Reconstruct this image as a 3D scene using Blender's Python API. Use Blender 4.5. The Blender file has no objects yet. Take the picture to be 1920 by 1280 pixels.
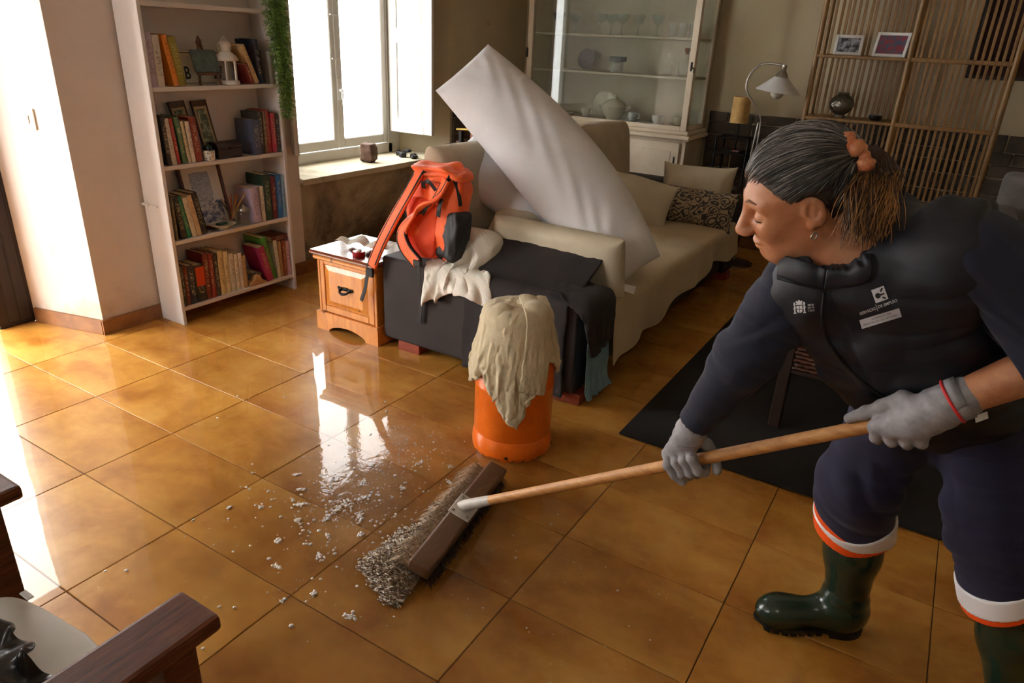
import bpy, bmesh, math, random
import numpy as np
from mathutils import Vector, Matrix
from mathutils.bvhtree import BVHTree
random.seed(7)
PI = math.pi
sc = bpy.context.scene
COL = sc.collection

# ------------------------------------------------------------------ camera
cam_d = bpy.data.cameras.new('camera')
cam_d.sensor_width = 36.0
cam_d.lens = 1316.9 / 1920 * 36.0
cam_d.clip_start = 0.02
cam = bpy.data.objects.new('camera', cam_d)
COL.objects.link(cam)
yaw, pitch, roll = -0.537082, 0.403723, -0.047376
_f = Vector((math.sin(yaw) * math.cos(pitch), math.cos(yaw) * math.cos(pitch), -math.sin(pitch)))
_r = Vector((math.cos(yaw), -math.sin(yaw), 0))
_d = _f.cross(_r)
CR = math.cos(roll) * _r + math.sin(roll) * _d
CD = -math.sin(roll) * _r + math.cos(roll) * _d
CF = _f
CPOS = Vector((2.24345, -1.62998, 1.41053))
mw = Matrix((CR, -CD, -CF)).transposed().to_4x4()
mw.translation = CPOS
cam.matrix_world = mw
sc.camera = cam

# ------------------------------------------------------------------ sky and light
world = bpy.data.worlds.new('overcast_sky')
sc.world = world
world.use_nodes = True
_bg = world.node_tree.nodes['Background']
_bg.inputs['Color'].default_value = (1.0, 0.985, 0.96, 1)
_bg.inputs['Strength'].default_value = 20.0
sc.view_settings.view_transform = 'Standard'
sc.view_settings.look = 'None'
sc.view_settings.gamma = 1.0
sc.view_settings.use_curve_mapping = False
sc.view_settings.exposure = -0.18
sc.cycles.max_bounces = 10
sc.cycles.diffuse_bounces = 5
sc.cycles.transparent_max_bounces = 16
sc.cycles.sample_clamp_indirect = 6.0
sc.cycles.caustics_reflective = False
sc.cycles.caustics_refractive = False

# the photographer's flash: a small lamp above the lens, its head turned up to bounce off the ceiling
_l = bpy.data.lights.new('camera_flash', 'SPOT')
_l.spot_size = math.radians(110); _l.spot_blend = 0.6; _l.shadow_soft_size = 0.05
_l.energy = 14.0
_l.color = (1.0, 0.95, 0.88)
flash = bpy.data.objects.new('camera_flash', _l); COL.objects.link(flash)
flash.location = CPOS - CD * 0.16 + CF * 0.02
flash.rotation_euler = Vector((-0.35, 0.55, 1.0)).to_track_quat('-Z', 'Y').to_euler()

_l = bpy.data.lights.new('flash_fill', 'AREA')      # added lamp above the lens: weak direct fill on the foreground
_l.shape = 'RECTANGLE'; _l.size = 0.09; _l.size_y = 0.06; _l.energy = 1.6; _l.color = (1.0, 0.95, 0.88)
fill_lamp = bpy.data.objects.new('flash_fill', _l); COL.objects.link(fill_lamp)
_fm = Matrix((CR, -CD, -CF)).transposed().to_4x4(); _fm.translation = CPOS - CD * 0.18 + CF * 0.02
fill_lamp.matrix_world = _fm

# ------------------------------------------------------------------ helpers
def lin(c):
    return tuple(((x / 255) / 12.92 if x / 255 <= 0.04045 else ((x / 255 + 0.055) / 1.055) ** 2.4) for x in c[:3]) + (1,)

class NT:
    def __init__(s, m):
        s.t = m.node_tree; s.n = s.t.nodes; s.l = s.t.links
    def new(s, typ, **kw):
        n = s.n.new(typ)
        for k, v in kw.items():
            if k.startswith('i_'):
                key = k[2:]
                key = int(key) if key.isdigit() else key.replace('_', ' ')
                if isinstance(v, bpy.types.NodeSocket): s.l.new(v, n.inputs[key])
                else: n.inputs[key].default_value = v
            else: setattr(n, k, v)
        return n
    def link(s, a, b): s.l.new(a, b)
    def mix(s, fac, a, b, blend='MIX'):
        n = s.n.new('ShaderNodeMix'); n.data_type = 'RGBA'; n.blend_type = blend
        for sock, v in ((n.inputs[0], fac), (n.inputs[6], a), (n.inputs[7], b)):
            if isinstance(v, bpy.types.NodeSocket): s.l.new(v, sock)
            else: sock.default_value = v
        return n.outputs[2]
    def math(s, op, a, b=0.0, c=0.0, clamp=False):
        n = s.n.new('ShaderNodeMath'); n.operation = op; n.use_clamp = clamp
        for i, v in enumerate((a, b, c)):
            if isinstance(v, bpy.types.NodeSocket): s.l.new(v, n.inputs[i])
            else: n.inputs[i].default_value = v
        return n.outputs[0]
    def ramp(s, fac, stops, interp='LINEAR'):
        n = s.n.new('ShaderNodeValToRGB'); n.color_ramp.interpolation = interp
        e = n.color_ramp.elements
        while len(e) < len(stops): e.new(0.5)
        for el, (p, c) in zip(e, stops):
            el.position = p; el.color = c if len(c) == 4 else lin(c)
        s.l.new(fac, n.inputs[0]); return n.outputs[0]
    def noise(s, vec, scale, detail=4, rough=0.55, dist=0.0):
        n = s.n.new('ShaderNodeTexNoise'); n.inputs['Scale'].default_value = scale
        n.inputs['Detail'].default_value = detail; n.inputs['Roughness'].default_value = rough
        n.inputs['Distortion'].default_value = dist
        if vec is not None: s.l.new(vec, n.inputs['Vector'])
        return n.outputs['Fac']
    def scaled(s, vec, sc3):
        n = s.n.new('ShaderNodeMapping'); n.inputs['Scale'].default_value = sc3
        s.l.new(vec, n.inputs['Vector']); return n.outputs[0]
    def bump(s, h, strength, dist=0.01, normal=None):
        n = s.n.new('ShaderNodeBump'); n.inputs['Strength'].default_value = strength
        n.inputs['Distance'].default_value = dist; s.l.new(h, n.inputs['Height'])
        if normal is not None: s.l.new(normal, n.inputs['Normal'])
        return n.outputs[0]

def blank(name):
    m = bpy.data.materials.new(name); m.use_nodes = True
    k = NT(m)
    return m, k, k.n['Principled BSDF'], k.new('ShaderNodeTexCoord')

MATS = {}
def mat(name, c, c2=None, rough=0.6, metal=0.0, spec=0.5, scale=6.0, bump=0.0, bscale=60.0, stretch=(1, 1, 1), sheen=0.0, coat=0.0, bdist=0.004, lo=0.35, hi=0.65, weave=0.0):
    """plain procedural surface: two tones broken up by noise, fine relief"""
    if name in MATS: return MATS[name]
    m, k, p, tc = blank(name)
    v = k.scaled(tc.outputs['Object'], stretch)
    n = k.noise(v, scale, 5, 0.6)
    if c2 is None: c2 = tuple(x * 0.88 for x in c)
    k.link(k.ramp(n, [(lo, lin(c)), (hi, lin(c2))]), p.inputs['Base Color'])
    p.inputs['Roughness'].default_value = rough
    p.inputs['Metallic'].default_value = metal
    p.inputs['Specular IOR Level'].default_value = spec
    p.inputs['Sheen Weight'].default_value = sheen
    p.inputs['Coat Weight'].default_value = coat
    p.inputs['Coat Roughness'].default_value = 0.1
    if bump or weave:
        nb = k.noise(v, bscale, 4, 0.6); nr = None
        if weave:
            w1 = k.new('ShaderNodeTexWave', bands_direction='X', i_Scale=weave, i_Distortion=1.0); k.link(tc.outputs['Object'], w1.inputs['Vector'])
            w2 = k.new('ShaderNodeTexWave', bands_direction='Z', i_Scale=weave, i_Distortion=1.0); k.link(tc.outputs['Object'], w2.inputs['Vector'])
            nr = k.bump(k.math('ADD', w1.outputs['Fac'], w2.outputs['Fac']), 0.35, 0.002)
        k.link(k.bump(nb, max(bump, 0.01), bdist, nr), p.inputs['Normal'])
    MATS[name] = m
    return m

def wood(name, c, c2, rough=0.45, scale=3.0, stretch=(1, 12, 12), coat=0.0, bump=0.15, spec=0.5):
    if name in MATS: return MATS[name]
    m, k, p, tc = blank(name)
    v = k.scaled(tc.outputs['Object'], stretch)
    n = k.noise(v, scale, 6, 0.65, 0.6)
    n2 = k.noise(v, scale * 7, 3, 0.6, 0.3)
    f = k.math('ADD', k.math('MULTIPLY', n, 0.7), k.math('MULTIPLY', n2, 0.3))
    k.link(k.ramp(f, [(0.36, lin(c)), (0.64, lin(c2))]), p.inputs['Base Color'])
    p.inputs['Roughness'].default_value = rough
    p.inputs['Coat Weight'].default_value = coat
    p.inputs['Coat Roughness'].default_value = 0.12
    p.inputs['Specular IOR Level'].default_value = spec
    k.link(k.bump(f, bump, 0.003), p.inputs['Normal'])
    MATS[name] = m
    return m

def glass(name, tint=(1, 1, 1), rough=0.0, ior=1.45, haze=0.0):
    """clear pane: fresnel reflection over a transparent body (plus a little surface dust)"""
    if name in MATS: return MATS[name]
    m, k, p, tc = blank(name)
    k.n.remove(p)
    tr = k.new('ShaderNodeBsdfTransparent', i_Color=(*tint, 1))
    gl = k.new('ShaderNodeBsdfGlossy', i_Roughness=rough)
    fr = k.new('ShaderNodeFresnel')   # a thin pane reflects alike from both of its faces
    bk = k.new('ShaderNodeNewGeometry').outputs['Backfacing']
    k.link(k.math('ADD', ior, k.math('MULTIPLY', bk, 1 / ior - ior)), fr.inputs['IOR'])
    mx = k.new('ShaderNodeMixShader'); k.link(fr.outputs[0], mx.inputs[0]); k.link(tr.outputs[0], mx.inputs[1]); k.link(gl.outputs[0], mx.inputs[2])
    out = mx
    if haze:
        df = k.new('ShaderNodeBsdfDiffuse', i_Color=(0.8, 0.8, 0.78, 1))
        out = k.new('ShaderNodeMixShader', i_0=haze); k.link(mx.outputs[0], out.inputs[1]); k.link(df.outputs[0], out.inputs[2])
    k.link(out.outputs[0], k.n['Material Output'].inputs['Surface'])
    MATS[name] = m
    return m

# ---- mesh collecting
class MB:
    """collects shapes, then links them as ONE mesh object"""
    def __init__(s): s.bm = bmesh.new()
    def _xf(s, vs, M):
        if M is not None: bmesh.ops.transform(s.bm, matrix=M, verts=vs)
    def box(s, a, b, bev=0.0, M=None, seg=1):
        a, b = Vector(a), Vector(b)
        g = bmesh.ops.create_cube(s.bm, size=1.0)['verts']
        d = b - a
        bmesh.ops.transform(s.bm, matrix=Matrix.Translation((a + b) / 2) @ Matrix.Diagonal((abs(d.x), abs(d.y), abs(d.z), 1)), verts=g)
        if bev > 0:
            ed = list({e for v in g for e in v.link_edges})
            r = bmesh.ops.bevel(s.bm, geom=ed, offset=min(bev, 0.49 * min(abs(d.x), abs(d.y), abs(d.z))), segments=seg, affect='EDGES', profile=0.6)
            g = list({v for f in r['faces'] for v in f.verts} | {v for v in g if v.is_valid})
        s._xf(g, M); return s
    def prism(s, poly, z0, z1, M=None):
        lo = [s.bm.verts.new((x, y, z0)) for x, y in poly]
        hi = [s.bm.verts.new((x, y, z1)) for x, y in poly]
        n = len(poly)
        s.bm.faces.new(lo[::-1]); s.bm.faces.new(hi)
        for i in range(n): s.bm.faces.new((lo[i], lo[(i + 1) % n], hi[(i + 1) % n], hi[i]))
        s._xf(lo + hi, M); return s
    def lathe(s, prof, n=24, M=None, cap=True):
        rings = []
        for r, z in prof:
            rings.append([s.bm.verts.new((r * math.cos(2 * PI * i / n), r * math.sin(2 * PI * i / n), z)) for i in range(n)])
        for a, b in zip(rings, rings[1:]):
            for i in range(n): s.bm.faces.new((a[i], a[(i + 1) % n], b[(i + 1) % n], b[i]))
        if cap:
            if prof[0][0] > 1e-5: s.bm.faces.new(rings[0][::-1])
            if prof[-1][0] > 1e-5: s.bm.faces.new(rings[-1])
        s._xf([v for r in rings for v in r], M); return s
    def tube(s, pts, r, n=10, closed=False, flat=None):
        pts = [Vector(p) for p in pts]
        m = len(pts)
        rr = r if hasattr(r, '__len__') else [r] * m
        rings = []; up = None
        for i, p in enumerate(pts):
            if closed: t = pts[(i + 1) % m] - pts[(i - 1) % m]
            else: t = pts[min(i + 1, m - 1)] - pts[max(i - 1, 0)]
            t.normalize()
            if up is None: up = Vector((0, 0, 1)) if abs(t.z) < 0.9 else Vector((1, 0, 0))
            a = t.cross(up)
            if a.length < 1e-6: a = t.orthogonal()
            a.normalize(); b = a.cross(t).normalized(); up = b
            fx, fy = flat if flat else (1, 1)
            rings.append([s.bm.verts.new(p + rr[i] * (fx * math.cos(2 * PI * j / n) * a + fy * math.sin(2 * PI * j / n) * b)) for j in range(n)])
        rng = range(m) if closed else range(m - 1)
        for i in rng:
            A, B = rings[i], rings[(i + 1) % m]
            for j in range(n): s.bm.faces.new((A[j], A[(j + 1) % n], B[(j + 1) % n], B[j]))
        if not closed:
            s.bm.faces.new(rings[0][::-1]); s.bm.faces.new(rings[-1])
        return s
    def ball(s, c, r, sx=1, sy=1, sz=1, u=16, v=10):
        c = Vector(c); P = lambda th, a: s.bm.verts.new((c.x + r * sx * math.cos(th) * math.cos(a), c.y + r * sy * math.cos(th) * math.sin(a), c.z + r * sz * math.sin(th)))
        lo, hi = P(-PI / 2, 0), P(PI / 2, 0)
        R_ = [[P(-PI / 2 + PI * i / v, 2 * PI * j / u) for j in range(u)] for i in range(1, v)]
        for j in range(u):
            k_ = (j + 1) % u
            s.bm.faces.new((lo, R_[0][k_], R_[0][j])); s.bm.faces.new((hi, R_[-1][j], R_[-1][k_]))
            for A, B in zip(R_, R_[1:]): s.bm.faces.new((A[j], A[k_], B[k_], B[j]))
        return s
    def grid(s, P, closed_u=False):
        """P[i][j] points -> quad sheet"""
        V = [[s.bm.verts.new(p) for p in row] for row in P]
        m = len(V)
        for i in range(m if closed_u else m - 1):
            for j in range(len(V[0]) - 1):
                s.bm.faces.new((V[i][j], V[(i + 1) % m][j], V[(i + 1) % m][j + 1], V[i][j + 1]))
        return s
    def quad(s, *p):
        s.bm.faces.new([s.bm.verts.new(q) for q in p]); return s
    def mesh(s, name):
        bmesh.ops.recalc_face_normals(s.bm, faces=s.bm.faces)
        me = bpy.data.meshes.new(name); s.bm.to_mesh(me); s.bm.free(); return me
    def build(s, name, m, parent=None, smooth=None, **kw):
        return obj(name, s.mesh(name), m, parent, smooth=smooth, **kw)

def auto_smooth(me, ang):
    me.polygons.foreach_set('use_smooth', [True] * len(me.polygons))
    if ang is not True:
        bm = bmesh.new(); bm.from_mesh(me)
        for e in bm.edges:
            e.smooth = not (len(e.link_faces) == 2 and e.calc_face_angle(0) > math.radians(ang))
        bm.to_mesh(me); bm.free()

def obj(name, me, m, parent=None, smooth=None, label=None, cat=None, group=None, kind=None, world=False, loc=None, rot=None):
    o = bpy.data.objects.new(name, me)
    if m is not None and not me.materials: me.materials.append(m)
    COL.objects.link(o)
    if smooth is not None: auto_smooth(me, smooth)
    if parent is not None:
        if world: me.transform(parent.matrix_basis.inverted())
        o.parent = parent
    if loc is not None: o.location = loc
    if rot is not None: o.rotation_euler = rot
    tag(o, label, cat, group, kind)
    return o

def tag(o, label=None, cat=None, group=None, kind=None):
    if label: o['label'] = label
    if cat: o['category'] = cat
    if group: o['group'] = group
    if kind: o['kind'] = kind
    return o

def thing(name, label, cat, loc=(0, 0, 0), rz=0.0, group=None, rot=None):
    o = bpy.data.objects.new(name, None); COL.objects.link(o)
    o.empty_display_size = 0.05
    o.location = loc
    o.rotation_euler = rot if rot is not None else (0, 0, rz)
    o.matrix_basis  # keep in step
    return tag(o, label, cat, group)

def copy_tree(o, parent=None, label=None):
    c = o.copy(); COL.objects.link(c); c.parent = parent
    if label: c['label'] = label
    for ch in list(o.children): copy_tree(ch, c)
    return c

def subsurf(o, lv=1):
    md = o.modifiers.new('smooth', 'SUBSURF'); md.levels = lv; md.render_levels = lv; return o
def solid(o, t, off=0.0):
    md = o.modifiers.new('thickness', 'SOLIDIFY'); md.thickness = t; md.offset = off; return o

def basis(x, y, z, loc):
    m = Matrix((Vector(x), Vector(y), Vector(z))).transposed().to_4x4(); m.translation = Vector(loc); return m
def bez(ctrl, n):
    """Catmull-Rom through the points"""
    P = [Vector(p) for p in ctrl]; P = [2 * P[0] - P[1]] + P + [2 * P[-1] - P[-2]]
    out = []; segs = len(P) - 3
    for i in range(n):
        t = i / (n - 1) * segs; k = min(int(t), segs - 1); t -= k
        a, b, c, d = P[k:k + 4]
        out.append(0.5 * ((2 * b) + (c - a) * t + (2 * a - 5 * b + 4 * c - d) * t * t + (3 * b - a - 3 * c + d) * t ** 3))
    return out
# ================================================================== the room
def plaster(name, c, c2, stain, stain2, amount, zfade, pink=None):
    """lime plaster with flaking and damp stains that have shapes of their own"""
    m, k, p, tc = blank(name)
    g = k.new('ShaderNodeNewGeometry').outputs['Position']
    n1 = k.noise(g, 2.2, 6, 0.6, 0.4); n2 = k.noise(g, 9.0, 6, 0.65); n3 = k.noise(g, 1.7, 5, 0.7, 0.8)
    base = k.ramp(n1, [(0.35, lin(c)), (0.7, lin(c2))])
    sep = k.new('ShaderNodeSeparateXYZ'); k.link(g, sep.inputs[0])
    # stain: strong low down, breaking up higher
    h = k.math('SUBTRACT', zfade, sep.outputs['Z'])
    f = k.math('ADD', k.math('MULTIPLY', h, amount), k.math('MULTIPLY', k.math('SUBTRACT', n3, 0.5), 3.2))
    f = k.math('ADD', f, k.math('MULTIPLY', k.math('SUBTRACT', n2, 0.5), 0.8), clamp=True)
    sc_ = k.ramp(n2, [(0.35, lin(stain)), (0.65, lin(stain2))])
    col = k.mix(f, base, sc_)
    # flaked patches
    fl = k.math('GREATER_THAN', k.noise(g, 4.3, 6, 0.6), 0.69)
    col = k.mix(k.math('MULTIPLY', fl, 0.5), col, lin(tuple(x * 0.8 for x in c)))
    k.link(col, p.inputs['Base Color'])
    p.inputs['Roughness'].default_value = 0.85
    k.link(k.bump(k.math('ADD', n2, k.math('MULTIPLY', fl, -0.3)), 0.25, 0.006), p.inputs['Normal'])
    return m
M_pl_pier = plaster('plaster_pier', (218, 206, 198), (208, 194, 184), (190, 160, 132), (170, 140, 110), 3.0, 0.12)
M_pl_win = plaster('plaster_under_window', (176, 160, 132), (150, 132, 104), (96, 76, 56), (70, 54, 40), 1.6, 0.62)
M_pl = plaster('plaster_cream', (196, 182, 152), (184, 168, 138), (150, 128, 96), (120, 100, 76), 1.0, 0.05)
M_ceil = mat('ceiling_white', (214, 206, 192), (202, 192, 176), rough=0.9)
M_white = mat('white_gloss_paint', (226, 224, 218), (214, 210, 202), rough=0.35, scale=3, bump=0.05, bscale=20)
M_dark_door = wood('dark_door_wood', (44, 24, 18), (26, 14, 11), rough=0.5, stretch=(14, 14, 1))
M_base = mat('ochre_baseboard_tile', (150, 100, 56), (116, 74, 38), rough=0.35, scale=9, bump=0.08)

X0, X1, Y0, Y1, ZC = -1.085, 4.1, -3.3, 3.95, 2.6
XW = -1.52
def struct(name, mb, m, smooth=None, parent=None):
    o = mb.build(name, m, parent, smooth)
    if parent is None: o['kind'] = 'structure'
    return o
# left wall, in the pieces between the door and window openings
struct('wall_left', MB().prism([(X0, 0.057), (X0, 1.36), (XW, 1.55), (XW, -0.05)], -0.1, ZC)
       .prism([(X0, -1.3), (XW, -1.2), (XW, Y0), (X0, Y0)], -0.1, ZC)
       .prism([(X0, 0.057), (X0, -1.3), (XW, -1.2), (XW, -0.05)], 1.74, ZC), M_pl_pier)
struct('wall_window', MB().prism([(X0, 1.36), (X0, 2.88), (XW, 2.7), (XW, 1.55)], -0.1, 0.55)
       .prism([(X0, 1.36), (X0, 2.88), (XW, 2.7), (XW, 1.55)], 2.2, ZC), M_pl_win)
struct('wall_corner', MB().prism([(X0, 2.88), (X0, Y1), (XW, Y1), (XW, 2.7)], -0.1, ZC), M_pl)
struct('wall_back', MB().box((XW, Y1, -0.1), (X1 + 0.2, Y1 + 0.2, ZC)), M_pl)
struct('wall_right', MB().box((X1, Y0, -0.1), (X1 + 0.2, Y1, ZC)), M_pl)
FW0, FW1, FZ0, FZ1 = -0.95, -0.10, 0.75, 2.25     # window behind the photographer
struct('wall_front', MB().box((XW, Y0 - 0.2, -0.1), (FW0, Y0, ZC)).box((FW1, Y0 - 0.2, -0.1), (X1 + 0.2, Y0, ZC)).box((FW0, Y0 - 0.2, -0.1), (FW1, Y0, FZ0)).box((FW0, Y0 - 0.2, FZ1), (FW1, Y0, ZC)), M_pl)
struct('ceiling', MB().box((XW - 0.3, Y0 - 0.2, ZC), (X1 + 0.2, Y1 + 0.2, ZC + 0.15)), M_ceil)
# baseboards
def bb(name, pts, h=0.075, t=0.014):
    mb = MB()
    for (a, b) in zip(pts, pts[1:]):
        a, b = Vector((*a, 0)), Vector((*b, 0)); d = (b - a).normalized(); n = Vector((d.y, -d.x, 0)) * t
        q = [a - d * 0.0, b, b + n + d * 0.0, a + n]
        mb.prism([(v.x, v.y) for v in q], 0.0, h)
    return struct(name, mb, M_base)
bb('baseboard_pier', [(XW + 0.02, -0.044), (X0, 0.057)])
bb('baseboard_left', [(X0, 0.046), (X0, 3.9)])
bb('baseboard_back', [(X0, Y1), (X1, Y1)])

# ------------------------------------------------------------------ floor, tile by tile
TX, TY = 0.5, 0.32635
mtile, k, p, tc = blank('ochre_glazed_tile')
oi = k.new('ShaderNodeObjectInfo')
off = k.new('ShaderNodeVectorMath', operation='ADD'); k.link(tc.outputs['Object'], off.inputs[0])
cmb = k.new('ShaderNodeCombineXYZ')
k.link(k.math('MULTIPLY', oi.outputs['Random'], 91.0), cmb.inputs[0]); k.link(k.math('MULTIPLY', oi.outputs['Random'], 37.0), cmb.inputs[1])
k.link(cmb.outputs[0], off.inputs[1])
v = off.outputs[0]
n1 = k.noise(k.scaled(v, (1, 1.5, 1)), 3.0, 5, 0.6, 0.35); n2 = k.noise(v, 15, 5, 0.65, 0.5); n3 = k.noise(v, 240, 2, 0.5)
f = k.math('ADD', k.math('MULTIPLY', n1, 0.78), k.math('MULTIPLY', n2, 0.22))
col = k.ramp(f, [(0.28, lin((224, 176, 96))), (0.47, lin((204, 148, 68))), (0.62, lin((174, 114, 44))), (0.78, lin((124, 72, 26)))])
col = k.mix(k.math('MULTIPLY', k.math('SUBTRACT', oi.outputs['Random'], 0.5), 0.5), col, lin((120, 72, 30)))
k.link(col, p.inputs['Base Color'])
p.inputs['Roughness'].default_value = 0.32
p.inputs['Specular IOR Level'].default_value = 0.35
k.link(k.bump(k.math('ADD', n2, k.math('MULTIPLY', n3, 0.4)), 0.12, 0.002), p.inputs['Normal'])
M_grout = mat('dark_grout', (104, 68, 36), (80, 52, 28), rough=0.8, scale=20)
floor = struct('floor', MB().box((XW - 1.5, Y0, -0.1), (X1, Y1, -0.004)), M_grout)
_tm = MB().box((-TX / 2 + 0.0015, -TY / 2 + 0.0015, -0.008), (TX / 2 - 0.0015, TY / 2 - 0.0015, 0.0), bev=0.0015).mesh('tile')
_tm.materials.append(mtile)
for i in range(-4, 7):
    for j in range(-6, 12):
        cx, cy = (i + 0.5) * TX, (j + 0.5) * TY
        if cx < X0 - 0.3 and cy > 0: continue
        o = bpy.data.objects.new('tile', _tm); COL.objects.link(o)
        o.parent = floor
        o.location = (cx, cy, -0.0005 * random.random())

# ------------------------------------------------------------------ window, sill, shutters
M_sill = plaster('sill_painted_stone', (206, 196, 170), (184, 172, 144), (140, 124, 98), (110, 96, 74), 0.0, 0.0)
struct('trim_1', MB().prism([(X0 + 0.03, 1.36), (X0 + 0.03, 2.88), (XW, 2.7), (XW, 1.55)], 0.55, 0.585), M_sill)
WX = -1.485
win = thing('window_1', None, None, (WX, 2.12, 0.585)); win['kind'] = 'structure'
def wbox(name, a, b, m=M_white, parent=win, bev=0.004):
    return MB().box(a, b, bev).build(name, m, parent, world=True)
yl, ym, yr = 1.55, 2.09, 2.64
wbox('window_frame', (WX - 0.035, yl, 0.585), (WX + 0.03, yr, 0.655))
wbox('window_frame', (WX - 0.035, yl, 0.585), (WX + 0.03, yl + 0.045, 2.2))
wbox('window_frame', (WX - 0.035, yr - 0.045, 0.585), (WX + 0.03, yr + 0.09, 2.2))
wbox('window_frame', (WX - 0.035, yl, 2.15), (WX + 0.03, yr, 2.2))
M_pane = glass('window_pane', (0.97, 0.98, 0.98))
for a, b in ((yl + 0.047, ym - 0.003), (ym + 0.003, yr - 0.047)):
    s_ = MB()
    s_.box((WX - 0.02, a, 0.66), (WX + 0.025, a + 0.05, 2.145), 0.006).box((WX - 0.02, b - 0.05, 0.66), (WX + 0.025, b, 2.145), 0.006)
    s_.box((WX - 0.02, a + 0.05, 0.66), (WX + 0.025, b - 0.05, 0.725), 0.006).box((WX - 0.02, a + 0.05, 2.08), (WX + 0.025, b - 0.05, 2.145), 0.006)
    sash = s_.build('sash', M_white, win, world=True)
    pn = MB().box((WX - 0.003, a + 0.045, 0.72), (WX + 0.001, b - 0.045, 2.085)).mesh('pane'); pn.transform(Matrix.Translation(-win.location))
    obj('pane', pn, M_pane, sash)
M_brass = mat('aged_brass', (178, 150, 84), (130, 104, 56), rough=0.35, metal=1.0)
M_iron = mat('black_iron', (30, 26, 24), (18, 16, 15), rough=0.5, metal=0.6, bump=0.1)
MB().box((WX + 0.025, ym - 0.012, 0.98), (WX + 0.038, ym + 0.018, 1.13), 0.003).box((WX + 0.038, ym - 0.004, 1.04), (WX + 0.075, ym + 0.01, 1.055), 0.003).box((WX + 0.06, ym - 0.004, 0.99), (WX + 0.075, ym + 0.01, 1.06), 0.004).build('espagnolette_handle', M_white, win, world=True)
for zz in (1.25, 1.52):
    MB().tube([(WX + 0.03, ym - 0.04, zz), (WX + 0.03, ym + 0.035, zz)], 0.006, 8).build('latch', M_white, win, world=True)
def shutter(hx, hy, ex, ey, z0, z1, label):
    t = thing('window_shutter', label, 'shutter', (hx, hy, z0))
    d = Vector((ex - hx, ey - hy, 0)); w = d.length; d.normalize()
    t.rotation_euler = (0, 0, math.atan2(d.y, d.x))
    th = 0.028
    mb = MB()
    H = z1 - z0
    mb.box((0, -th / 2, 0), (0.075, th / 2, H), 0.003).box((w - 0.075, -th / 2, 0), (w, th / 2, H), 0.003)
    rails = [(0, 0.10), (0.62, 0.72), (H - 0.1, H)]
    for a, b in rails: mb.box((0.075, -th / 2, a), (w - 0.075, th / 2, b), 0.002)
    mb.build('shutter_frame', M_white, t)
    for (a0, a1), (b0, b1) in zip(rails, rails[1:]):
        pm = MB().box((0.073, -0.006, a1 - 0.002), (w - 0.073, 0.006, b0 + 0.002))
        for sgn in (-1, 1):
            z_, zz = a1 + 0.03, b0 - 0.03
            x_, xx = 0.105, w - 0.105
            # raised field with sloping shoulders
            pts_o = [(x_ - 0.02, z_ - 0.02), (xx + 0.02, z_ - 0.02), (xx + 0.02, zz + 0.02), (x_ - 0.02, zz + 0.02)]
            pts_i = [(x_, z_), (xx, z_), (xx, zz), (x_, zz)]
            vo = [pm.bm.verts.new((a, sgn * 0.006, b)) for a, b in pts_o]; vi = [pm.bm.verts.new((a, sgn * 0.013, b)) for a, b in pts_i]
            pm.bm.faces.new(vi)
            for q in range(4): pm.bm.faces.new((vo[q], vo[(q + 1) % 4], vi[(q + 1) % 4], vi[q]))
        pm.build('shutter_panel', M_white, t)
    return t
shutter(-1.445, 2.62, -1.055, 2.63, 0.742, 2.12, 'white panelled shutter folded open on the far side of the window')
shutter(-1.455, 1.60, -0.99, 1.27, 0.742, 2.12, 'white shutter seen edge-on beside the bookcase and trailing plant')

w2 = thing('window_2', None, None, (-0.525, Y0 - 0.1, FZ0)); w2['kind'] = 'structure'
for a, b in (((FW0, FZ0), (FW0 + 0.06, FZ1)), ((FW1 - 0.06, FZ0), (FW1, FZ1)), ((-0.555, FZ0), (-0.495, FZ1)), ((FW0, FZ0), (FW1, FZ0 + 0.06)), ((FW0, FZ1 - 0.06), (FW1, FZ1))):
    wbox('window_frame', (a[0], Y0 - 0.13, a[1]), (b[0], Y0 - 0.07, b[1]), parent=w2)
for a, b in ((FW0 + 0.06, -0.555), (-0.495, FW1 - 0.06)): wbox('pane', (a, Y0 - 0.102, FZ0 + 0.06), (b, Y0 - 0.098, FZ1 - 0.06), M_pane, w2, 0)
# ------------------------------------------------------------------ door at the left edge
door = thing('door_1', None, None, (-1.56, -0.13, 0)); door['kind'] = 'structure'
MB().box((-1.63, -0.215, 0), (-1.516, -0.046, 1.74), 0.006).build('door_post', M_dark_door, door, world=True)
MB().box((-1.63, -1.2, 1.66), (-1.522, -0.06, 1.76), 0.006).build('door_head', M_dark_door, door, world=True)
MB().box((-1.63, -1.22, 0), (-1.522, -1.16, 1.74), 0.006).build('door_post', M_dark_door, door, world=True)
for q in range(3):
    MB().box((-1.522, -0.218 + q * 0.053, 0.02), (-1.512, -0.218 + q * 0.053 + 0.047, 1.7), 0.003).build('plank', M_dark_door, door, world=True)
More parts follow.
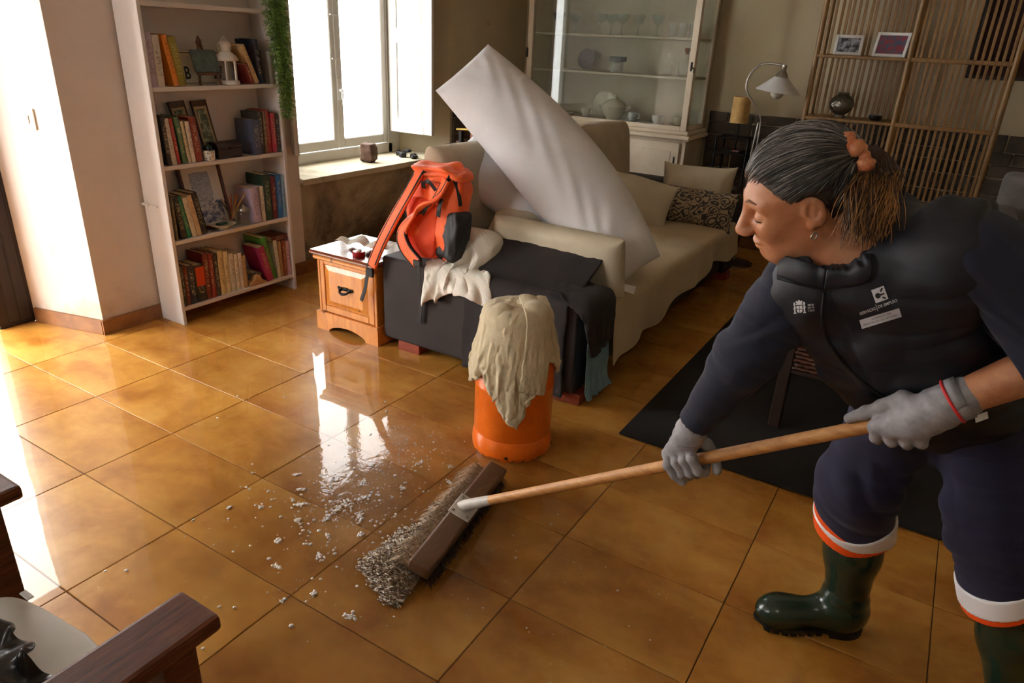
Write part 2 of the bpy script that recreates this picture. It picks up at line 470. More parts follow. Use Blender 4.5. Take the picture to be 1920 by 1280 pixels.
# ================================================================== bookcase by the door
M_bc = mat('bookcase_white', (222, 217, 214), (212, 206, 202), rough=0.4, scale=2.5, bump=0.04)
BX0, BX1 = -1.07, -0.89
bc = thing('bookcase', 'tall white open bookcase standing against the wall beside the window', 'bookcase', (-0.98, 0.73, 0))
for ya in (0.352, 1.085):
    MB().box((BX0, ya, 0), (BX1, ya + 0.018, 2.02), 0.0015).build('side_panel', M_bc, bc, world=True)
SH = [0.093, 0.436, 0.796, 1.148, 1.502, 1.85]
for z in SH: MB().box((BX0 + 0.004, 0.37, z - 0.02), (BX1 - 0.002, 1.085, z), 0.0015).build('shelf', M_bc, bc, world=True)
MB().box((BX0, 0.37, 2.0), (BX1, 1.085, 2.02), 0.0015).build('top_panel', M_bc, bc, world=True)
MB().box((BX0, 0.37, 0.073), (BX0 + 0.004, 1.085, 2.0)).build('back_panel', M_bc, bc, world=True)
MB().box((-1.02, 0.345, 0.595), (-0.96, 0.352, 0.605), 0.001).box((-1.075, 0.34, 0.594), (-1.02, 0.352, 0.606), 0.001).build('wall_bracket', M_bc, bc, world=True)

# books: cover shell coloured per book, page block a part of its own
M_cover, k, p, tc = blank('book_cover')
oi = k.new('ShaderNodeObjectInfo')
sep = k.new('ShaderNodeSeparateXYZ'); k.link(tc.outputs['Generated'], sep.inputs[0])
so = k.new('ShaderNodeSeparateXYZ'); k.link(tc.outputs['Object'], so.inputs[0])
cv = k.new('ShaderNodeCombineXYZ'); k.link(oi.outputs['Random'], cv.inputs[0]); k.link(k.math('MULTIPLY', so.outputs['Z'], 1.0), cv.inputs[2]); k.link(k.math('MULTIPLY', so.outputs['Y'], 0.35), cv.inputs[1])
vv = k.new('ShaderNodeVectorMath', operation='ADD'); k.link(cv.outputs[0], vv.inputs[0])
c2 = k.new('ShaderNodeCombineXYZ'); k.link(k.math('MULTIPLY', oi.outputs['Random'], 50.0), c2.inputs[2]); k.link(c2.outputs[0], vv.inputs[1])
nz = k.noise(vv.outputs[0], 240, 1, 0.4)
mid = k.math('MULTIPLY', k.math('GREATER_THAN', sep.outputs['Z'], 0.22), k.math('LESS_THAN', sep.outputs['Z'], 0.85))
spine = k.math('GREATER_THAN', sep.outputs['X'], 0.985)
ctr = k.math('LESS_THAN', k.math('ABSOLUTE', k.math('SUBTRACT', sep.outputs['Y'], 0.5)), 0.28)
letters = k.math('MULTIPLY', k.math('MULTIPLY', mid, spine), k.math('MULTIPLY', ctr, k.math('GREATER_THAN', nz, 0.56)))
bright = k.new('ShaderNodeRGBToBW'); k.link(oi.outputs['Color'], bright.inputs[0])
ink = k.mix(k.math('GREATER_THAN', bright.outputs[0], 0.25), lin((214, 200, 160)), lin((60, 46, 44)))
wear = k.noise(tc.outputs['Object'], 40, 4, 0.6)
colr = k.mix(k.math('MULTIPLY', letters, 0.55), oi.outputs['Color'], ink)
colr = k.mix(k.math('MULTIPLY', k.math('SUBTRACT', wear, 0.4, clamp=True), 0.7), colr, lin((120, 110, 98)))
k.link(colr, p.inputs['Base Color']); p.inputs['Roughness'].default_value = 0.45
M_pages = mat('book_pages', (214, 198, 166), (190, 170, 136), rough=0.9, scale=4, stretch=(1, 160, 1), bump=0.2, bscale=40)

def book(y, th, z, h, lean, col, label, d=0.135, xf=-0.905, group='books in the bookcase', soft=True, turn=0.0):
    t = thing('book', label, 'book', (xf, y, z + 0.0005), group=group)
    t.rotation_euler = (-math.radians(lean), 0, turn)
    if lean < 0: pass
    c = 0.0022
    mb = MB()
    # spine (slightly rounded) and two boards
    pr = [(0, 0.0), (0.003, th * 0.25), (0.0035, th * 0.5), (0.003, th * 0.75), (0, th)]
    mb.prism([(-c, th), (-c, 0)] + pr, 0, h)
    mb.box((-d, 0, 0), (-c, c, h)).box((-d, th - c, 0), (-c, th, h))
    cv = mb.build('cover', M_cover, t, smooth=40)
    cv.color = lin(col)
    MB().box((-d + 0.004, c, 0.003), (-c, th - c, h - 0.004)).build('page_block', M_pages, t)
    return t
U, S2, S1, S0 = 'upper shelf', 'second shelf', 'third shelf', 'bottom shelf'
z3, z2, z1, z0 = SH[3], SH[2], SH[1], SH[0]
# upper shelf (lantern and number plate)
book(0.378, 0.03, z3, 0.228, 0, (182, 170, 190), 'lilac-grey book at the left end of the lantern shelf')
book(0.410, 0.034, z3, 0.219, 0, (214, 208, 200), 'white book next to the lilac one on the lantern shelf')
book(0.490, 0.027, z3, 0.221, -9.0, (214, 128, 30), 'orange book leaning left against its neighbours on the lantern shelf')
book(0.519, 0.038, z3, 0.213, -9.0, (140, 128, 30), 'olive green book leaning on the orange one beside the number plate')
book(0.955, 0.026, z3, 0.195, -22, (196, 160, 110), 'tan book leaning steeply to the right of the white lantern', xf=-0.91)
book(1.0, 0.03, z3, 0.212, -6.5, (38, 42, 66), 'tall navy book behind the leaning tan one on the lantern shelf', xf=-0.93)
book(1.052, 0.026, z3, 0.16, 0, (150, 146, 140), 'short grey book at the right end of the lantern shelf')
book(0.925, 0.02, z3, 0.10, -20, (122, 38, 30), 'small dark red booklet leaning beside the white lantern', xf=-0.902, d=0.1)
# second shelf
book(0.398, 0.024, z2, 0.226, -1.0, (34, 32, 32), 'black book at the left end of the shelf with the wooden box')
book(0.426, 0.024, z2, 0.212, -4.5, (206, 202, 196), 'white book second from left on the shelf with the wooden box')
book(0.453, 0.017, z2, 0.212, -4.5, (160, 48, 46), 'thin red-spined book between white and green ones, wooden box shelf')
book(0.481, 0.024, z2, 0.218, -5, (74, 112, 78), 'green book leaning beside cream ones on the wooden box shelf')
book(0.509, 0.017, z2, 0.197, -5, (212, 200, 166), 'thin cream book right of the green one, wooden box shelf')
book(0.529, 0.023, z2, 0.194, -4.0, (220, 214, 200), 'off-white book left of the russet one, wooden box shelf')
book(0.555, 0.036, z2, 0.212, -4.0, (132, 46, 30), 'thick russet book ending the left row on the wooden box shelf')
book(0.895, 0.05, z2, 0.178, 0, (68, 74, 100), 'dusty blue book with its cover turned to the room, right of the box', xf=-0.895)
book(0.947, 0.026, z2, 0.214, 0, (52, 46, 44), 'charcoal book behind the dusty blue one')
book(0.976, 0.02, z2, 0.217, 0, (120, 92, 66), 'brown book left of the red one on the wooden box shelf')
book(0.998, 0.026, z2, 0.221, 0, (150, 34, 32), 'tall red book at the right of the wooden box shelf', xf=-0.912)
book(1.026, 0.03, z2, 0.205, 0, (170, 48, 70), 'raspberry pink-spined book between red and black ones')
book(1.058, 0.022, z2, 0.201, 0, (26, 28, 32), 'black book at the right end of the wooden box shelf')
# third shelf
book(0.386, 0.014, z1, 0.22, 0, (96, 84, 56), 'thin olive-brown book at the left end of the brush jar shelf')
book(0.414, 0.032, z1, 0.216, -4.0, (30, 28, 28), 'thick black book left of the emerald one, brush jar shelf')
book(0.452, 0.022, z1, 0.214, -9, (18, 132, 96), 'emerald green book leaning on the brush jar shelf')
book(0.478, 0.026, z1, 0.200, -9, (218, 208, 188), 'cream paperback right of the emerald book')
book(0.507, 0.025, z1, 0.209, -9.4, (206, 176, 136), 'pale tan paperback between cream and black ones on the brush jar shelf')
book(0.535, 0.032, z1, 0.218, -10, (24, 22, 24), 'black book with light lettering leaning before the framed blue print')
book(0.86, 0.045, z1, 0.190, -4, (188, 170, 196), 'lilac picture book turned outwards beside the jars', xf=-0.9)
book(0.912, 0.024, z1, 0.19, 0, (218, 212, 206), 'white book between lilac and dark green ones, brush jar shelf')
book(0.938, 0.05, z1, 0.25, 0, (26, 58, 44), 'thick dark green book, tallest on the brush jar shelf')
book(0.99, 0.032, z1, 0.232, 0, (104, 34, 44), 'maroon book between dark green and blue ones')
book(1.024, 0.036, z1, 0.24, 0, (40, 112, 178), 'bright blue book with yellow lettering, right of the maroon one')
book(1.062, 0.02, z1, 0.232, 0, (130, 168, 196), 'pale blue thin book at the right end of the brush jar shelf')
# bottom shelf
book(0.372, 0.026, z0, 0.212, 0, (46, 44, 30), 'dark olive book at the left end of the bottom shelf')
book(0.400, 0.018, z0, 0.204, 0, (110, 36, 32), 'thin dark red book second from left on the bottom shelf')
book(0.420, 0.036, z0, 0.203, 0, (28, 36, 58), 'dark blue book with coloured lettering on the bottom shelf')
book(0.458, 0.056, z0, 0.196, 0, (30, 26, 26), 'thick black book with an orange band on the bottom shelf')
MB().box((-0.9035, 0.463, z0 + 0.085), (-0.899, 0.51, z0 + 0.185)).build('spine_band', mat('orange_paper', (208, 66, 30), (190, 56, 26), rough=0.5), bpy.data.objects['book'] if False else [o for o in COL.objects if o.get('label', '').startswith('thick black book with an orange band')][0], world=True)
book(0.516, 0.029, z0, 0.246, 0, (112, 28, 26), 'dark red hardback right of the orange-banded book')
book(0.547, 0.026, z0, 0.240, 0, (134, 36, 30), 'second dark red hardback of the pair on the bottom shelf')
book(0.575, 0.024, z0, 0.228, 0, (54, 46, 40), 'dark brown book between red and cream ones on the bottom shelf')
book(0.601, 0.032, z0, 0.24, 0, (214, 192, 138), 'cream paperback, first of the pale row on the bottom shelf')
book(0.635, 0.029, z0, 0.231, 0, (222, 206, 160), 'cream paperback with red lettering, second of the pale row')
book(0.666, 0.032, z0, 0.212, 0, (206, 202, 190), 'grey-white paperback in the middle of the pale row')
book(0.700, 0.024, z0, 0.203, 0, (222, 214, 196), 'white paperback fourth in the pale row, bottom shelf')
book(0.726, 0.024, z0, 0.204, 0, (216, 206, 196), 'white paperback with purple lettering, fifth in the pale row')
book(0.752, 0.022, z0, 0.186, 0, (176, 142, 92), 'tan paperback ending the pale row on the bottom shelf')
book(0.862, 0.026, z0 + 0.035, 0.13, -62, (52, 54, 56), 'dark slanted book slumped against the pale row, bottom shelf', xf=-0.91, d=0.12)
book(0.905, 0.04, z0, 0.21, -14, (160, 30, 82), 'magenta and white paperback leaning on the bottom shelf', xf=-0.895)
book(0.95, 0.03, z0, 0.26, -14, (62, 128, 44), 'large green book leaning behind the magenta paperback', xf=-0.905, d=0.15)
book(0.983, 0.022, z0, 0.222, -3, (216, 210, 200), 'white paperback right of the large green book')
book(1.007, 0.021, z0, 0.21, -2, (170, 132, 92), 'light brown paperback near the right end of the bottom shelf')
book(1.030, 0.024, z0, 0.21, 0, (138, 70, 44), 'rust brown paperback second from the right end, bottom shelf')
book(1.056, 0.026, z0, 0.202, 0, (196, 160, 182), 'pink-lilac paperback at the right end of the bottom shelf')
_fb = thing('book', 'dark red book lying flat on top of the row, bottom right shelf', 'book', (-0.91, 1.079, z0 + 0.2115), group='books in the bookcase')
_c = MB().box((-0.13, -0.115, 0), (0, 0, 0.002)).box((-0.13, -0.115, 0.03), (0, 0, 0.032)).box((-0.003, -0.115, 0), (0, 0, 0.032)).build('cover', M_cover, _fb); _c.color = lin((96, 28, 28))
MB().box((-0.128, -0.112, 0.002), (-0.003, -0.002, 0.03)).build('page_block', M_pages, _fb)

# ---- number plate sign
def text_mesh(s, size, ext=0.0008, font_bold=False, sx=1.0, align='CENTER', off=0.0):
    cu = bpy.data.curves.new('lettering', 'FONT'); cu.body = s; cu.size = size; cu.extrude = ext; cu.align_x = align; cu.align_y = 'CENTER'; cu.offset = off
    cu.resolution_u = 3
    o = bpy.data.objects.new('lettering', cu); COL.objects.link(o)
    dg = bpy.context.evaluated_depsgraph_get()
    me = bpy.data.meshes.new_from_object(o.evaluated_get(dg))
    bpy.data.objects.remove(o)
    me.transform(Matrix.Diagonal((sx, 1, 1, 1)))
    return me
M_tin = mat('cream_enamel_tin', (236, 230, 212), (206, 196, 172), rough=0.35, scale=14, metal=0.2)
M_ink = mat('black_ink', (24, 22, 20), (34, 30, 28), rough=0.6)
pl = thing('number_plate', 'cream tin number plate with black letters propped behind the small easel', 'sign', (-0.985, 0.712, z3 + 0.0005), rot=(0, math.radians(-8), 0))
MB().box((-0.001, -0.165, 0), (0.001, 0.165, 0.15), 0.0008).build('plate', M_tin, pl)
def on_plane(me, x, y, z):   # text in the plate's plane, facing +x
    me.transform(Matrix(((0, 0, 1, x), (1, 0, 0, y), (0, 1, 0, z), (0, 0, 0, 1)))); return me
obj('lettering', on_plane(text_mesh('GB', 0.082, sx=0.72, off=0.001), 0.0018, -0.108, 0.05), M_ink, pl)
obj('lettering', on_plane(text_mesh('27', 0.082, sx=0.72, off=0.001), 0.0018, 0.085, 0.05), M_ink, pl)
sm = MB(); pts = []
for i in range(10):
    r = 0.02 if i % 2 == 0 else 0.008
    a = PI / 2 + i * PI / 5; pts.append((0.0018, -0.128 + r * math.cos(a), 0.115 + r * math.sin(a)))
sm.quad(*pts).build('star', M_ink, pl)
MB().box((0.001, -0.158, 0.004), (0.0016, 0.158, 0.007)).box((0.001, -0.158, 0.143), (0.0016, 0.158, 0.146)).build('border_line', M_ink, pl)
# ---- small easel with slate picture
M_eas = wood('brown_easel_wood', (104, 62, 36), (70, 40, 22), stretch=(6, 6, 1))
ez = thing('tabletop_easel', 'little brown wooden easel holding a grey-green slate picture', 'easel', (-0.945, 0.695, z3 + 0.0005))
for s in (-1, 1):
    MB().tube([(0.03, s * 0.06, 0), (0.012, s * 0.045, 0.055), (-0.02, s * 0.012, 0.15), (-0.03, s * 0.004, 0.2)], 0.0065, 8, flat=(1, 1)).build('leg', M_eas, ez)
MB().tube([(-0.07, 0, 0), (-0.03, 0, 0.2)], 0.005, 8).build('back_leg', M_eas, ez)
MB().box((0.012, -0.062, 0.046), (0.034, 0.062, 0.058), 0.003).build('ledge', M_eas, ez)
MB().prism([(-0.014, 0), (0, 0.03), (0.016, 0.004), (0.006, -0.01), (-0.01, -0.012)], -0.004, 0.004, Matrix.Translation((-0.03, 0, 0.19)) @ Matrix.Rotation(PI / 2, 4, 'Z') @ Matrix.Rotation(PI / 2, 4, 'X')).build('finial', M_eas, ez)
M_slate = mat('slate_painting', (92, 108, 104), (60, 74, 72), rough=0.7, scale=22, bump=0.3)
MB().box((-0.004, -0.07, 0), (0.003, 0.07, 0.105), 0.002, Matrix.Translation((0.018, 0, 0.058)) @ Matrix.Rotation(math.radians(-16), 4, 'Y')).build('slate_panel', M_slate, ez)
# ---- lantern
M_lan = mat('white_lantern_tin', (232, 228, 222), (214, 208, 200), rough=0.35)
M_lglass = glass('lantern_glass', (0.86, 0.88, 0.9), haze=0.08)
ln = thing('lantern', 'small white metal candle lantern on the upper bookcase shelf', 'lantern', (-0.955, 0.825, z3 + 0.0005))
MB().lathe([(0.0, 0), (0.056, 0), (0.058, 0.006), (0.056, 0.014), (0.05, 0.02), (0.0, 0.02)], 24).build('base', M_lan, ln, smooth=35)
for i in range(6):
    a = i * PI / 3 + 0.3
    MB().tube([(0.047 * math.cos(a), 0.047 * math.sin(a), 0.018), (0.047 * math.cos(a), 0.047 * math.sin(a), 0.112)], 0.0045, 6).build('post', M_lan, ln)
    a2 = a + PI / 3
    A, B = (0.046 * math.cos(a), 0.046 * math.sin(a)), (0.046 * math.cos(a2), 0.046 * math.sin(a2))
    MB().quad((*A, 0.02), (*B, 0.02), (*B, 0.112), (*A, 0.112)).build('pane', M_lglass, ln)
MB().lathe([(0.058, 0.11), (0.06, 0.116), (0.05, 0.132), (0.032, 0.148), (0.026, 0.152), (0.026, 0.156), (0.0, 0.156)], 24).build('roof', M_lan, ln, smooth=35)
ch = MB().lathe([(0.024, 0.154), (0.026, 0.168), (0.031, 0.182), (0.026, 0.194), (0.012, 0.2), (0, 0.201)], 20).build('chimney_cap', M_lan, ln, smooth=50)
MB().tube([(0, 0.03, 0.15), (0.01, 0.035, 0.18), (0.0, 0, 0.222), (-0.01, -0.035, 0.18), (0, -0.03, 0.15)], 0.0018, 6).build('carry_ring', M_lan, ln)
# ---- two framed botanical panels
M_fr = wood('brown_frame_wood', (88, 60, 40), (58, 38, 26), stretch=(8, 8, 1))
M_bot, k, p, tc = blank('botanical_print')
n_ = k.noise(tc.outputs['Object'], 26, 5, 0.7, 0.6)
k.link(k.ramp(n_, [(0.3, lin((44, 54, 44))), (0.5, lin((78, 92, 72))), (0.6, lin((168, 168, 140))), (0.72, lin((60, 72, 56)))]), p.inputs['Base Color']); p.inputs['Roughness'].default_value = 0.5
M_linen_mat = mat('tan_mount', (178, 156, 120), (160, 138, 104), rough=0.8, scale=30)
for yy, lab, tl in ((0.598, 'left of the two narrow framed botanical panels above the wooden box', -4), (0.712, 'right of the two narrow framed botanical panels above the wooden box', -2)):
    f = thing('picture_frame', lab, 'picture', (-0.985, yy, z2 + 0.0005), rot=(math.radians(-tl), math.radians(-13), 0), group='narrow botanical panels')
    w_, h_ = 0.088, 0.28
    fm = MB()
    fm.box((-0.006, -w_ / 2, 0), (0.006, -w_ / 2 + 0.007, h_), 0.001).box((-0.006, w_ / 2 - 0.007, 0), (0.006, w_ / 2, h_), 0.001).box((-0.006, -w_ / 2, h_ - 0.03), (0.006, w_ / 2, h_), 0.001).box((-0.006, -w_ / 2, 0), (0.006, w_ / 2, 0.03), 0.001)
    fm.build('frame', M_fr, f)
    MB().box((-0.003, -w_ / 2 + 0.007, 0.03), (0.002, w_ / 2 - 0.007, h_ - 0.03)).build('mount', M_linen_mat, f)
    MB().box((0.002, -w_ / 2 + 0.018, 0.042), (0.003, w_ / 2 - 0.018, h_ - 0.042)).build('print', M_bot, f)
# ---- speckled pot, wooden box
M_spk, k, p, tc = blank('speckled_ceramic')
vo = k.new('ShaderNodeTexVoronoi', i_Scale=110.0); k.link(tc.outputs['Object'], vo.inputs['Vector'])
k.link(k.mix(k.math('LESS_THAN', vo.outputs['Distance'], 0.34), lin((216, 212, 204)), lin((50, 60, 66))), p.inputs['Base Color']); p.inputs['Roughness'].default_value = 0.3
po = thing('trinket_pot', 'small white speckled pot filled with dark trinkets beside the wooden box', 'pot', (-0.918, 0.634, z2 + 0.0005))
MB().lathe([(0.0, 0.0), (0.026, 0), (0.03, 0.008), (0.031, 0.045), (0.029, 0.05), (0.028, 0.045), (0.027, 0.012), (0.0, 0.01)], 24).build('pot', M_spk, po, smooth=40)
tr_ = MB()
for i in range(9):
    a = i * 2.4; r = 0.018 * (i / 9) ** 0.5
    tr_.ball((r * math.cos(a), r * math.sin(a), 0.05 + 0.012 * random.random()), 0.008 + 0.004 * random.random(), sz=random.uniform(0.7, 1.6), u=8, v=6)
tr_.build('trinkets', mat('dark_teal_beads', (34, 52, 50), (22, 26, 28), rough=0.25, scale=60), po, smooth=True)
M_box = wood('dark_rosewood', (58, 32, 24), (36, 20, 16), stretch=(6, 1, 6))
wb = thing('wooden_box', 'dark brown wooden box with a curved lid on the second shelf', 'box', (-0.945, 0.755, z2 + 0.0005))
MB().box((-0.04, -0.072, 0), (0.04, 0.072, 0.048), 0.003).build('body', M_box, wb)
lp = [(-0.041, 0.049), (0.041, 0.049), (0.041, 0.06), (0.03, 0.074), (0.012, 0.081), (-0.012, 0.081), (-0.03, 0.074), (-0.041, 0.06)]
MB().prism([(a, b) for a, b in lp], -0.074, 0.074, Matrix(((1, 0, 0, 0), (0, 0, 1, 0), (0, 1, 0, 0), (0, 0, 0, 1)))).build('lid', M_box, wb, smooth=30)
MB().box((0.04, -0.008, 0.04), (0.043, 0.008, 0.056), 0.001).build('clasp', M_iron, wb)
# ---- framed blue print
M_mah = wood('mahogany_frame', (86, 34, 24), (56, 20, 16), stretch=(6, 6, 1))
M_blue, k, p, tc = blank('blue_cityscape_print')
sp = k.new('ShaderNodeSeparateXYZ'); k.link(tc.outputs['Generated'], sp.inputs[0])
br = k.new('ShaderNodeTexBrick', i_Scale=9.0); k.link(k.scaled(tc.outputs['Generated'], (1, 1, 1)), br.inputs['Vector'])
br.inputs['Color1'].default_value = lin((150, 158, 178)); br.inputs['Color2'].default_value = lin((92, 104, 142)); br.inputs['Mortar'].default_value = lin((198, 200, 204))
cz = k.new('ShaderNodeCombineXYZ'); k.link(sp.outputs['Y'], cz.inputs[0]); k.link(sp.outputs['Z'], cz.inputs[1]); k.link(cz.outputs[0], br.inputs['Vector'])
nn = k.noise(tc.outputs['Object'], 34, 5, 0.7, 0.5)
low = k.ramp(nn, [(0.42, lin((52, 60, 104))), (0.5, lin((150, 156, 176))), (0.6, lin((206, 206, 208)))])
pic = k.mix(k.math('GREATER_THAN', sp.outputs['Z'], 0.42), low, br.outputs['Color'])
hz = k.math('ADD', k.math('ABSOLUTE', k.math('SUBTRACT', sp.outputs['Y'], 0.45)), k.math('MULTIPLY', nn, 0.2))
pic = k.mix(k.math('MULTIPLY', k.math('GREATER_THAN', sp.outputs['Z'], 0.42), k.math('GREATER_THAN', hz, 0.42)), pic, lin((204, 206, 210)))
k.link(pic, p.inputs['Base Color']); p.inputs['Roughness'].default_value = 0.15
M_cream_mt = mat('off_white_mount', (214, 212, 210), (200, 198, 196), rough=0.5)
bf = thing('picture_frame', 'mahogany framed blue and white town print leaning at the back of the third shelf', 'picture', (-0.978, 0.655, z1 + 0.0005), rot=(0, math.radians(-13), 0))
w_, h_ = 0.25, 0.335
MB().box((-0.008, -w_ / 2, 0), (0.008, -w_ / 2 + 0.018, h_), 0.002).box((-0.008, w_ / 2 - 0.018, 0), (0.008, w_ / 2, h_), 0.002).box((-0.008, -w_ / 2 + 0.018, 0), (0.008, w_ / 2 - 0.018, 0.018), 0.002).box((-0.008, -w_ / 2 + 0.018, h_ - 0.018), (0.008, w_ / 2 - 0.018, h_), 0.002).build('frame', M_mah, bf)
MB().box((-0.004, -w_ / 2 + 0.017, 0.017), (0.0, w_ / 2 - 0.017, h_ - 0.017)).build('mount', M_cream_mt, bf)
MB().box((0.0, -w_ / 2 + 0.035, 0.03), (0.001, w_ / 2 - 0.035, h_ - 0.045)).build('print', M_blue, bf)
# ---- dish, jars
M_cer = mat('cream_ceramic', (212, 204, 184), (198, 188, 166), rough=0.25, scale=10)
ds = thing('ceramic_dish', 'cream ceramic dish with a green keepsake in it on the third shelf', 'dish', (-0.935, 0.675, z1 + 0.0005))
MB().lathe([(0, 0), (0.028, 0), (0.03, 0.006), (0.05, 0.018), (0.07, 0.026), (0.0715, 0.029), (0.05, 0.023), (0.03, 0.011), (0, 0.009)], 28).build('bowl', M_cer, ds, smooth=50)
MB().box((-0.012, -0.03, 0.022), (0.012, 0.03, 0.034), 0.003).build('keepsake', mat('green_enamel', (24, 74, 50), (16, 50, 36), rough=0.3), ds)
M_clear = glass('clear_glass', (0.93, 0.95, 0.94), haze=0.06)
M_alu = mat('brushed_aluminium', (176, 172, 164), (150, 146, 140), rough=0.3, metal=1.0)
jr = thing('glass_jar', 'glass jar with a domed metal lid on the third shelf', 'jar', (-0.93, 0.812, z1 + 0.0005))
MB().lathe([(0, 0.0), (0.03, 0), (0.033, 0.006), (0.034, 0.06), (0.03, 0.072), (0.026, 0.074)], 24, cap=False).build('jar_body', M_clear, jr, smooth=50)
MB().lathe([(0.029, 0.072), (0.03, 0.082), (0.022, 0.094), (0.008, 0.1), (0.006, 0.106), (0, 0.108)], 24).build('lid', M_alu, jr, smooth=50)
bj = thing('brush_jar', 'glass jar full of pencils and paintbrushes on the third shelf', 'jar', (-0.965, 0.765, z1 + 0.0005))
MB().lathe([(0, 0.0), (0.036, 0), (0.039, 0.006), (0.039, 0.088)], 24, cap=False).build('jar_body', M_clear, bj, smooth=50)
for i in range(9):
    a = i * 2.39; c1 = [(150, 96, 50), (176, 60, 40), (54, 50, 48), (210, 172, 90), (90, 60, 40)][i % 5]
    tip = Vector((0.05 * math.cos(a), 0.055 * math.sin(a), 0.13 + 0.04 * random.random()))
    bs = MB().tube([(-0.4 * tip.x, -0.4 * tip.y, 0.006), tip], [0.0028, 0.0022], 6).build('paintbrush', mat('brush_%d' % (i % 5), c1, rough=0.5), bj)
pb = MB().tube([(0.0, -0.02, 0.01), (0.03, 0.075, 0.165)], [0.003, 0.0025], 6).build('paintbrush', mat('brush_3', (210, 172, 90), rough=0.5), bj)
# ---- wood carving on the bottom shelf
wf = [(-0.06, 0.0), (0.055, 0.0), (0.06, 0.012), (0.03, 0.022), (0.02, 0.05), (0.0, 0.062), (-0.018, 0.054), (-0.03, 0.03), (-0.056, 0.022)]
o = MB().prism(wf, -0.02, 0.02, Matrix(((0, 0, 1, -0.912), (1, 0, 0, 0.835), (0, 1, 0, z0 + 0.0005), (0, 0, 0, 1)))).build('wood_carving', wood('pale_carved_wood', (198, 156, 104), (164, 120, 74), stretch=(4, 1, 4)), None, smooth=40)
md = o.modifiers.new('round', 'BEVEL'); md.width = 0.006; md.segments = 2
tag(o, 'pale carved wooden figure lying among the books on the bottom shelf', 'carving')

# ---- trailing plant
M_fern = mat('fern_green', (126, 162, 70), (66, 104, 40), rough=0.55, scale=30, lo=0.3, hi=0.7)
M_stem = mat('fern_stem', (70, 78, 40), (52, 58, 30), rough=0.7)
fern = thing('trailing_fern', 'green trailing asparagus fern hanging over the right side of the bookcase', 'plant', (-0.98, 1.02, 1.8505))
M_pot = mat('white_pot', (220, 214, 206), rough=0.4)
MB().lathe([(0, 0), (0.05, 0), (0.065, 0.1), (0.068, 0.1), (0.066, 0.092), (0.055, 0.01), (0, 0.01)], 20).build('pot', M_pot, fern, smooth=40)
rnd = random.Random(3)
lf = MB()
strands = []
for s in range(15):
    ex = rnd.uniform(-0.02, 0.05); ey = rnd.uniform(-0.075, 0.06); L = rnd.uniform(0.55, 0.88)
    if s < 4: L = rnd.uniform(0.78, 0.9)
    y_in = 0.06 + ey * 0.8
    ctrl = [(0.0, 0.0, 0.1), (0.06, 0.03 + ey * 0.5, 0.14), (0.11 + ex * 0.4, 0.05 + ey, 0.06), (0.125 + ex, 0.052 + ey * 0.9, -L * 0.3), (0.12 + ex, 0.062 + ey * 0.8, -L * 0.62), (0.118 + ex * 0.8, 0.085 + ey * 0.5, -L)]
    pts = bez(ctrl, 60); strands.append(pts)
    MB().tube(pts, 0.0012, 5).build('stem', M_stem, fern)
    for i, p_ in enumerate(pts[6:]):
        for q in range(9):
            a = rnd.uniform(0, 2 * PI); ln_ = rnd.uniform(0.022, 0.045)
            d = Vector((math.cos(a), math.sin(a), rnd.uniform(-0.9, 0.35))).normalized()
            w = d.cross(Vector((rnd.uniform(-1, 1), rnd.uniform(-1, 1), rnd.uniform(-1, 1)))).normalized() * 0.0030
            b0 = p_ + Vector((0, 0, rnd.uniform(-0.008, 0.008)))
            lf.quad(b0, b0 + d * ln_ * 0.5 + w, b0 + d * ln_ + Vector((0, 0, -0.004)), b0 + d * ln_ * 0.5 - w)
o = lf.build('needles', M_fern, fern); o['kind'] = 'stuff'
# ---- light switch on the splayed jamb
jd = Vector((X0 - XW, 0.057 + 0.05, 0)).normalized(); jn = Vector((jd.y, -jd.x, 0))
sw = thing('light_switch', 'square cream light switch on the plaster jamb by the door', 'light switch')
sw.matrix_basis = basis(jd, -jn, (0, 0, 1), Vector((-1.282, 0.0095, 1.0)) + jn * 0.0005)
M_sw = mat('cream_plastic', (226, 214, 190), (214, 200, 172), rough=0.4)
MB().box((-0.046, -0.009, -0.046), (0.046, 0.0, 0.046), 0.004, seg=2).build('plate', M_sw, sw)
MB().box((-0.017, -0.0125, -0.017), (0.017, -0.009, 0.017), 0.0015).build('rocker', mat('rocker_beige', (200, 182, 150), rough=0.4), sw)
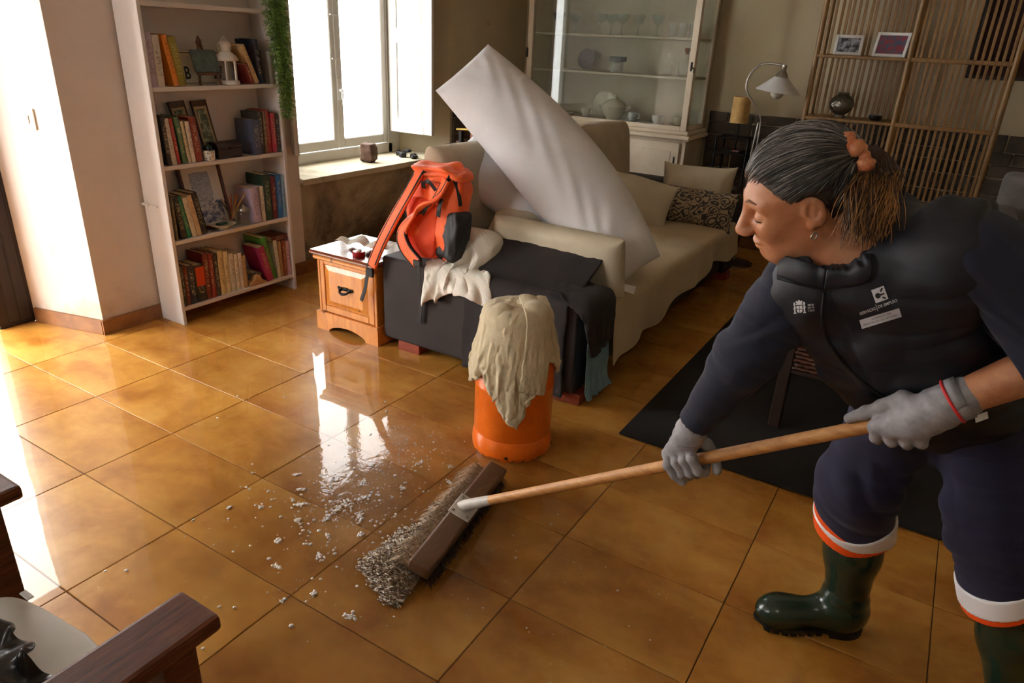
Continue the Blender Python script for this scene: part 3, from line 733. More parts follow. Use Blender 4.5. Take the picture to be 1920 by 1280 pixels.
# ================================================================== cloth and cushions
def nrm(v): return v / np.maximum(np.linalg.norm(v, axis=-1, keepdims=True), 1e-9)
def sd_box(c, h, r=0.02):
    c = np.array(c); h = np.array(h) - r
    def f(p):
        q = np.abs(p - c) - h
        return np.linalg.norm(np.maximum(q, 0), axis=-1) + np.minimum(q.max(-1), 0) - r
    return f
def sd_cyl(c, rad, z0, z1, r=0.02):
    def f(p):
        d = np.linalg.norm(p[..., :2] - np.array(c), axis=-1) - (rad - r)
        h = np.abs(p[..., 2] - (z0 + z1) / 2) - ((z1 - z0) / 2 - r)
        q = np.stack([d, h], -1)
        return np.linalg.norm(np.maximum(q, 0), axis=-1) + np.minimum(q.max(-1), 0) - r
    return f
def sd_floor(z=0.0): return lambda p: p[..., 2] - z
def drape(P, cols, steps=260, it=6, g=9.8, dt=1 / 90, thick=0.008, bend=0.25, mu=0.5, pins=(), damp=0.985, seed=1, jitter=0.0):
    """position-based cloth: a sheet falling over the shapes below it"""
    P = np.array(P, float); n, m, _ = P.shape
    r = np.random.RandomState(seed); P += r.normal(0, jitter, P.shape) if jitter else 0
    Q = P.copy(); W = np.ones((n, m, 1))
    for i, j in pins: W[i, j] = 0
    sl = []
    def add(a, b, s):
        L = np.linalg.norm(P[a] - P[b], axis=-1, keepdims=True); sl.append((a, b, L, s))
    for k0 in (0, 1):
        add((slice(k0, n - 1, 2), slice(None)), (slice(k0 + 1, n, 2), slice(None)), 1.0)
        add((slice(None), slice(k0, m - 1, 2)), (slice(None), slice(k0 + 1, m, 2)), 1.0)
        add((slice(k0, n - 1, 2), slice(0, m - 1)), (slice(k0 + 1, n, 2), slice(1, m)), 0.35)
        add((slice(k0, n - 1, 2), slice(1, m)), (slice(k0 + 1, n, 2), slice(0, m - 1)), 0.35)
    for k0 in (0, 1, 2, 3):
        if bend:
            add((slice(k0, n - 2, 4), slice(None)), (slice(k0 + 2, n, 4), slice(None)), bend)
            add((slice(None), slice(k0, m - 2, 4)), (slice(None), slice(k0 + 2, m, 4)), bend)
    fixed = [(a, b, L, s) for a, b, L, s in sl if P[a].shape == P[b].shape and P[a].size]
    sdf = lambda p: np.min(np.stack([c(p) for c in cols]), 0)
    e = 1e-3; ax = np.eye(3) * e
    for st in range(steps):
        V = (P - Q) * damp; Q = P.copy()
        P = P + V * W; P[..., 2] -= g * dt * dt * W[..., 0]
        for _ in range(it):
            for a, b, L, s in fixed:
                d = P[b] - P[a]; l = np.linalg.norm(d, axis=-1, keepdims=True) + 1e-9
                wa, wb = W[a], W[b]
                c = s * d * (l - L) / l / np.maximum(wa + wb, 1e-9)
                P[a] += wa * c; P[b] -= wb * c
        for _ in range(2):
            dist = sdf(P) - thick
            hit = (dist < 0) & (W[..., 0] > 0)
            if hit.any():
                p = P[hit]
                gr = nrm(np.stack([sdf(p + a_) - sdf(p - a_) for a_ in ax], -1))
                P[hit] = p - gr * dist[hit][:, None]
                mv = P[hit] - Q[hit]; tn = mv - gr * (mv * gr).sum(-1, keepdims=True)
                P[hit] -= tn * mu
    return P
def sheet(name, P, m, parent=None, th=0.006, lv=1, **kw):
    mb = MB().grid([[tuple(q) for q in row] for row in P])
    o = mb.build(name, m, parent, smooth=True, **kw)
    solid(o, th, 0.0)
    if lv: subsurf(o, lv)
    return o

def pillow_mesh(C, Wd, w, t, nu=36, nv=22, pinch=0.10, wr=0.012, seed=0, pe=2.2, plump=0.55, fold=0.0, taper=(1, 1, 1)):
    """cushion along centre points C (first to last end), width vector Wd, full width w, thickness t"""
    D = bez(C, 241)
    rs = random.Random(seed); ph = [rs.uniform(0, 6.28) for _ in range(14)]
    Wd = Vector(Wd).normalized()
    top, bot = [], []
    for i in range(nu):
        u = math.sin((-1 + 2 * i / (nu - 1)) * PI / 2)
        q = (u + 1) / 2 * 240; i0 = min(int(q), 239); c = D[i0].lerp(D[i0 + 1], q - i0)
        T = (D[min(i0 + 6, 240)] - D[max(i0 - 5, 0)]).normalized()
        Wv = (Wd - T * Wd.dot(T)).normalized(); N = Wv.cross(T).normalized()
        rt, rb = [], []
        for j in range(nv):
            v = math.sin((-1 + 2 * j / (nv - 1)) * PI / 2)
            inw = 1 - pinch * (1 - u ** 4) * 0.5
            inu = -pinch * (1 - v * v) * w * 0.25 * u * abs(u) ** 5
            prof = (max(0, 1 - abs(u) ** (pe + 1.2)) * max(0, 1 - abs(v) ** pe)) ** plump
            # soft dents over the body, gathers running in from the seams
            wrk = wr * (0.7 * math.sin(5 * v + 4 * u + ph[0]) * math.sin(7 * u + ph[1]) + 0.5 * math.sin(9 * u - 6 * v + ph[4]))
            wrk += wr * 0.8 * math.sin(84 * u + 5 * math.sin(5 * u + ph[5]) + 3 * v + ph[2]) * abs(v) ** 2.2 * (0.55 + 0.45 * math.sin(11 * u + ph[6]))
            wrk += wr * 0.9 * math.sin(17 * v + ph[3]) * abs(u) ** 8
            if fold: wrk += fold * math.sin(24 * u + 9 * v + ph[7] + 2 * math.sin(4 * v + 3 * u)) * math.exp(-((v - 0.35 * math.sin(3 * u + ph[8])) / 0.5) ** 2)
            edge = min(1.0, 7 * (1 - abs(u))) * min(1.0, 6 * (1 - abs(v)))
            tp = taper[1] + (taper[0] - taper[1]) * max(0, -u) ** 1.6 + (taper[2] - taper[1]) * max(0, u) ** 1.6
            base = c + Wv * (v * w / 2 * inw * tp) + T * inu
            h = t / 2 * prof
            inner = 0 < i < nu - 1 and 0 < j < nv - 1
            rt.append(base + N * (h + wrk * edge) if inner else base.copy())
            rb.append(base - N * (h - wrk * edge * 0.3) if inner else base.copy())
        top.append(rt); bot.append(rb)
    mb = MB().grid(top).grid(bot)
    bmesh.ops.remove_doubles(mb.bm, verts=mb.bm.verts, dist=1e-5)
    return mb
def cushion(name, label, C, Wd, w, t, m, cat='cushion', group=None, tagat=None, **kw):
    me = pillow_mesh(C, Wd, w, t, **kw)
    r = thing(name, label, cat, tuple(Vector(C[len(C) // 2])), group=group)
    o = me.build('cover', m, r, smooth=True, world=True); subsurf(o, 1)
    return r

# ================================================================== nightstand
M_pine, k, p, tc = blank('honey_pine')
v = k.scaled(tc.outputs['Object'], (5, 5, 1)); n1 = k.noise(v, 5, 6, 0.65, 0.8); n2 = k.noise(k.scaled(tc.outputs['Object'], (40, 40, 2)), 4, 3, 0.6)
vo = k.new('ShaderNodeTexVoronoi', i_Scale=9.0); k.link(tc.outputs['Object'], vo.inputs['Vector'])
c_ = k.ramp(k.math('ADD', k.math('MULTIPLY', n1, 0.6), k.math('MULTIPLY', n2, 0.4)), [(0.35, lin((226, 152, 66))), (0.65, lin((186, 108, 38)))])
c_ = k.mix(k.math('LESS_THAN', vo.outputs['Distance'], 0.09), c_, lin((96, 50, 20)))
k.link(c_, p.inputs['Base Color']); p.inputs['Roughness'].default_value = 0.32; p.inputs['Coat Weight'].default_value = 0.3
M_ptop = wood('red_brown_varnish', (134, 66, 34), (98, 44, 24), rough=0.18, stretch=(1, 8, 8), coat=0.6, bump=0.04)
ns = thing('nightstand', 'honey pine nightstand with a dark red-brown top beside the sofa arm', 'nightstand', (-0.14, 0.93, 0))
nx0, nx1, ny0, ny1 = -0.335, 0.055, 0.757, 1.11
def nb(name, a, b, m=M_pine, bev=0.003, par=None): return MB().box(a, b, bev).build(name, m, par or ns, world=True)
nb('top', (nx0 - 0.028, ny0 - 0.03, 0.397), (nx1 + 0.012, ny1, 0.422), M_ptop, 0.009)
nb('top_moulding', (nx0 - 0.015, ny0 - 0.018, 0.372), (nx1 + 0.006, ny1, 0.397), M_pine, 0.008)
nb('side_panel', (nx0, ny0, 0.03), (nx0 + 0.018, ny1, 0.372)); nb('side_panel', (nx1 - 0.018, ny0, 0.03), (nx1, ny1, 0.372))
nb('back_panel', (nx0 + 0.018, ny1 - 0.012, 0.03), (nx1 - 0.018, ny1, 0.372))
nb('stile', (nx0 + 0.018, ny0, 0.1), (nx0 + 0.045, ny0 + 0.02, 0.372)); nb('stile', (nx1 - 0.055, ny0, 0.1), (nx1 - 0.018, ny0 + 0.02, 0.372))
nb('rail', (nx0 + 0.045, ny0, 0.352), (nx1 - 0.055, ny0 + 0.02, 0.372)); nb('rail', (nx0 + 0.045, ny0, 0.1), (nx1 - 0.055, ny0 + 0.02, 0.135))
dm = MB().box((nx0 + 0.047, ny0 + 0.006, 0.137), (nx1 - 0.057, ny0 + 0.018, 0.35))
vo_ = [dm.bm.verts.new(q) for q in ((nx0 + 0.05, ny0 + 0.006, 0.14), (nx1 - 0.06, ny0 + 0.006, 0.14), (nx1 - 0.06, ny0 + 0.006, 0.347), (nx0 + 0.05, ny0 + 0.006, 0.347))]
vi_ = [dm.bm.verts.new(q) for q in ((nx0 + 0.08, ny0 - 0.004, 0.165), (nx1 - 0.09, ny0 - 0.004, 0.165), (nx1 - 0.09, ny0 - 0.004, 0.325), (nx0 + 0.08, ny0 - 0.004, 0.325))]
dm.bm.faces.new(vi_)
for q in range(4): dm.bm.faces.new((vo_[q], vo_[(q + 1) % 4], vi_[(q + 1) % 4], vi_[q]))
dw = dm.build('drawer', M_pine, ns, world=True)
hx, hz = (nx0 + nx1) / 2 - 0.002, 0.248
hm = MB()
for s in (-1, 1):
    hm.ball((hx + s * 0.03, ny0 - 0.008, hz), 0.011, sy=0.6, u=10, v=8).ball((hx + s * 0.045, ny0 - 0.007, hz + 0.004), 0.008, sy=0.5, u=8, v=6)
hm.tube(bez([(hx - 0.034, ny0 - 0.012, hz), (hx - 0.02, ny0 - 0.026, hz - 0.012), (hx, ny0 - 0.03, hz - 0.016), (hx + 0.02, ny0 - 0.026, hz - 0.012), (hx + 0.034, ny0 - 0.012, hz)], 12), [0.005, 0.0055, 0.006, 0.006, 0.0065, 0.007, 0.007, 0.0065, 0.006, 0.006, 0.0055, 0.005], 8)
hm.box((hx - 0.02, ny0 - 0.008, hz - 0.006), (hx + 0.02, ny0 - 0.003, hz + 0.012), 0.003)
hme = hm.mesh('handle'); hme.transform(Matrix.Translation(-ns.location)); obj('handle', hme, M_iron, dw, smooth=50, label='black iron drawer pull')
# plinth with a wavy apron
ap = [(nx0 - 0.012, 0.0), (nx0 + 0.07, 0.0)]
for i in range(13):
    u = i / 12; ap.append((nx0 + 0.075 + u * (nx1 - nx0 - 0.15), 0.012 + 0.03 * math.sin(PI * u) ** 0.7))
ap += [(nx1 - 0.07, 0.0), (nx1 + 0.012, 0.0), (nx1 + 0.012, 0.098), (nx0 - 0.012, 0.098)]
MB().prism(ap, ny0 - 0.014, ny0 + 0.004, Matrix(((1, 0, 0, 0), (0, 0, 1, 0), (0, 1, 0, 0), (0, 0, 0, 1)))).build('plinth', M_pine, ns, world=True)
nb('plinth_side', (nx0 - 0.012, ny0 + 0.004, 0.0), (nx0, ny1, 0.098)); nb('plinth_side', (nx1, ny0 + 0.004, 0.0), (nx1 + 0.012, ny1, 0.098))
# striped cloth and red tin on top
M_str, k, p, tc = blank('striped_linen')
wv = k.new('ShaderNodeTexWave', i_Scale=42.0, i_Distortion=1.2); k.link(tc.outputs['Object'], wv.inputs['Vector'])
k.link(k.ramp(wv.outputs['Fac'], [(0.4, lin((236, 230, 218))), (0.7, lin((150, 142, 130)))]), p.inputs['Base Color']); p.inputs['Roughness'].default_value = 0.9
gx = np.linspace(-0.30, -0.03, 26); gy = np.linspace(0.80, 1.02, 22)
P = np.array([[(x + 0.25 * (y - 0.9), y, 0.50 + 0.02 * math.sin(30 * x) + 0.01 * math.sin(41 * y)) for y in gy] for x in gx]); P[:, :, 0] *= 0.9; P[:, :, 1] = 0.92 + (P[:, :, 1] - 0.92) * (0.7 + 0.35 * np.sin(9 * gx)[:, None])
P = drape(P, [sd_box((-0.14, 0.92, 0.3), (0.25, 0.2, 0.1225), 0.004)], steps=70, thick=0.006, bend=0.1)
P[..., 2] += 0.004 + 0.020 * np.abs(np.sin(28 * P[..., 0] + 11 * P[..., 1])) + 0.014 * np.abs(np.sin(47 * P[..., 1] - 13 * P[..., 0]))
sheet('striped_cloth', P, M_str, th=0.003, label='crumpled grey and white striped cloth on the nightstand', cat='cloth')
rt = thing('red_tin', 'small round red tin with a white stopper on the nightstand', 'tin', (-0.09, 0.80, 0.4225))
MB().lathe([(0, 0), (0.029, 0), (0.03, 0.002), (0.03, 0.02), (0.027, 0.0225), (0, 0.0225)], 24).build('tin_body', mat('red_plastic', (168, 24, 30), (140, 18, 24), rough=0.3), rt, smooth=40)
MB().ball((0.002, 0, 0.027), 0.014, sz=0.55, u=14, v=8).build('stopper', mat('white_plastic', (230, 226, 220), rough=0.4), rt, smooth=True)

# ================================================================== sofa
M_sofa = mat('dark_brown_upholstery', (48, 39, 37), (38, 30, 29), rough=0.75, scale=5, bump=0.12, bscale=160, weave=180)
M_beige = mat('beige_cover', (196, 176, 142), (180, 160, 126), rough=0.9, scale=4, bump=0.2, bscale=120, sheen=0.1, weave=140)
M_cush = mat('taupe_cushion', (188, 174, 150), (174, 158, 134), rough=0.9, scale=4, bump=0.18, bscale=90, weave=160)
M_cream = mat('cream_linen', (214, 204, 180), (200, 188, 162), rough=0.9, scale=4, bump=0.18, bscale=90, weave=160)
M_pil = mat('white_cotton', (226, 226, 228), (216, 216, 218), rough=0.75, scale=5, bump=0.15, bscale=22, bdist=0.01)
M_foot = wood('cherry_foot', (150, 66, 40), (112, 44, 26), stretch=(1, 8, 8))
sofa = thing('sofa', 'long dark brown sofa with beige seat cover standing along the window wall', 'sofa', (0.6, 1.9, 0))
def sb(name, a, b, m=M_sofa, bev=0.025, seg=3): return MB().box(a, b, bev, seg=seg).build(name, m, sofa, smooth=45, world=True)
sb('arm', (0.078, 0.772, 0.05), (1.12, 1.0, 0.462), bev=0.02)
sb('arm', (0.078, 2.93, 0.05), (1.14, 3.12, 0.60))
sb('backrest', (0.02, 1.01, 0.05), (0.15, 2.94, 0.74))
sb('seat_base', (0.2, 1.0, 0.06), (1.10, 2.93, 0.25))
sb('seat_cushion', (0.2, 1.004, 0.25), (1.15, 1.96, 0.40), M_beige, 0.05); sb('seat_cushion', (0.2, 1.97, 0.25), (1.15, 2.928, 0.40), M_beige, 0.05)
for x, y in ((0.16, 0.83), (1.02, 0.83), (0.2, 3.0), (1.02, 3.0)):
    MB().box((x, y - 0.045, 0), (x + 0.13, y + 0.045, 0.05), 0.003).build('foot', M_foot, sofa, world=True)
# beige throw over the seat: flat on top, hanging over the front with a wavy hem
th_ = []
nyy = 70
for i in range(nyy):
    y = 0.985 + i / (nyy - 1) * 1.93
    hem = 0.185 - 0.05 * math.sin((y - 0.98) * 3.1) + 0.05 * max(0, math.sin((y - 1.1) * 2.2)) ** 2 + 0.02 * math.sin(y * 11)
    if y < 1.05: hem = 0.12 + (y - 0.985) * 0.6
    row = []
    for j in range(30):
        s = j / 29
        if s < 0.5:
            x = 0.24 + s / 0.5 * 0.905; z = 0.4085 + 0.003 * math.sin(14 * x + 9 * y) + 0.003 * math.sin(5 * y + 21 * x)
        elif s < 0.6:
            a = (s - 0.5) / 0.1 * PI / 2; x = 1.145 + 0.035 * math.sin(a); z = 0.3735 + 0.035 * math.cos(a)
        else:
            u = (s - 0.6) / 0.4; x = 1.18 + 0.012 * math.sin(y * 17) * u + 0.015 * u * math.sin(6.5 * y + 1) + 0.02 * u; z = 0.3735 + (hem - 0.3735) * u
        row.append((x, y, z))
    th_.append(row)
sheet('sofa_throw', th_, M_beige, th=0.004, lv=1, label='beige fabric throw spread over the sofa seat with its hem hanging down', cat='throw')
# near edge flap of the throw hanging over the sofa corner
# cushions
G = 'cushions on the sofa'
cushion('back_cushion', 'large taupe back cushion behind the orange backpack', [(0.25, 0.97, 0.68), (0.27, 1.38, 0.68), (0.27, 1.82, 0.66)], (-0.15, 0, 1), 0.56, 0.20, M_cush, group=G, pinch=0.03, wr=0.005, pe=7.0, plump=0.4)
cushion('back_cushion', 'taupe back cushion standing in front of the glass cabinet', [(0.31, 2.12, 0.70), (0.33, 2.5, 0.70), (0.33, 2.92, 0.68)], (-0.12, 0, 1), 0.56, 0.20, M_cush, group=G, pinch=0.03, wr=0.005, pe=7.0, plump=0.4)
cushion('bolster_cushion', 'long cream cushion standing against the inside of the near sofa arm', [(0.52, 1.085, 0.54), (0.85, 1.08, 0.54), (1.17, 1.07, 0.54)], (0, -0.2, 1), 0.27, 0.13, M_cream, group=G, pinch=0.02, wr=0.004, pe=6.0, plump=0.4)
cushion('scatter_cushion', 'small cream cushion tucked behind the long cream one', [(0.42, 1.22, 0.60), (0.55, 1.22, 0.615), (0.70, 1.22, 0.58)], (-0.2, 0.9, 0.45), 0.26, 0.16, M_cream, group=G, seed=4, pinch=0.3, nu=44, nv=32)
cushion('scatter_cushion', 'cream crumpled cushion lying left of the patterned one', [(0.40, 2.42, 0.56), (0.60, 2.52, 0.53), (0.84, 2.6, 0.47)], (-0.25, 0.55, 0.85), 0.37, 0.24, M_cream, group=G, seed=5, wr=0.016, pinch=0.3, nu=44, nv=32)
cushion('scatter_cushion', 'plain cream cushion upright behind the patterned one', [(0.66, 2.83, 0.56), (0.9, 2.845, 0.57), (1.13, 2.84, 0.575)], (0, 0.25, 1), 0.37, 0.24, M_cream, group=G, seed=6, pinch=0.22, nu=44, nv=32)
M_dam, k, p, tc = blank('damask_fabric')
v1 = k.new('ShaderNodeTexVoronoi', i_Scale=15.0, feature='F1'); dn = k.noise(tc.outputs['Object'], 9, 3, 0.5, 1.5)
mv = k.new('ShaderNodeVectorMath', operation='ADD'); k.link(tc.outputs['Object'], mv.inputs[0])
cx_ = k.new('ShaderNodeCombineXYZ'); k.link(k.math('MULTIPLY', dn, 0.12), cx_.inputs[0]); k.link(k.math('MULTIPLY', dn, 0.1), cx_.inputs[2]); k.link(cx_.outputs[0], mv.inputs[1]); k.link(mv.outputs[0], v1.inputs['Vector'])
rg = k.math('SINE', k.math('MULTIPLY', v1.outputs['Distance'], 26.0))
k.link(k.mix(k.math('GREATER_THAN', k.math('ADD', rg, k.math('MULTIPLY', k.noise(tc.outputs['Object'], 60, 3, 0.5), 1.2)), 0.6), lin((62, 56, 62)), lin((166, 148, 118))), p.inputs['Base Color']); p.inputs['Roughness'].default_value = 0.85
cushion('scatter_cushion', 'dark grey and beige damask patterned cushion at the far end of the sofa', [(0.70, 2.70, 0.505), (0.95, 2.715, 0.505), (1.20, 2.70, 0.50)], (0, 0.3, 1), 0.25, 0.17, M_dam, group=G, seed=7, wr=0.006, pinch=0.2)
# the two long bed pillows thrown on top
bp_ = cushion('bed_pillow', 'long white bed pillow propped diagonally on top of the sofa pile', [(0.18, 1.256, 1.287), (0.372, 1.262, 1.15), (0.607, 1.25, 0.986), (0.86, 1.25, 0.776), (1.04, 1.24, 0.62), (1.19, 1.215, 0.505)], CR * 0.82 - CD * 0.56 + CF * 0.05, 0.43, 0.25, M_pil, cat='pillow', group='white bed pillows', nu=170, nv=52, wr=0.013, seed=11, pinch=0.10, fold=0.008, taper=(0.78, 1.0, 0.52))
up_ = cushion('bed_pillow', 'second white bed pillow lying beneath the diagonal one', [(0.17, 1.29, 0.935), (0.35, 1.32, 0.82), (0.59, 1.34, 0.70), (0.82, 1.41, 0.615), (0.97, 1.49, 0.65)], CR * 0.60 - CD * 0.72 + CF * 0.35, 0.38, 0.20, M_pil, cat='pillow', group='white bed pillows', nu=140, nv=48, wr=0.012, seed=12, pinch=0.1, fold=0.007)
M_tag = mat('white_tag', (236, 236, 236), rough=0.5)
def care_tag(par, pts):
    o = MB().grid([[pts[0], pts[1]], [pts[3], pts[2]]]).build('care_tag', M_tag, par, world=True); solid(o, 0.001); return o
_o = Vector((1.155, 1.14, 0.455))
care_tag(bp_, [_o, _o + CR * 0.05 + CD * 0.012, _o + CR * 0.038 + CD * 0.045, _o - CR * 0.01 + CD * 0.028])
_o = Vector((1.0, 1.46, 0.74))
care_tag(up_, [_o, _o + CR * 0.03 - CD * 0.008, _o + CR * 0.028 + CD * 0.03, _o + CD * 0.034])

# ================================================================== clothes on the sofa arm
arm_c = sd_box((0.6, 0.886, 0.23), (0.522, 0.114, 0.232), 0.02)
cush_c = sd_box((0.9, 1.075, 0.50), (0.275, 0.055, 0.12), 0.04)
M_coat = mat('dark_brown_wool', (38, 30, 29), (28, 22, 22), rough=0.85, scale=5, bump=0.15, bscale=200)
P = np.array([[(0.56 + 0.52 * a / 38, 1.045 - 0.56 * b / 46, 0.612 - 0.012 * b * (b < 3)) for b in range(47)] for a in range(39)])
P[:, :, 0] += 0.03 * np.sin(P[:, :, 1] * 7)
P = drape(P, [arm_c, cush_c, sd_floor(0.03)], steps=170, thick=0.012, bend=0.15, mu=0.6, jitter=0.003, pins=[(a, b) for a in range(39) for b in range(2)])
dk = sheet('dark_blanket', P, M_coat, th=0.008, label='dark brown blanket hanging over the sofa arm behind the gas bottle', cat='blanket')
M_tow = mat('charcoal_terry', (50, 46, 46), (38, 34, 34), rough=0.95, scale=30, bump=0.5, bscale=260)
P = np.array([[(0.98 + 0.37 * a / 26, 0.95 - 0.21 * b / 22, 0.50 - 0.0004 * b) for b in range(23)] for a in range(27)])
P = drape(P, [sd_box((0.6, 0.886, 0.25), (0.590, 0.135, 0.232), 0.04), sd_floor(0.03)], steps=150, thick=0.01, bend=0.2, mu=0.7, jitter=0.003, seed=2, pins=[(a, b) for a in range(5) for b in range(23)])
sheet('charcoal_towel', P, M_tow, th=0.009, label='charcoal grey towel slung over the corner of the sofa arm', cat='towel')
M_blu = mat('pale_blue_cotton', (128, 164, 182), (108, 144, 164), rough=0.85, scale=8, bump=0.15, bscale=60)
P = np.array([[(0.98 + 0.54 * a / 26, 1.01 - 0.23 * b / 16, 0.476) for b in range(17)] for a in range(27)])
P = drape(P, [sd_box((0.6, 0.886, 0.232), (0.565, 0.125, 0.230), 0.03), sd_floor(0.03)], steps=150, thick=0.004, bend=0.1, mu=0.8, jitter=0.004, seed=4, pins=[(a, b) for a in range(5) for b in range(17)])
sheet('blue_shirt', P, M_blu, th=0.005, label='pale blue garment hanging below the charcoal towel', cat='garment')
# white knitted sweater
M_knit, k, p, tc = blank('white_rib_knit')
wv = k.new('ShaderNodeTexWave', i_Scale=60.0, i_Distortion=0.6, bands_direction='DIAGONAL'); k.link(tc.outputs['Object'], wv.inputs['Vector'])
p.inputs['Base Color'].default_value = lin((232, 226, 214)); p.inputs['Roughness'].default_value = 0.9
k.link(k.bump(k.math('ADD', wv.outputs['Fac'], k.math('MULTIPLY', k.noise(tc.outputs['Object'], 150, 3), 0.5)), 0.45, 0.004), p.inputs['Normal'])
P = np.array([[(0.24 + 0.44 * a / 32 + 0.05 * b / 34, 1.08 - 0.42 * b / 34 + 0.06 * a / 32, 0.60 + 0.03 * math.sin(a * 0.6) + 0.03 * math.sin(b * 0.5)) for b in range(35)] for a in range(33)])
P[:, :, 0] = 0.50 + (P[:, :, 0] - 0.50) * (0.85 + 0.25 * np.sin(np.linspace(0, 7, 35))[None, :])
bump_c = sd_box((0.50, 0.97, 0.50), (0.10, 0.06, 0.10), 0.05)
P = drape(P, [arm_c, bump_c, sd_floor(0.02)], steps=110, thick=0.014, bend=0.1, mu=0.95, jitter=0.004, seed=5)
sheet('white_sweater', P, M_knit, th=0.012, lv=2, label='white ribbed knit sweater bundled on the sofa arm', cat='sweater')

# ================================================================== gas bottle and towel
M_org, k, p, tc = blank('orange_enamel')
n_ = k.noise(tc.outputs['Object'], 18, 6, 0.7); n2 = k.noise(tc.outputs['Object'], 70, 4, 0.6)
sp_ = k.new('ShaderNodeSeparateXYZ'); k.link(tc.outputs['Object'], sp_.inputs[0])
c_ = k.ramp(n_, [(0.35, lin((240, 116, 26))), (0.65, lin((226, 102, 20)))])
rust = k.math('GREATER_THAN', k.math('ADD', n2, k.math('MULTIPLY', k.math('LESS_THAN', sp_.outputs['Z'], 0.014), 0.22)), 0.70)
k.link(k.mix(k.math('MULTIPLY', rust, 0.8), c_, lin((110, 60, 34))), p.inputs['Base Color'])
p.inputs['Roughness'].default_value = 0.32; p.inputs['Coat Weight'].default_value = 0.25
k.link(k.bump(n2, 0.06, 0.003), p.inputs['Normal'])
gb = thing('gas_bottle', 'orange steel butane gas bottle standing on the wet tiles', 'gas bottle', (1.07, 0.372, 0.0))
prof = [(0.118, 0.055), (0.14, 0.07), (0.1445, 0.085), (0.1445, 0.262), (0.1462, 0.266), (0.1462, 0.272), (0.1445, 0.276), (0.1445, 0.365), (0.140, 0.395), (0.127, 0.42), (0.105, 0.438), (0.06, 0.45), (0.0, 0.453)]
MB().lathe(prof, 64).build('body', M_org, gb, smooth=40)
MB().lathe([(0.134, 0.0), (0.146, 0.001), (0.1495, 0.012), (0.151, 0.03), (0.15, 0.05), (0.1455, 0.068), (0.1425, 0.078), (0.136, 0.078), (0.138, 0.05), (0.134, 0.012)], 64).build('foot_ring', M_org, gb, smooth=40)
for a in (-2.55, -1.15, 0.4):
    MB().lathe([(0.0, 0.0), (0.0065, 0.0), (0.0065, 0.0025), (0, 0.0025)], 12, Matrix.Translation((0.1495 * math.cos(a), 0.1495 * math.sin(a), 0.022)) @ Matrix.Rotation(a, 4, 'Z') @ Matrix.Rotation(PI / 2, 4, 'Y')).build('drain_hole', M_ink, gb)
# collar with hand openings
cl = MB(); ncol = 48
for i in range(ncol):
    a0, a1 = 2 * PI * i / ncol, 2 * PI * (i + 1) / ncol
    op = abs((((a0 + 2.9) % (2 * PI / 3)) / (2 * PI / 3)) - 0.5) < 0.28
    for z_a, z_b in (((0.43, 0.46), (0.505, 0.532)) if op else ((0.43, 0.532),)):
        r0, r1 = 0.101, 0.106
        q = [(r * math.cos(a), r * math.sin(a), z) for r in (r0, r1) for a in (a0, a1) for z in (z_a, z_b)]
        f = [(0, 1, 3, 2), (4, 6, 7, 5), (0, 4, 5, 1), (2, 3, 7, 6), (1, 5, 7, 3), (0, 2, 6, 4)]
        vs = [cl.bm.verts.new(v_) for v_ in q]
        for ff in f: cl.bm.faces.new([vs[x] for x in ff])
cl.tube([(0.1035 * math.cos(2 * PI * i / 40), 0.1035 * math.sin(2 * PI * i / 40), 0.533) for i in range(40)], 0.006, 8, closed=True)
cl.build('collar_handle', M_org, gb, smooth=40)
MB().lathe([(0.022, 0.45), (0.022, 0.47), (0.014, 0.475), (0.014, 0.50), (0.017, 0.505), (0, 0.507)], 16).build('valve', M_brass, gb, smooth=40)
def wrap(me, r, ang, z):
    for v_ in me.vertices:
        x, y, zz = v_.co; a = ang + x / r
        v_.co = ((r + 0.0006 + zz * 0.2) * math.cos(a), (r + 0.0006 + zz * 0.2) * math.sin(a), z + y)
    return me
vang = math.atan2(-1.63 - 0.372, 2.24 - 1.07)
obj('stencil_lettering', wrap(text_mesh('HK', 0.028, off=0.0004), 0.1445, vang - 0.62, 0.335), M_ink, gb)
obj('stencil_lettering', wrap(text_mesh('USESE  INVERT  HORIZONT', 0.0105), 0.1445, vang - 0.15, 0.253), M_ink, gb)
# towel over the collar
M_towb = mat('beige_terry', (206, 192, 160), (190, 174, 142), rough=0.95, scale=12, bump=0.45, bscale=240, sheen=0.2)
dirv = Vector((math.cos(vang), math.sin(vang), 0)); side = Vector((-dirv.y, dirv.x, 0))
cen = Vector((1.07, 0.372, 0))
lum = [cen + side * -0.055 + dirv * 0.04, cen + side * 0.03 - dirv * 0.03, cen + side * 0.06 + dirv * 0.055]
bot_c = [sd_cyl((1.07, 0.372), 0.1445, 0.0, 0.40, 0.03), sd_cyl((1.07, 0.372), 0.116, 0.1, 0.548, 0.02), sd_floor(0.01)] + [sd_box((q.x, q.y, 0.535), (0.03, 0.03, 0.03), 0.028) for q in lum]
tw_root = thing('beige_towel', 'beige terry towel draped over the top of the orange gas bottle', 'towel', (1.07, 0.372, 0.54))
n_t = 48
P = np.zeros((n_t, n_t, 3))
for i in range(n_t):
    for j in range(n_t):
        a, b = (i / (n_t - 1) - 0.5) * 0.345, (j / (n_t - 1) - 0.5) * 0.345
        q = cen + dirv * (0.04 + (a + b) * 0.80) + side * ((a - b) * 0.70 - 0.012)
        P[i, j] = (q.x, q.y, 0.60 + 0.022 * math.sin(46 * a + 9 * b) + 0.020 * math.sin(57 * b - 11 * a))
P = drape(P, bot_c, steps=180, thick=0.009, bend=0.10, mu=0.97, jitter=0.004, seed=9)
sheet('towel_cloth', P, M_towb, tw_root, th=0.009, lv=2, world=True)
na, nb2 = 16, 40
P2 = np.zeros((na, nb2, 3))
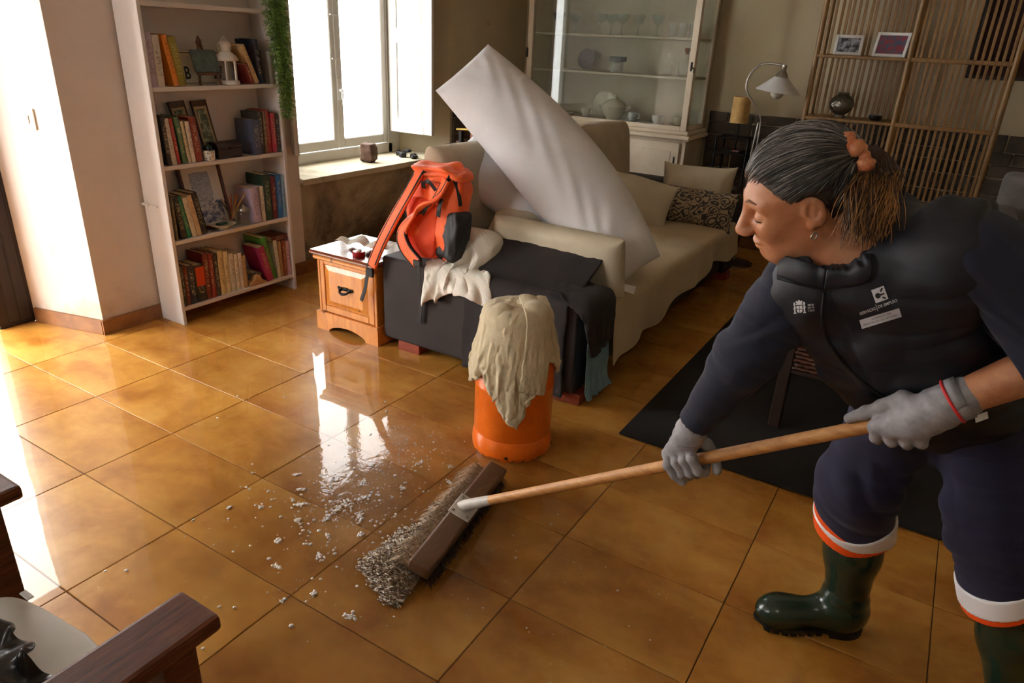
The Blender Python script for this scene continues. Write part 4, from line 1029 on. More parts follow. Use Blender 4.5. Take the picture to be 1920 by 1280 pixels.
for i in range(na):
    for j in range(nb2):
        a = (i / (na - 1) - 0.5) * 0.10; b = j / (nb2 - 1) * 0.34 - 0.04
        q = cen + dirv * b + side * (a + 0.055 + 0.10 * b)
        P2[i, j] = (q.x, q.y, 0.578 + 0.006 * math.sin(60 * a))
fat = [lambda p, f=f: f(p) - 0.016 for f in bot_c[:2] + bot_c[3:]] + [sd_floor(0.01)]
P2 = drape(P2, fat, steps=170, thick=0.009, bend=0.2, mu=0.9, jitter=0.002, seed=3, pins=[(i, 0) for i in range(na)])
sheet('towel_fold', P2, M_towb, tw_root, th=0.009, lv=2, world=True)
# ================================================================== orange backpack
M_bpo = mat('orange_nylon', (250, 106, 38), (236, 88, 26), rough=0.6, scale=10, bump=0.2, bscale=40, sheen=0.1)
M_bpb = mat('black_nylon', (26, 24, 26), (16, 15, 17), rough=0.6, scale=20, bump=0.25, bscale=90)
bpk = thing('backpack', 'orange backpack with black trim leaning on the sofa arm', 'backpack', (0.33, 0.88, 0.47))
def lump(c, hx, hy, hz, tilt=0.0, seed=0, n=28, e=0.45, amp=0.01, rz=0.0):
    """soft rounded box with fabric dents"""
    rs = random.Random(seed); ph = [rs.uniform(0, 6.3) for _ in range(6)]
    mb = MB(); rows = []
    for i in range(n + 1):
        th = -PI / 2 + PI * i / n; row = []
        for j in range(2 * n):
            a = 2 * PI * j / (2 * n)
            sg = lambda x, q: math.copysign(abs(x) ** q, x)
            x = sg(math.cos(th), e) * sg(math.cos(a), e); y = sg(math.cos(th), e) * sg(math.sin(a), e); z = sg(math.sin(th), e)
            d = amp * (math.sin(5 * x + 3 * z + ph[0]) + math.sin(7 * z - 4 * y + ph[1]) * 0.7 + math.sin(9 * x * z + ph[2]) * 0.5)
            row.append(Vector((x * (hx + d), y * (hy + d), z * (hz + d * 0.6))))
        rows.append(row)
    M_ = Matrix.Translation(c) @ Matrix.Rotation(rz, 4, 'Z') @ Matrix.Rotation(tilt, 4, 'X')
    V = [[mb.bm.verts.new(M_ @ p_) for p_ in row] for row in rows]
    for i in range(n):
        for j in range(2 * n): mb.bm.faces.new((V[i][j], V[i][(j + 1) % (2 * n)], V[i + 1][(j + 1) % (2 * n)], V[i + 1][j]))
    bmesh.ops.remove_doubles(mb.bm, verts=mb.bm.verts, dist=1e-4)
    return mb
lump((0.335, 0.885, 0.675), 0.145, 0.065, 0.195, tilt=-0.12, seed=2, amp=0.008).build('body', M_bpo, bpk, smooth=True, world=True)
lump((0.44, 0.855, 0.60), 0.062, 0.05, 0.115, tilt=-0.1, seed=3, amp=0.006, rz=-0.3).build('mesh_pocket', M_bpb, bpk, smooth=True, world=True)
lump((0.285, 0.822, 0.62), 0.085, 0.016, 0.13, tilt=-0.1, seed=4, amp=0.004).build('back_pad', mat('red_orange_mesh', (240, 78, 30), (216, 60, 22), rough=0.7, bump=0.3, bscale=140), bpk, smooth=True, world=True)
lump((0.345, 0.88, 0.868), 0.135, 0.055, 0.028, tilt=0.1, seed=5, amp=0.012).build('top_flap', M_bpo, bpk, smooth=True, world=True)
def strap(name, ctrl, w, t, m, par, n=40, wdir=(1, 0, 0.35), taper=None):
    pts = bez(ctrl, n); rows = []
    Wd = Vector(wdir).normalized()
    for i, c in enumerate(pts):
        T = (pts[min(i + 1, n - 1)] - pts[max(i - 1, 0)]).normalized()
        a = (Wd - T * Wd.dot(T)).normalized(); b = a.cross(T).normalized()
        ww = w * (taper(i / (n - 1)) if taper else 1)
        row = []
        for q in range(14):
            an = 2 * PI * q / 14; ca, sa = math.cos(an), math.sin(an)
            row.append(c + a * (math.copysign(abs(ca) ** 0.5, ca) * ww / 2) + b * (math.copysign(abs(sa) ** 0.7, sa) * t / 2))
        rows.append(row)
    mb = MB(); V = [[mb.bm.verts.new(p_) for p_ in r] for r in rows]
    for i in range(n - 1):
        for q in range(14): mb.bm.faces.new((V[i][q], V[i][(q + 1) % 14], V[i + 1][(q + 1) % 14], V[i + 1][q]))
    mb.bm.faces.new(V[0][::-1]); mb.bm.faces.new(V[-1])
    return mb.build(name, m, par, smooth=50, world=True)
sl_ = [(0.27, 0.825, 0.862), (0.231, 0.785, 0.765), (0.166, 0.755, 0.639), (0.098, 0.742, 0.515), (0.052, 0.735, 0.415)]
sr_ = [(0.415, 0.825, 0.85), (0.38, 0.795, 0.768), (0.285, 0.775, 0.69), (0.222, 0.758, 0.605), (0.246, 0.748, 0.536), (0.318, 0.742, 0.48)]
for c_, wd in ((sl_, (1, 0, 0.4)), (sr_, (0.8, 0, 0.7))):
    st = strap('shoulder_strap', c_, 0.058, 0.018, M_bpo, bpk, wdir=wd)
    for s in (-1, 1):
        off_ = Vector(wd).normalized() * 0.029 * s
        e_ = strap('strap_piping', [Vector(q) + off_ * (1.0) for q in c_], 0.008, 0.02, M_bpb, bpk, wdir=wd)
strap('webbing', [(0.06, 0.735, 0.43), (0.03, 0.728, 0.37), (0.012, 0.725, 0.293), (-0.012, 0.722, 0.23)], 0.022, 0.003, M_bpb, bpk)
MB().box((0.02, 0.722, 0.36), (0.065, 0.738, 0.40), 0.004).build('buckle', M_bpb, bpk, world=True)
strap('webbing', [(0.325, 0.742, 0.475), (0.327, 0.745, 0.40), (0.327, 0.755, 0.30), (0.318, 0.757, 0.183)], 0.02, 0.003, M_bpb, bpk, wdir=(1, 0, 0))
MB().box((0.30, 0.73, 0.465), (0.345, 0.75, 0.495), 0.004).build('buckle', M_bpb, bpk, world=True)
strap('haul_loop', [(0.30, 0.815, 0.80), (0.31, 0.80, 0.83), (0.345, 0.795, 0.835), (0.37, 0.81, 0.80)], 0.02, 0.004, M_bpb, bpk)
strap('zip', [(0.36, 0.835, 0.885), (0.42, 0.84, 0.88), (0.455, 0.85, 0.82), (0.47, 0.855, 0.74)], 0.02, 0.006, M_bpb, bpk, wdir=(0.3, 1, 0))
strap('webbing', [(0.36, 0.79, 0.745), (0.335, 0.78, 0.72), (0.31, 0.79, 0.69)], 0.02, 0.004, M_bpb, bpk)
strap('webbing', [(0.405, 0.805, 0.77), (0.40, 0.795, 0.73), (0.39, 0.80, 0.69)], 0.022, 0.004, M_bpb, bpk)

# ================================================================== things on the sill
sg = MB(); pr_ = [(0.048, 0), (0.052, 0.012), (0.05, 0.05), (0.053, 0.09), (0.05, 0.118), (0.046, 0.125)]
lump((-1.24, 2.14, 0.586 + 0.063), 0.048, 0.045, 0.0625, seed=9, e=0.35, amp=0.004, rz=0.2).build('wood_stump', mat('bark_brown', (104, 76, 62), (70, 48, 38), rough=0.9, scale=18, bump=0.8, bscale=50), None, smooth=50, label='rough brown wood stump standing on the window sill', cat='wood block')
trk = thing('dark_trinkets', 'cluster of dark metal trinkets at the far end of the window sill', 'ornament', (-1.2, 2.5, 0.586))
for i, (x, y, z, sx, sy, sz) in enumerate([(-0.08, 0.02, 0.016, 0.03, 0.02, 0.016), (-0.02, -0.02, 0.018, 0.025, 0.03, 0.018), (0.04, 0.03, 0.014, 0.035, 0.02, 0.014), (0.0, 0.01, 0.045, 0.03, 0.022, 0.012), (0.08, -0.01, 0.012, 0.025, 0.025, 0.012)]):
    lump((x - 1.2, y + 2.5, z + 0.586), sx, sy, sz, seed=20 + i, n=10, e=0.5, amp=0.002, rz=i).build('piece', mat('dark_pewter', (52, 52, 56), (34, 32, 34), rough=0.4, metal=0.5, scale=20), trk, smooth=50, world=True)

# ================================================================== corner table with a wooden box and brass roller
M_tab = wood('old_brown_table', (96, 62, 42), (66, 42, 30), stretch=(1, 8, 8))
ct = thing('corner_table', 'small brown wooden table between the window corner and the sofa', 'table', (-0.78, 2.86, 0))
MB().box((-0.98, 2.67, 0.665), (-0.56, 3.05, 0.69), 0.008).build('tabletop', M_tab, ct, world=True)
for x in (-0.95, -0.62):
    for y in (2.71, 3.0): MB().box((x, y, 0), (x + 0.03, y + 0.03, 0.665), 0.003).build('leg', M_tab, ct, world=True)
bx = thing('brass_handled_box', 'red-brown wooden box with a brass roller on the corner table', 'box', (-0.74, 2.82, 0.6905))
MB().box((-0.80, 2.74, 0.6905), (-0.62, 2.92, 0.93), 0.004).build('body', wood('red_brown_box', (128, 66, 36), (96, 46, 24), stretch=(8, 8, 1)), bx, world=True)
MB().tube([(-0.91, 2.73, 0.795), (-0.80, 2.75, 0.80)], 0.012, 12).build('roller', M_brass, bx, world=True, smooth=50)
MB().box((-0.89, 2.72, 0.6905), (-0.86, 2.75, 0.79), 0.004).build('bracket', M_iron, bx, world=True)
MB().lathe([(0, 0), (0.06, 0), (0.055, 0.02), (0.03, 0.03), (0, 0.032)], 20, Matrix.Translation((-0.90, 2.80, 0.6905))).build('wooden_dish', M_tab, None, smooth=40, label='small turned wooden dish beside the brass roller', cat='dish')

# ================================================================== rug, wicker bench, grey armchair
rug = MB().box((1.385, 0.667, 0.004), (3.3, 2.75, 0.014), 0.003).build('rug', mat('dark_rug', (28, 21, 18), (19, 14, 12), rough=0.95, scale=30, bump=0.6, bscale=300), None, label='dark brown flat rug in front of the sofa', cat='rug')
M_wick = wood('dark_wicker', (92, 52, 32), (60, 32, 20), stretch=(1, 1, 1))
wk = thing('wicker_bench', 'low dark wooden bench with a woven brown panel on the rug', 'bench', (2.25, 1.4, 0.014))
M_dk = wood('espresso_wood', (46, 28, 20), (30, 18, 14), stretch=(1, 8, 8))
for x in (1.86, 2.6):
    for y in (1.08, 1.66): MB().box((x, y, 0.014), (x + 0.045, y + 0.045, 0.42), 0.004).build('leg', M_dk, wk, world=True)
MB().box((1.85, 1.06, 0.42), (2.66, 1.72, 0.445), 0.006).build('top', M_dk, wk, world=True)
for i in range(8):
    mb = MB(); z = 0.285 + i * 0.0165
    pts = [(1.905 + 0.69 * t_ / 36, 1.09 + 0.006 * (1 if (t_ + i) % 2 else -1), z) for t_ in range(37)]
    mb.tube(pts, 0.0085, 6).build('wicker_strand', M_wick, wk, smooth=True, world=True)
MB().box((1.905, 1.08, 0.262), (2.6, 1.1, 0.278), 0.002).build('rail', M_dk, wk, world=True)
M_gry = mat('grey_wool', (120, 116, 114), (104, 100, 98), rough=0.95, scale=12, bump=0.3, bscale=160)
ga = thing('grey_armchair', 'grey upholstered armchair half hidden behind the woman by the back wall', 'armchair', (2.9, 2.75, 0))
for nm, a, b in (('seat', (2.6, 2.35, 0.16), (3.25, 3.0, 0.42)), ('backrest', (2.5, 2.95, 0.16), (3.3, 3.15, 0.88)), ('arm', (2.44, 2.35, 0.12), (2.6, 3.1, 0.72)), ('arm', (3.25, 2.35, 0.12), (3.4, 3.1, 0.72))):
    MB().box(a, b, 0.05, seg=4).build(nm, M_gry, ga, smooth=50, world=True)
for x in (2.5, 3.3):
    for y in (2.42, 3.02): MB().tube([(x, y, 0), (x, y, 0.16)], 0.02, 10).build('leg', M_dk, ga, world=True)

# ================================================================== glass-fronted cabinet
M_cab = mat('cream_painted_wood', (220, 206, 184), (206, 190, 166), rough=0.5, scale=4, bump=0.06)
M_cin = mat('cabinet_inside', (206, 198, 176), (194, 184, 160), rough=0.7, scale=4)
M_cgl = glass('cabinet_glass', (0.93, 0.95, 0.93), haze=0.03)
cb = thing('display_cabinet', 'cream painted glass-fronted display cabinet against the back wall', 'cabinet', (-0.1, 3.7, 0))
cx0, cx1, cy0, cy1 = -0.80, 0.56, 3.50, 3.90
def cbx(name, a, b, m=M_cab, bev=0.003, par=None): return MB().box(a, b, bev).build(name, m, par or cb, world=True)
cbx('base_cabinet', (cx0 - 0.01, cy0 + 0.01, 0.06), (cx1 + 0.01, cy1, 0.80))
cbx('plinth', (cx0, cy0 + 0.02, 0), (cx1, cy1, 0.06))
cbx('ledge', (cx0 - 0.05, cy0 - 0.04, 0.80), (cx1 + 0.05, cy1, 0.835), bev=0.012)
cbx('ledge_moulding', (cx0 - 0.03, cy0 - 0.02, 0.835), (cx1 + 0.03, cy1, 0.865), bev=0.01)
for a, b in ((cx0 + 0.03, -0.125), (-0.115, cx1 - 0.03)):
    d_ = cbx('door', (a, cy0 - 0.006, 0.09), (b, cy0 + 0.012, 0.78), bev=0.004)
    cme = MB().box((a + 0.06, cy0 - 0.01, 0.15), (b - 0.06, cy0 - 0.006, 0.72), 0.003).mesh('door_panel'); cme.transform(Matrix.Translation(-cb.location)); obj('door_panel', cme, M_cab, d_)
    cme = MB().box((b - 0.035, cy0 - 0.012, 0.60), (b - 0.025, cy0 - 0.006, 0.68), 0.002).mesh('escutcheon'); cme.transform(Matrix.Translation(-cb.location)); obj('escutcheon', cme, M_iron, d_)
zt = 1.98
cbx('corner_post', (cx0, cy0, 0.865), (cx0 + 0.045, cy0 + 0.045, zt)); cbx('corner_post', (cx1 - 0.045, cy0, 0.865), (cx1, cy0 + 0.045, zt))
cbx('corner_post', (cx0, cy1 - 0.04, 0.865), (cx0 + 0.04, cy1, zt)); cbx('corner_post', (cx1 - 0.04, cy1 - 0.04, 0.865), (cx1, cy1, zt))
cbx('back_panel', (cx0 + 0.04, cy1 - 0.012, 0.865), (cx1 - 0.04, cy1, zt), M_cin)
cbx('floor_board', (cx0 + 0.01, cy0 + 0.02, 0.865), (cx1 - 0.01, cy1, 0.882), M_cin)
cbx('top', (cx0 - 0.03, cy0 - 0.03, zt), (cx1 + 0.03, cy1, zt + 0.05), bev=0.01)
for z in (1.225, 1.485): cbx('shelf', (cx0 + 0.02, cy0 + 0.05, z - 0.016), (cx1 - 0.02, cy1 - 0.012, z), M_cin)
cbx('bottom_rail', (cx0 + 0.045, cy0, 0.865), (cx1 - 0.045, cy0 + 0.03, 0.895))
cbx('front_pane', (cx0 + 0.045, cy0 + 0.012, 0.895), (cx1 - 0.045, cy0 + 0.016, zt), M_cgl, 0)
for xx in (cx0 + 0.014, cx1 - 0.018): cbx('side_pane', (xx, cy0 + 0.045, 0.895), (xx + 0.004, cy1 - 0.04, zt), M_cgl, 0)
cbx('side_rail', (cx1 - 0.03, cy0 + 0.045, 0.865), (cx1, cy1 - 0.04, 0.895)); cbx('side_rail', (cx0, cy0 + 0.045, 0.865), (cx0 + 0.03, cy1 - 0.04, 0.895))
MB().tube(bez([(cx1 - 0.02, cy0 - 0.002, 1.30), (cx1 - 0.012, cy0 - 0.02, 1.29), (cx1 + 0.006, cy0 - 0.02, 1.285), (cx1 + 0.004, cy0 - 0.02, 1.26)], 10), 0.004, 8).box((cx1 - 0.028, cy0 - 0.004, 1.27), (cx1 - 0.014, cy0, 1.33), 0.002).build('latch', M_iron, cb, world=True)
MB().box((cx0 - 0.004, cy0 - 0.006, 1.30), (cx0 + 0.012, cy0, 1.37), 0.002).build('hinge', M_iron, cb, world=True)
# contents
M_wg = glass('tableware_glass', (0.9, 0.93, 0.9), haze=0.10)
M_china = mat('cream_china', (216, 210, 190), (204, 196, 172), rough=0.25, scale=8)
M_china2 = mat('white_china', (214, 216, 216), (202, 204, 204), rough=0.25, scale=8)
cm = MB().lathe([(0.034, 0), (0.034, 0.003), (0.006, 0.008), (0.0045, 0.06), (0.008, 0.07), (0.034, 0.094), (0.046, 0.125), (0.049, 0.145), (0.048, 0.145), (0.043, 0.125), (0.03, 0.096), (0.0, 0.08)], 24, cap=False).mesh('coupe_glass'); cm.materials.append(M_wg); auto_smooth(cm, 60)
ords = ['first', 'second', 'third', 'fourth', 'fifth']
for i, x in enumerate((-0.27, -0.195, -0.094, 0.039, 0.186)):
    o = obj('wine_glass', cm, M_wg, None, loc=(x, 3.68 + (0.03 if i == 1 else 0), 1.4855)); tag(o, '%s stemmed wine glass from the left on the top cabinet shelf' % ords[i], 'glass', 'stemmed glasses in the cabinet')
tm = MB().lathe([(0.024, 0), (0.027, 0.004), (0.031, 0.095), (0.0295, 0.095), (0.026, 0.008), (0, 0.007)], 20).mesh('tumbler'); tm.materials.append(M_wg); auto_smooth(tm, 60)
for i, (x, l) in enumerate(((0.312, 'leftmost'), (0.385, 'middle'), (0.467, 'rightmost'))):
    tag(obj('tumbler', tm, M_wg, None, loc=(x, 3.66, 1.4855)), '%s of the three straight tumblers at the right of the top cabinet shelf' % l, 'glass', 'tumblers in the cabinet')
for i, x in enumerate((-0.64, -0.50)):
    tag(obj('wine_glass', cm, M_wg, None, loc=(x, 3.70, 1.4855)), ['small stemmed glass at the far left of the top cabinet shelf', 'small stemmed glass behind the bright reflection, top cabinet shelf'][i], 'glass', 'stemmed glasses in the cabinet')
pm = MB().lathe([(0, 0), (0.05, 0.002), (0.075, 0.012), (0.076, 0.015), (0.05, 0.007), (0, 0.006)], 28, Matrix.Translation((-0.41, 3.78, 1.305)) @ Matrix.Rotation(PI / 2 - 0.15, 4, 'X')).build('round_plaque', mat('purple_stone', (104, 86, 92), (72, 60, 66), rough=0.5, scale=40, bump=0.4), None, smooth=50, label='round mottled purple plaque on the middle cabinet shelf', cat='ornament')
jj = thing('candle_jar', 'glass jar with a black lid on the middle cabinet shelf', 'jar', (-0.10, 3.68, 1.2255))
MB().lathe([(0, 0), (0.042, 0), (0.045, 0.005), (0.045, 0.075), (0.0, 0.075)], 24).build('jar_body', glass('frosted_jar', (0.75, 0.75, 0.72), haze=0.35), jj, smooth=40)
MB().box((-0.05, -0.05, 0.076), (0.05, 0.05, 0.112), 0.004).build('lid', mat('black_lacquer', (28, 28, 34), rough=0.3), jj)
def decanter(x, s, lab, cork):
    d = thing('decanter', lab, 'bottle', (x, 3.68, 1.2255), group='decanters in the cabinet')
    MB().lathe([(0, 0), (0.042 * s, 0), (0.046 * s, 0.008 * s), (0.046 * s, 0.085 * s), (0.038 * s, 0.105 * s), (0.014 * s, 0.12 * s), (0.012 * s, 0.145 * s), (0.018 * s, 0.15 * s)], 24, cap=False).build('bottle', M_wg, d, smooth=50)
    if cork: MB().lathe([(0.012, 0.14 * s), (0.013, 0.155 * s), (0.02, 0.158 * s), (0.021, 0.178 * s), (0, 0.18 * s)], 16).build('stopper', mat('cork_brown', (132, 86, 52), (108, 66, 40), rough=0.8), d, smooth=40)
    else: MB().lathe([(0.008, 0.145 * s), (0.009, 0.16 * s), (0.016, 0.17 * s), (0.016, 0.185 * s), (0, 0.2 * s)], 16).build('stopper', M_wg, d, smooth=40)
decanter(0.30, 0.78, 'small clear glass decanter with a glass stopper, middle cabinet shelf', False)
decanter(0.435, 1.08, 'larger clear glass decanter with a cork stopper, middle cabinet shelf', True)
tu = thing('soup_tureen', 'cream china soup tureen with a domed lid on the cabinet floor', 'tureen', (-0.10, 3.69, 0.8825))
MB().lathe([(0, 0), (0.055, 0), (0.055, 0.01), (0.085, 0.045), (0.098, 0.09), (0.1, 0.095), (0.0, 0.094)], 32).build('bowl', M_china, tu, smooth=40)
MB().lathe([(0.104, 0.095), (0.1, 0.102), (0.07, 0.13), (0.03, 0.148), (0.01, 0.153), (0.009, 0.165), (0.016, 0.172), (0.014, 0.184), (0, 0.188)], 32).build('lid', M_china, tu, smooth=40)
for s in (-1, 1): MB().tube(bez([(s * 0.092, 0, 0.07), (s * 0.125, 0, 0.08), (s * 0.13, 0, 0.1), (s * 0.098, 0, 0.096)], 10), 0.006, 8).build('handle', M_china, tu, smooth=True)
cupm = [(0, 0), (0.022, 0), (0.024, 0.006), (0.036, 0.03), (0.038, 0.06), (0.036, 0.06), (0.033, 0.03), (0.02, 0.008), (0, 0.007)]
def cup(x, y, lab, m):
    t = thing('teacup', lab, 'cup', (x, y, 0.8825), group='cups in the cabinet')
    MB().lathe([(0, 0), (0.03, 0), (0.062, 0.01), (0.063, 0.013), (0.03, 0.005), (0, 0.005)], 24).build('saucer', m, t, smooth=50)
    MB().lathe([(r, z + 0.006) for r, z in cupm], 24).build('cup', m, t, smooth=50)
    MB().tube(bez([(0.034, 0, 0.058), (0.055, 0, 0.056), (0.056, 0, 0.035), (0.035, 0, 0.026)], 10), 0.004, 8).build('handle', m, t, smooth=True)
cup(0.075, 3.66, 'bluish white teacup right of the soup tureen', M_china2)
cup(0.285, 3.62, 'white teacup second right of the soup tureen', M_china2)
cup(0.43, 3.68, 'cream teacup near the right front post of the cabinet', M_china)
cup(-0.33, 3.66, 'cream teacup left of the soup tureen', M_china)
MB().lathe([(0, 0), (0.06, 0.003), (0.095, 0.016), (0.096, 0.019), (0.06, 0.009), (0, 0.008)], 32, Matrix.Translation((-0.24, 3.82, 0.978)) @ Matrix.Rotation(PI / 2 - 0.2, 4, 'X')).build('dinner_plate', M_china, None, smooth=50, label='cream dinner plate propped upright behind the soup tureen', cat='plate')
MB().lathe([(0, 0), (0.05, 0.0), (0.09, 0.022), (0.091, 0.025), (0.05, 0.006), (0, 0.005)], 32, Matrix.Translation((-0.53, 3.68, 0.8825))).build('serving_bowl', M_china, None, smooth=50, label='shallow cream serving dish at the left of the cabinet floor', cat='dish')

# ================================================================== lamps
M_chr = mat('brushed_nickel', (170, 164, 154), (140, 134, 126), rough=0.28, metal=1.0)
fl = thing('floor_lamp', 'nickel gooseneck floor lamp with a white cone shade', 'lamp', (1.07, 3.42, 0))
MB().lathe([(0, 0), (0.13, 0), (0.13, 0.012), (0.03, 0.03), (0, 0.03)], 32, Matrix.Translation((1.07, 3.42, 0))).build('base', M_chr, fl, smooth=40, world=True)
MB().tube([(1.066, 3.42, 0.03), (1.066, 3.42, 0.78), (1.078, 3.42, 0.98)], 0.0085, 10).build('pole', M_chr, fl, smooth=50, world=True)
MB().tube(bez([(1.092, 3.42, 0.78), (1.092, 3.42, 0.95), (1.083, 3.42, 1.01), (1.03, 3.42, 1.09), (0.968, 3.42, 1.165), (0.958, 3.42, 1.24), (0.992, 3.42, 1.31), (1.05, 3.42, 1.347), (1.165, 3.42, 1.345)], 50), 0.0065, 10).build('gooseneck', M_chr, fl, smooth=50, world=True)
tl_ = Matrix.Translation((1.175, 3.42, 1.3)) @ Matrix.Rotation(0.10, 4, 'Y')
MB().lathe([(0.0, 0.045), (0.016, 0.045), (0.016, 0.012), (0.034, -0.012), (0.042, -0.03), (0.0, -0.03)], 24, tl_).build('socket_cap', M_chr, fl, smooth=40, world=True)
MB().lathe([(0.04, -0.028), (0.142, -0.118), (0.14, -0.12), (0.037, -0.03)], 40, tl_, cap=False).build('lamp_shade', mat('opal_white_glass', (214, 214, 212), (204, 204, 202), rough=0.3), fl, smooth=40, world=True)
MB().ball((1.163, 3.42, 1.178), 0.042, u=20, v=14).build('bulb', mat('bulb_glass', (196, 186, 166), rough=0.2), fl, smooth=True, world=True)
ms = thing('metal_stand', 'black wrought metal side table beside the cabinet', 'side table', (0.89, 3.66, 0))
for x in (0.775, 1.0):
    for y in (3.55, 3.77): MB().tube([(x, y, 0), (x, y, 0.85)], 0.007, 8).build('leg', M_iron, ms, world=True)
MB().box((0.765, 3.54, 0.735), (1.01, 3.78, 0.75), 0.003).build('tabletop', M_iron, ms, world=True)
for a, b in (((0.775, 3.55), (1.0, 3.55)), ((0.775, 3.77), (1.0, 3.77)), ((0.775, 3.55), (0.775, 3.77)), ((1.0, 3.55), (1.0, 3.77))): MB().tube([(*a, 0.845), (*b, 0.845)], 0.006, 8).build('rail', M_iron, ms, world=True)
tl = thing('table_lamp', 'small table lamp with a tan drum shade on the black metal stand', 'lamp', (0.885, 3.66, 0.7505))
MB().lathe([(0, 0), (0.05, 0), (0.05, 0.008), (0.008, 0.016), (0.007, 0.22), (0, 0.22)], 20).build('base', M_iron, tl, smooth=40)
MB().lathe([(0.064, 0.195), (0.06, 0.37), (0.058, 0.37), (0.062, 0.195)], 32, cap=False).build('lamp_shade', mat('tan_parchment', (206, 168, 104), (190, 150, 88), rough=0.8, scale=30), tl, smooth=40)
MB().box((-0.07, -0.02, 0.0), (-0.02, 0.03, 0.012), 0.002, Matrix.Translation((0.95, 3.62, 0.7505))).build('matchbox', mat('red_teal_box', (160, 50, 40), (40, 110, 110), rough=0.5, scale=40, lo=0.48, hi=0.52), None, label='little red and teal box on the black metal stand', cat='box')

# ================================================================== slatted bamboo screen with shelves
M_bam = wood('golden_bamboo', (142, 104, 54), (106, 74, 36), stretch=(6, 6, 1))
scn = thing('slatted_screen', 'tall bamboo screen of thin vertical slats with two built-in shelves', 'screen', (1.88, 3.58, 0))
for x in (1.345, 1.875, 2.415):
    MB().tube([(x, 3.5, 0), (x, 3.5, 2.1)], 0.017, 10).build('post', M_bam, scn, smooth=50, world=True)
for x in (1.345, 1.875):
    MB().tube([(x, 3.72, 0), (x, 3.72, 2.1)], 0.015, 10).build('post', M_bam, scn, smooth=50, world=True)
for z in (0.30, 1.035, 1.412, 2.06):
    MB().box((1.875, 3.488, z - 0.013), (2.415, 3.512, z + 0.013), 0.004).build('rail', M_bam, scn, world=True)
    MB().box((1.345, 3.71, z - 0.013), (1.875, 3.73, z + 0.013), 0.004).build('rail', M_bam, scn, world=True)
for z in (1.045, 1.42): MB().box((1.335, 3.485, z - 0.02), (1.885, 3.735, z), 0.004).build('shelf', M_bam, scn, world=True)
slm = MB().box((-0.008, -0.005, 0.30), (0.008, 0.005, 2.06), 0.002).mesh('slat'); slm.materials.append(M_bam)
for i in range(15):
    for x0_, yy in ((1.905, 3.5), (1.375, 3.72)):
        o = bpy.data.objects.new('slat', slm); COL.objects.link(o); o.parent = scn
        o.location = (x0_ + i * 0.0343 + 0.002 * random.uniform(-1, 1) - 1.88, yy - 3.58, 0)
        o.rotation_euler = (0, 0.003 * random.uniform(-1, 1), 0)
def photo(x, y, z, w, h, rz, tilt, lab, c1, c2):
    f = thing('photo_frame', lab, 'picture', (x, y, z + 0.0005), rot=(tilt, 0, rz))
    MB().box((-w / 2, -0.006, 0), (-w / 2 + 0.018, 0.008, h), 0.002).box((w / 2 - 0.018, -0.006, 0), (w / 2, 0.008, h), 0.002).box((-w / 2 + 0.018, -0.006, 0), (w / 2 - 0.018, 0.008, 0.018), 0.002).box((-w / 2 + 0.018, -0.006, h - 0.018), (w / 2 - 0.018, 0.008, h), 0.002).build('frame', mat('white_frame', (222, 218, 214), rough=0.4), f)
    MB().box((-w / 2 + 0.017, 0.0, 0.017), (w / 2 - 0.017, 0.004, h - 0.017)).build('photograph', mat('photo_' + lab[:6], c1, c2, rough=0.2, scale=30, lo=0.42, hi=0.58), f)
photo(1.505, 3.60, 1.42, 0.165, 0.12, 0.06, -0.15, 'small white frame with a dark photograph on the bamboo shelf', (36, 38, 44), (150, 156, 164))
photo(1.745, 3.60, 1.42, 0.20, 0.145, -0.25, -0.25, 'larger white frame with a red photograph tilted on the bamboo shelf', (120, 40, 52), (60, 70, 90))
M_pew, k, p, tc = blank('hammered_silver')
vo = k.new('ShaderNodeTexVoronoi', i_Scale=60.0); k.link(tc.outputs['Object'], vo.inputs['Vector'])
p.inputs['Base Color'].default_value = lin((120, 114, 104)); p.inputs['Metallic'].default_value = 0.9; p.inputs['Roughness'].default_value = 0.35
k.link(k.bump(vo.outputs['Distance'], 0.7, 0.006), p.inputs['Normal'])
MB().lathe([(0, 0), (0.032, 0), (0.034, 0.01), (0.03, 0.016), (0.066, 0.045), (0.078, 0.08), (0.068, 0.112), (0.04, 0.135), (0.034, 0.14), (0.036, 0.152), (0.03, 0.152), (0.028, 0.14), (0, 0.13)], 36, Matrix.Translation((1.54, 3.60, 1.0455))).build('silver_vase', M_pew, None, smooth=50, label='round hammered silver vase on the lower bamboo shelf', cat='vase')
MB().lathe([(0, 0), (0.03, 0), (0.04, 0.012), (0.041, 0.03), (0.037, 0.03), (0.034, 0.01), (0, 0.008)], 24, Matrix.Translation((1.755, 3.60, 1.0455))).build('black_bowl', mat('black_glaze', (22, 20, 20), rough=0.3), None, smooth=50, label='small black bowl on the lower bamboo shelf', cat='bowl')
wa = thing('wall_picture', 'dark red textile picture on the wall behind the bamboo screen', 'picture', (2.3, 3.94, 1.45))
MB().box((2.18, 3.925, 1.32), (2.75, 3.945, 1.85), 0.003).build('frame', M_dk, wa, world=True)
MB().box((2.2, 3.922, 1.34), (2.73, 3.926, 1.83)).build('textile', mat('dark_red_textile', (58, 28, 26), (40, 20, 20), rough=0.9, scale=14), wa, world=True)

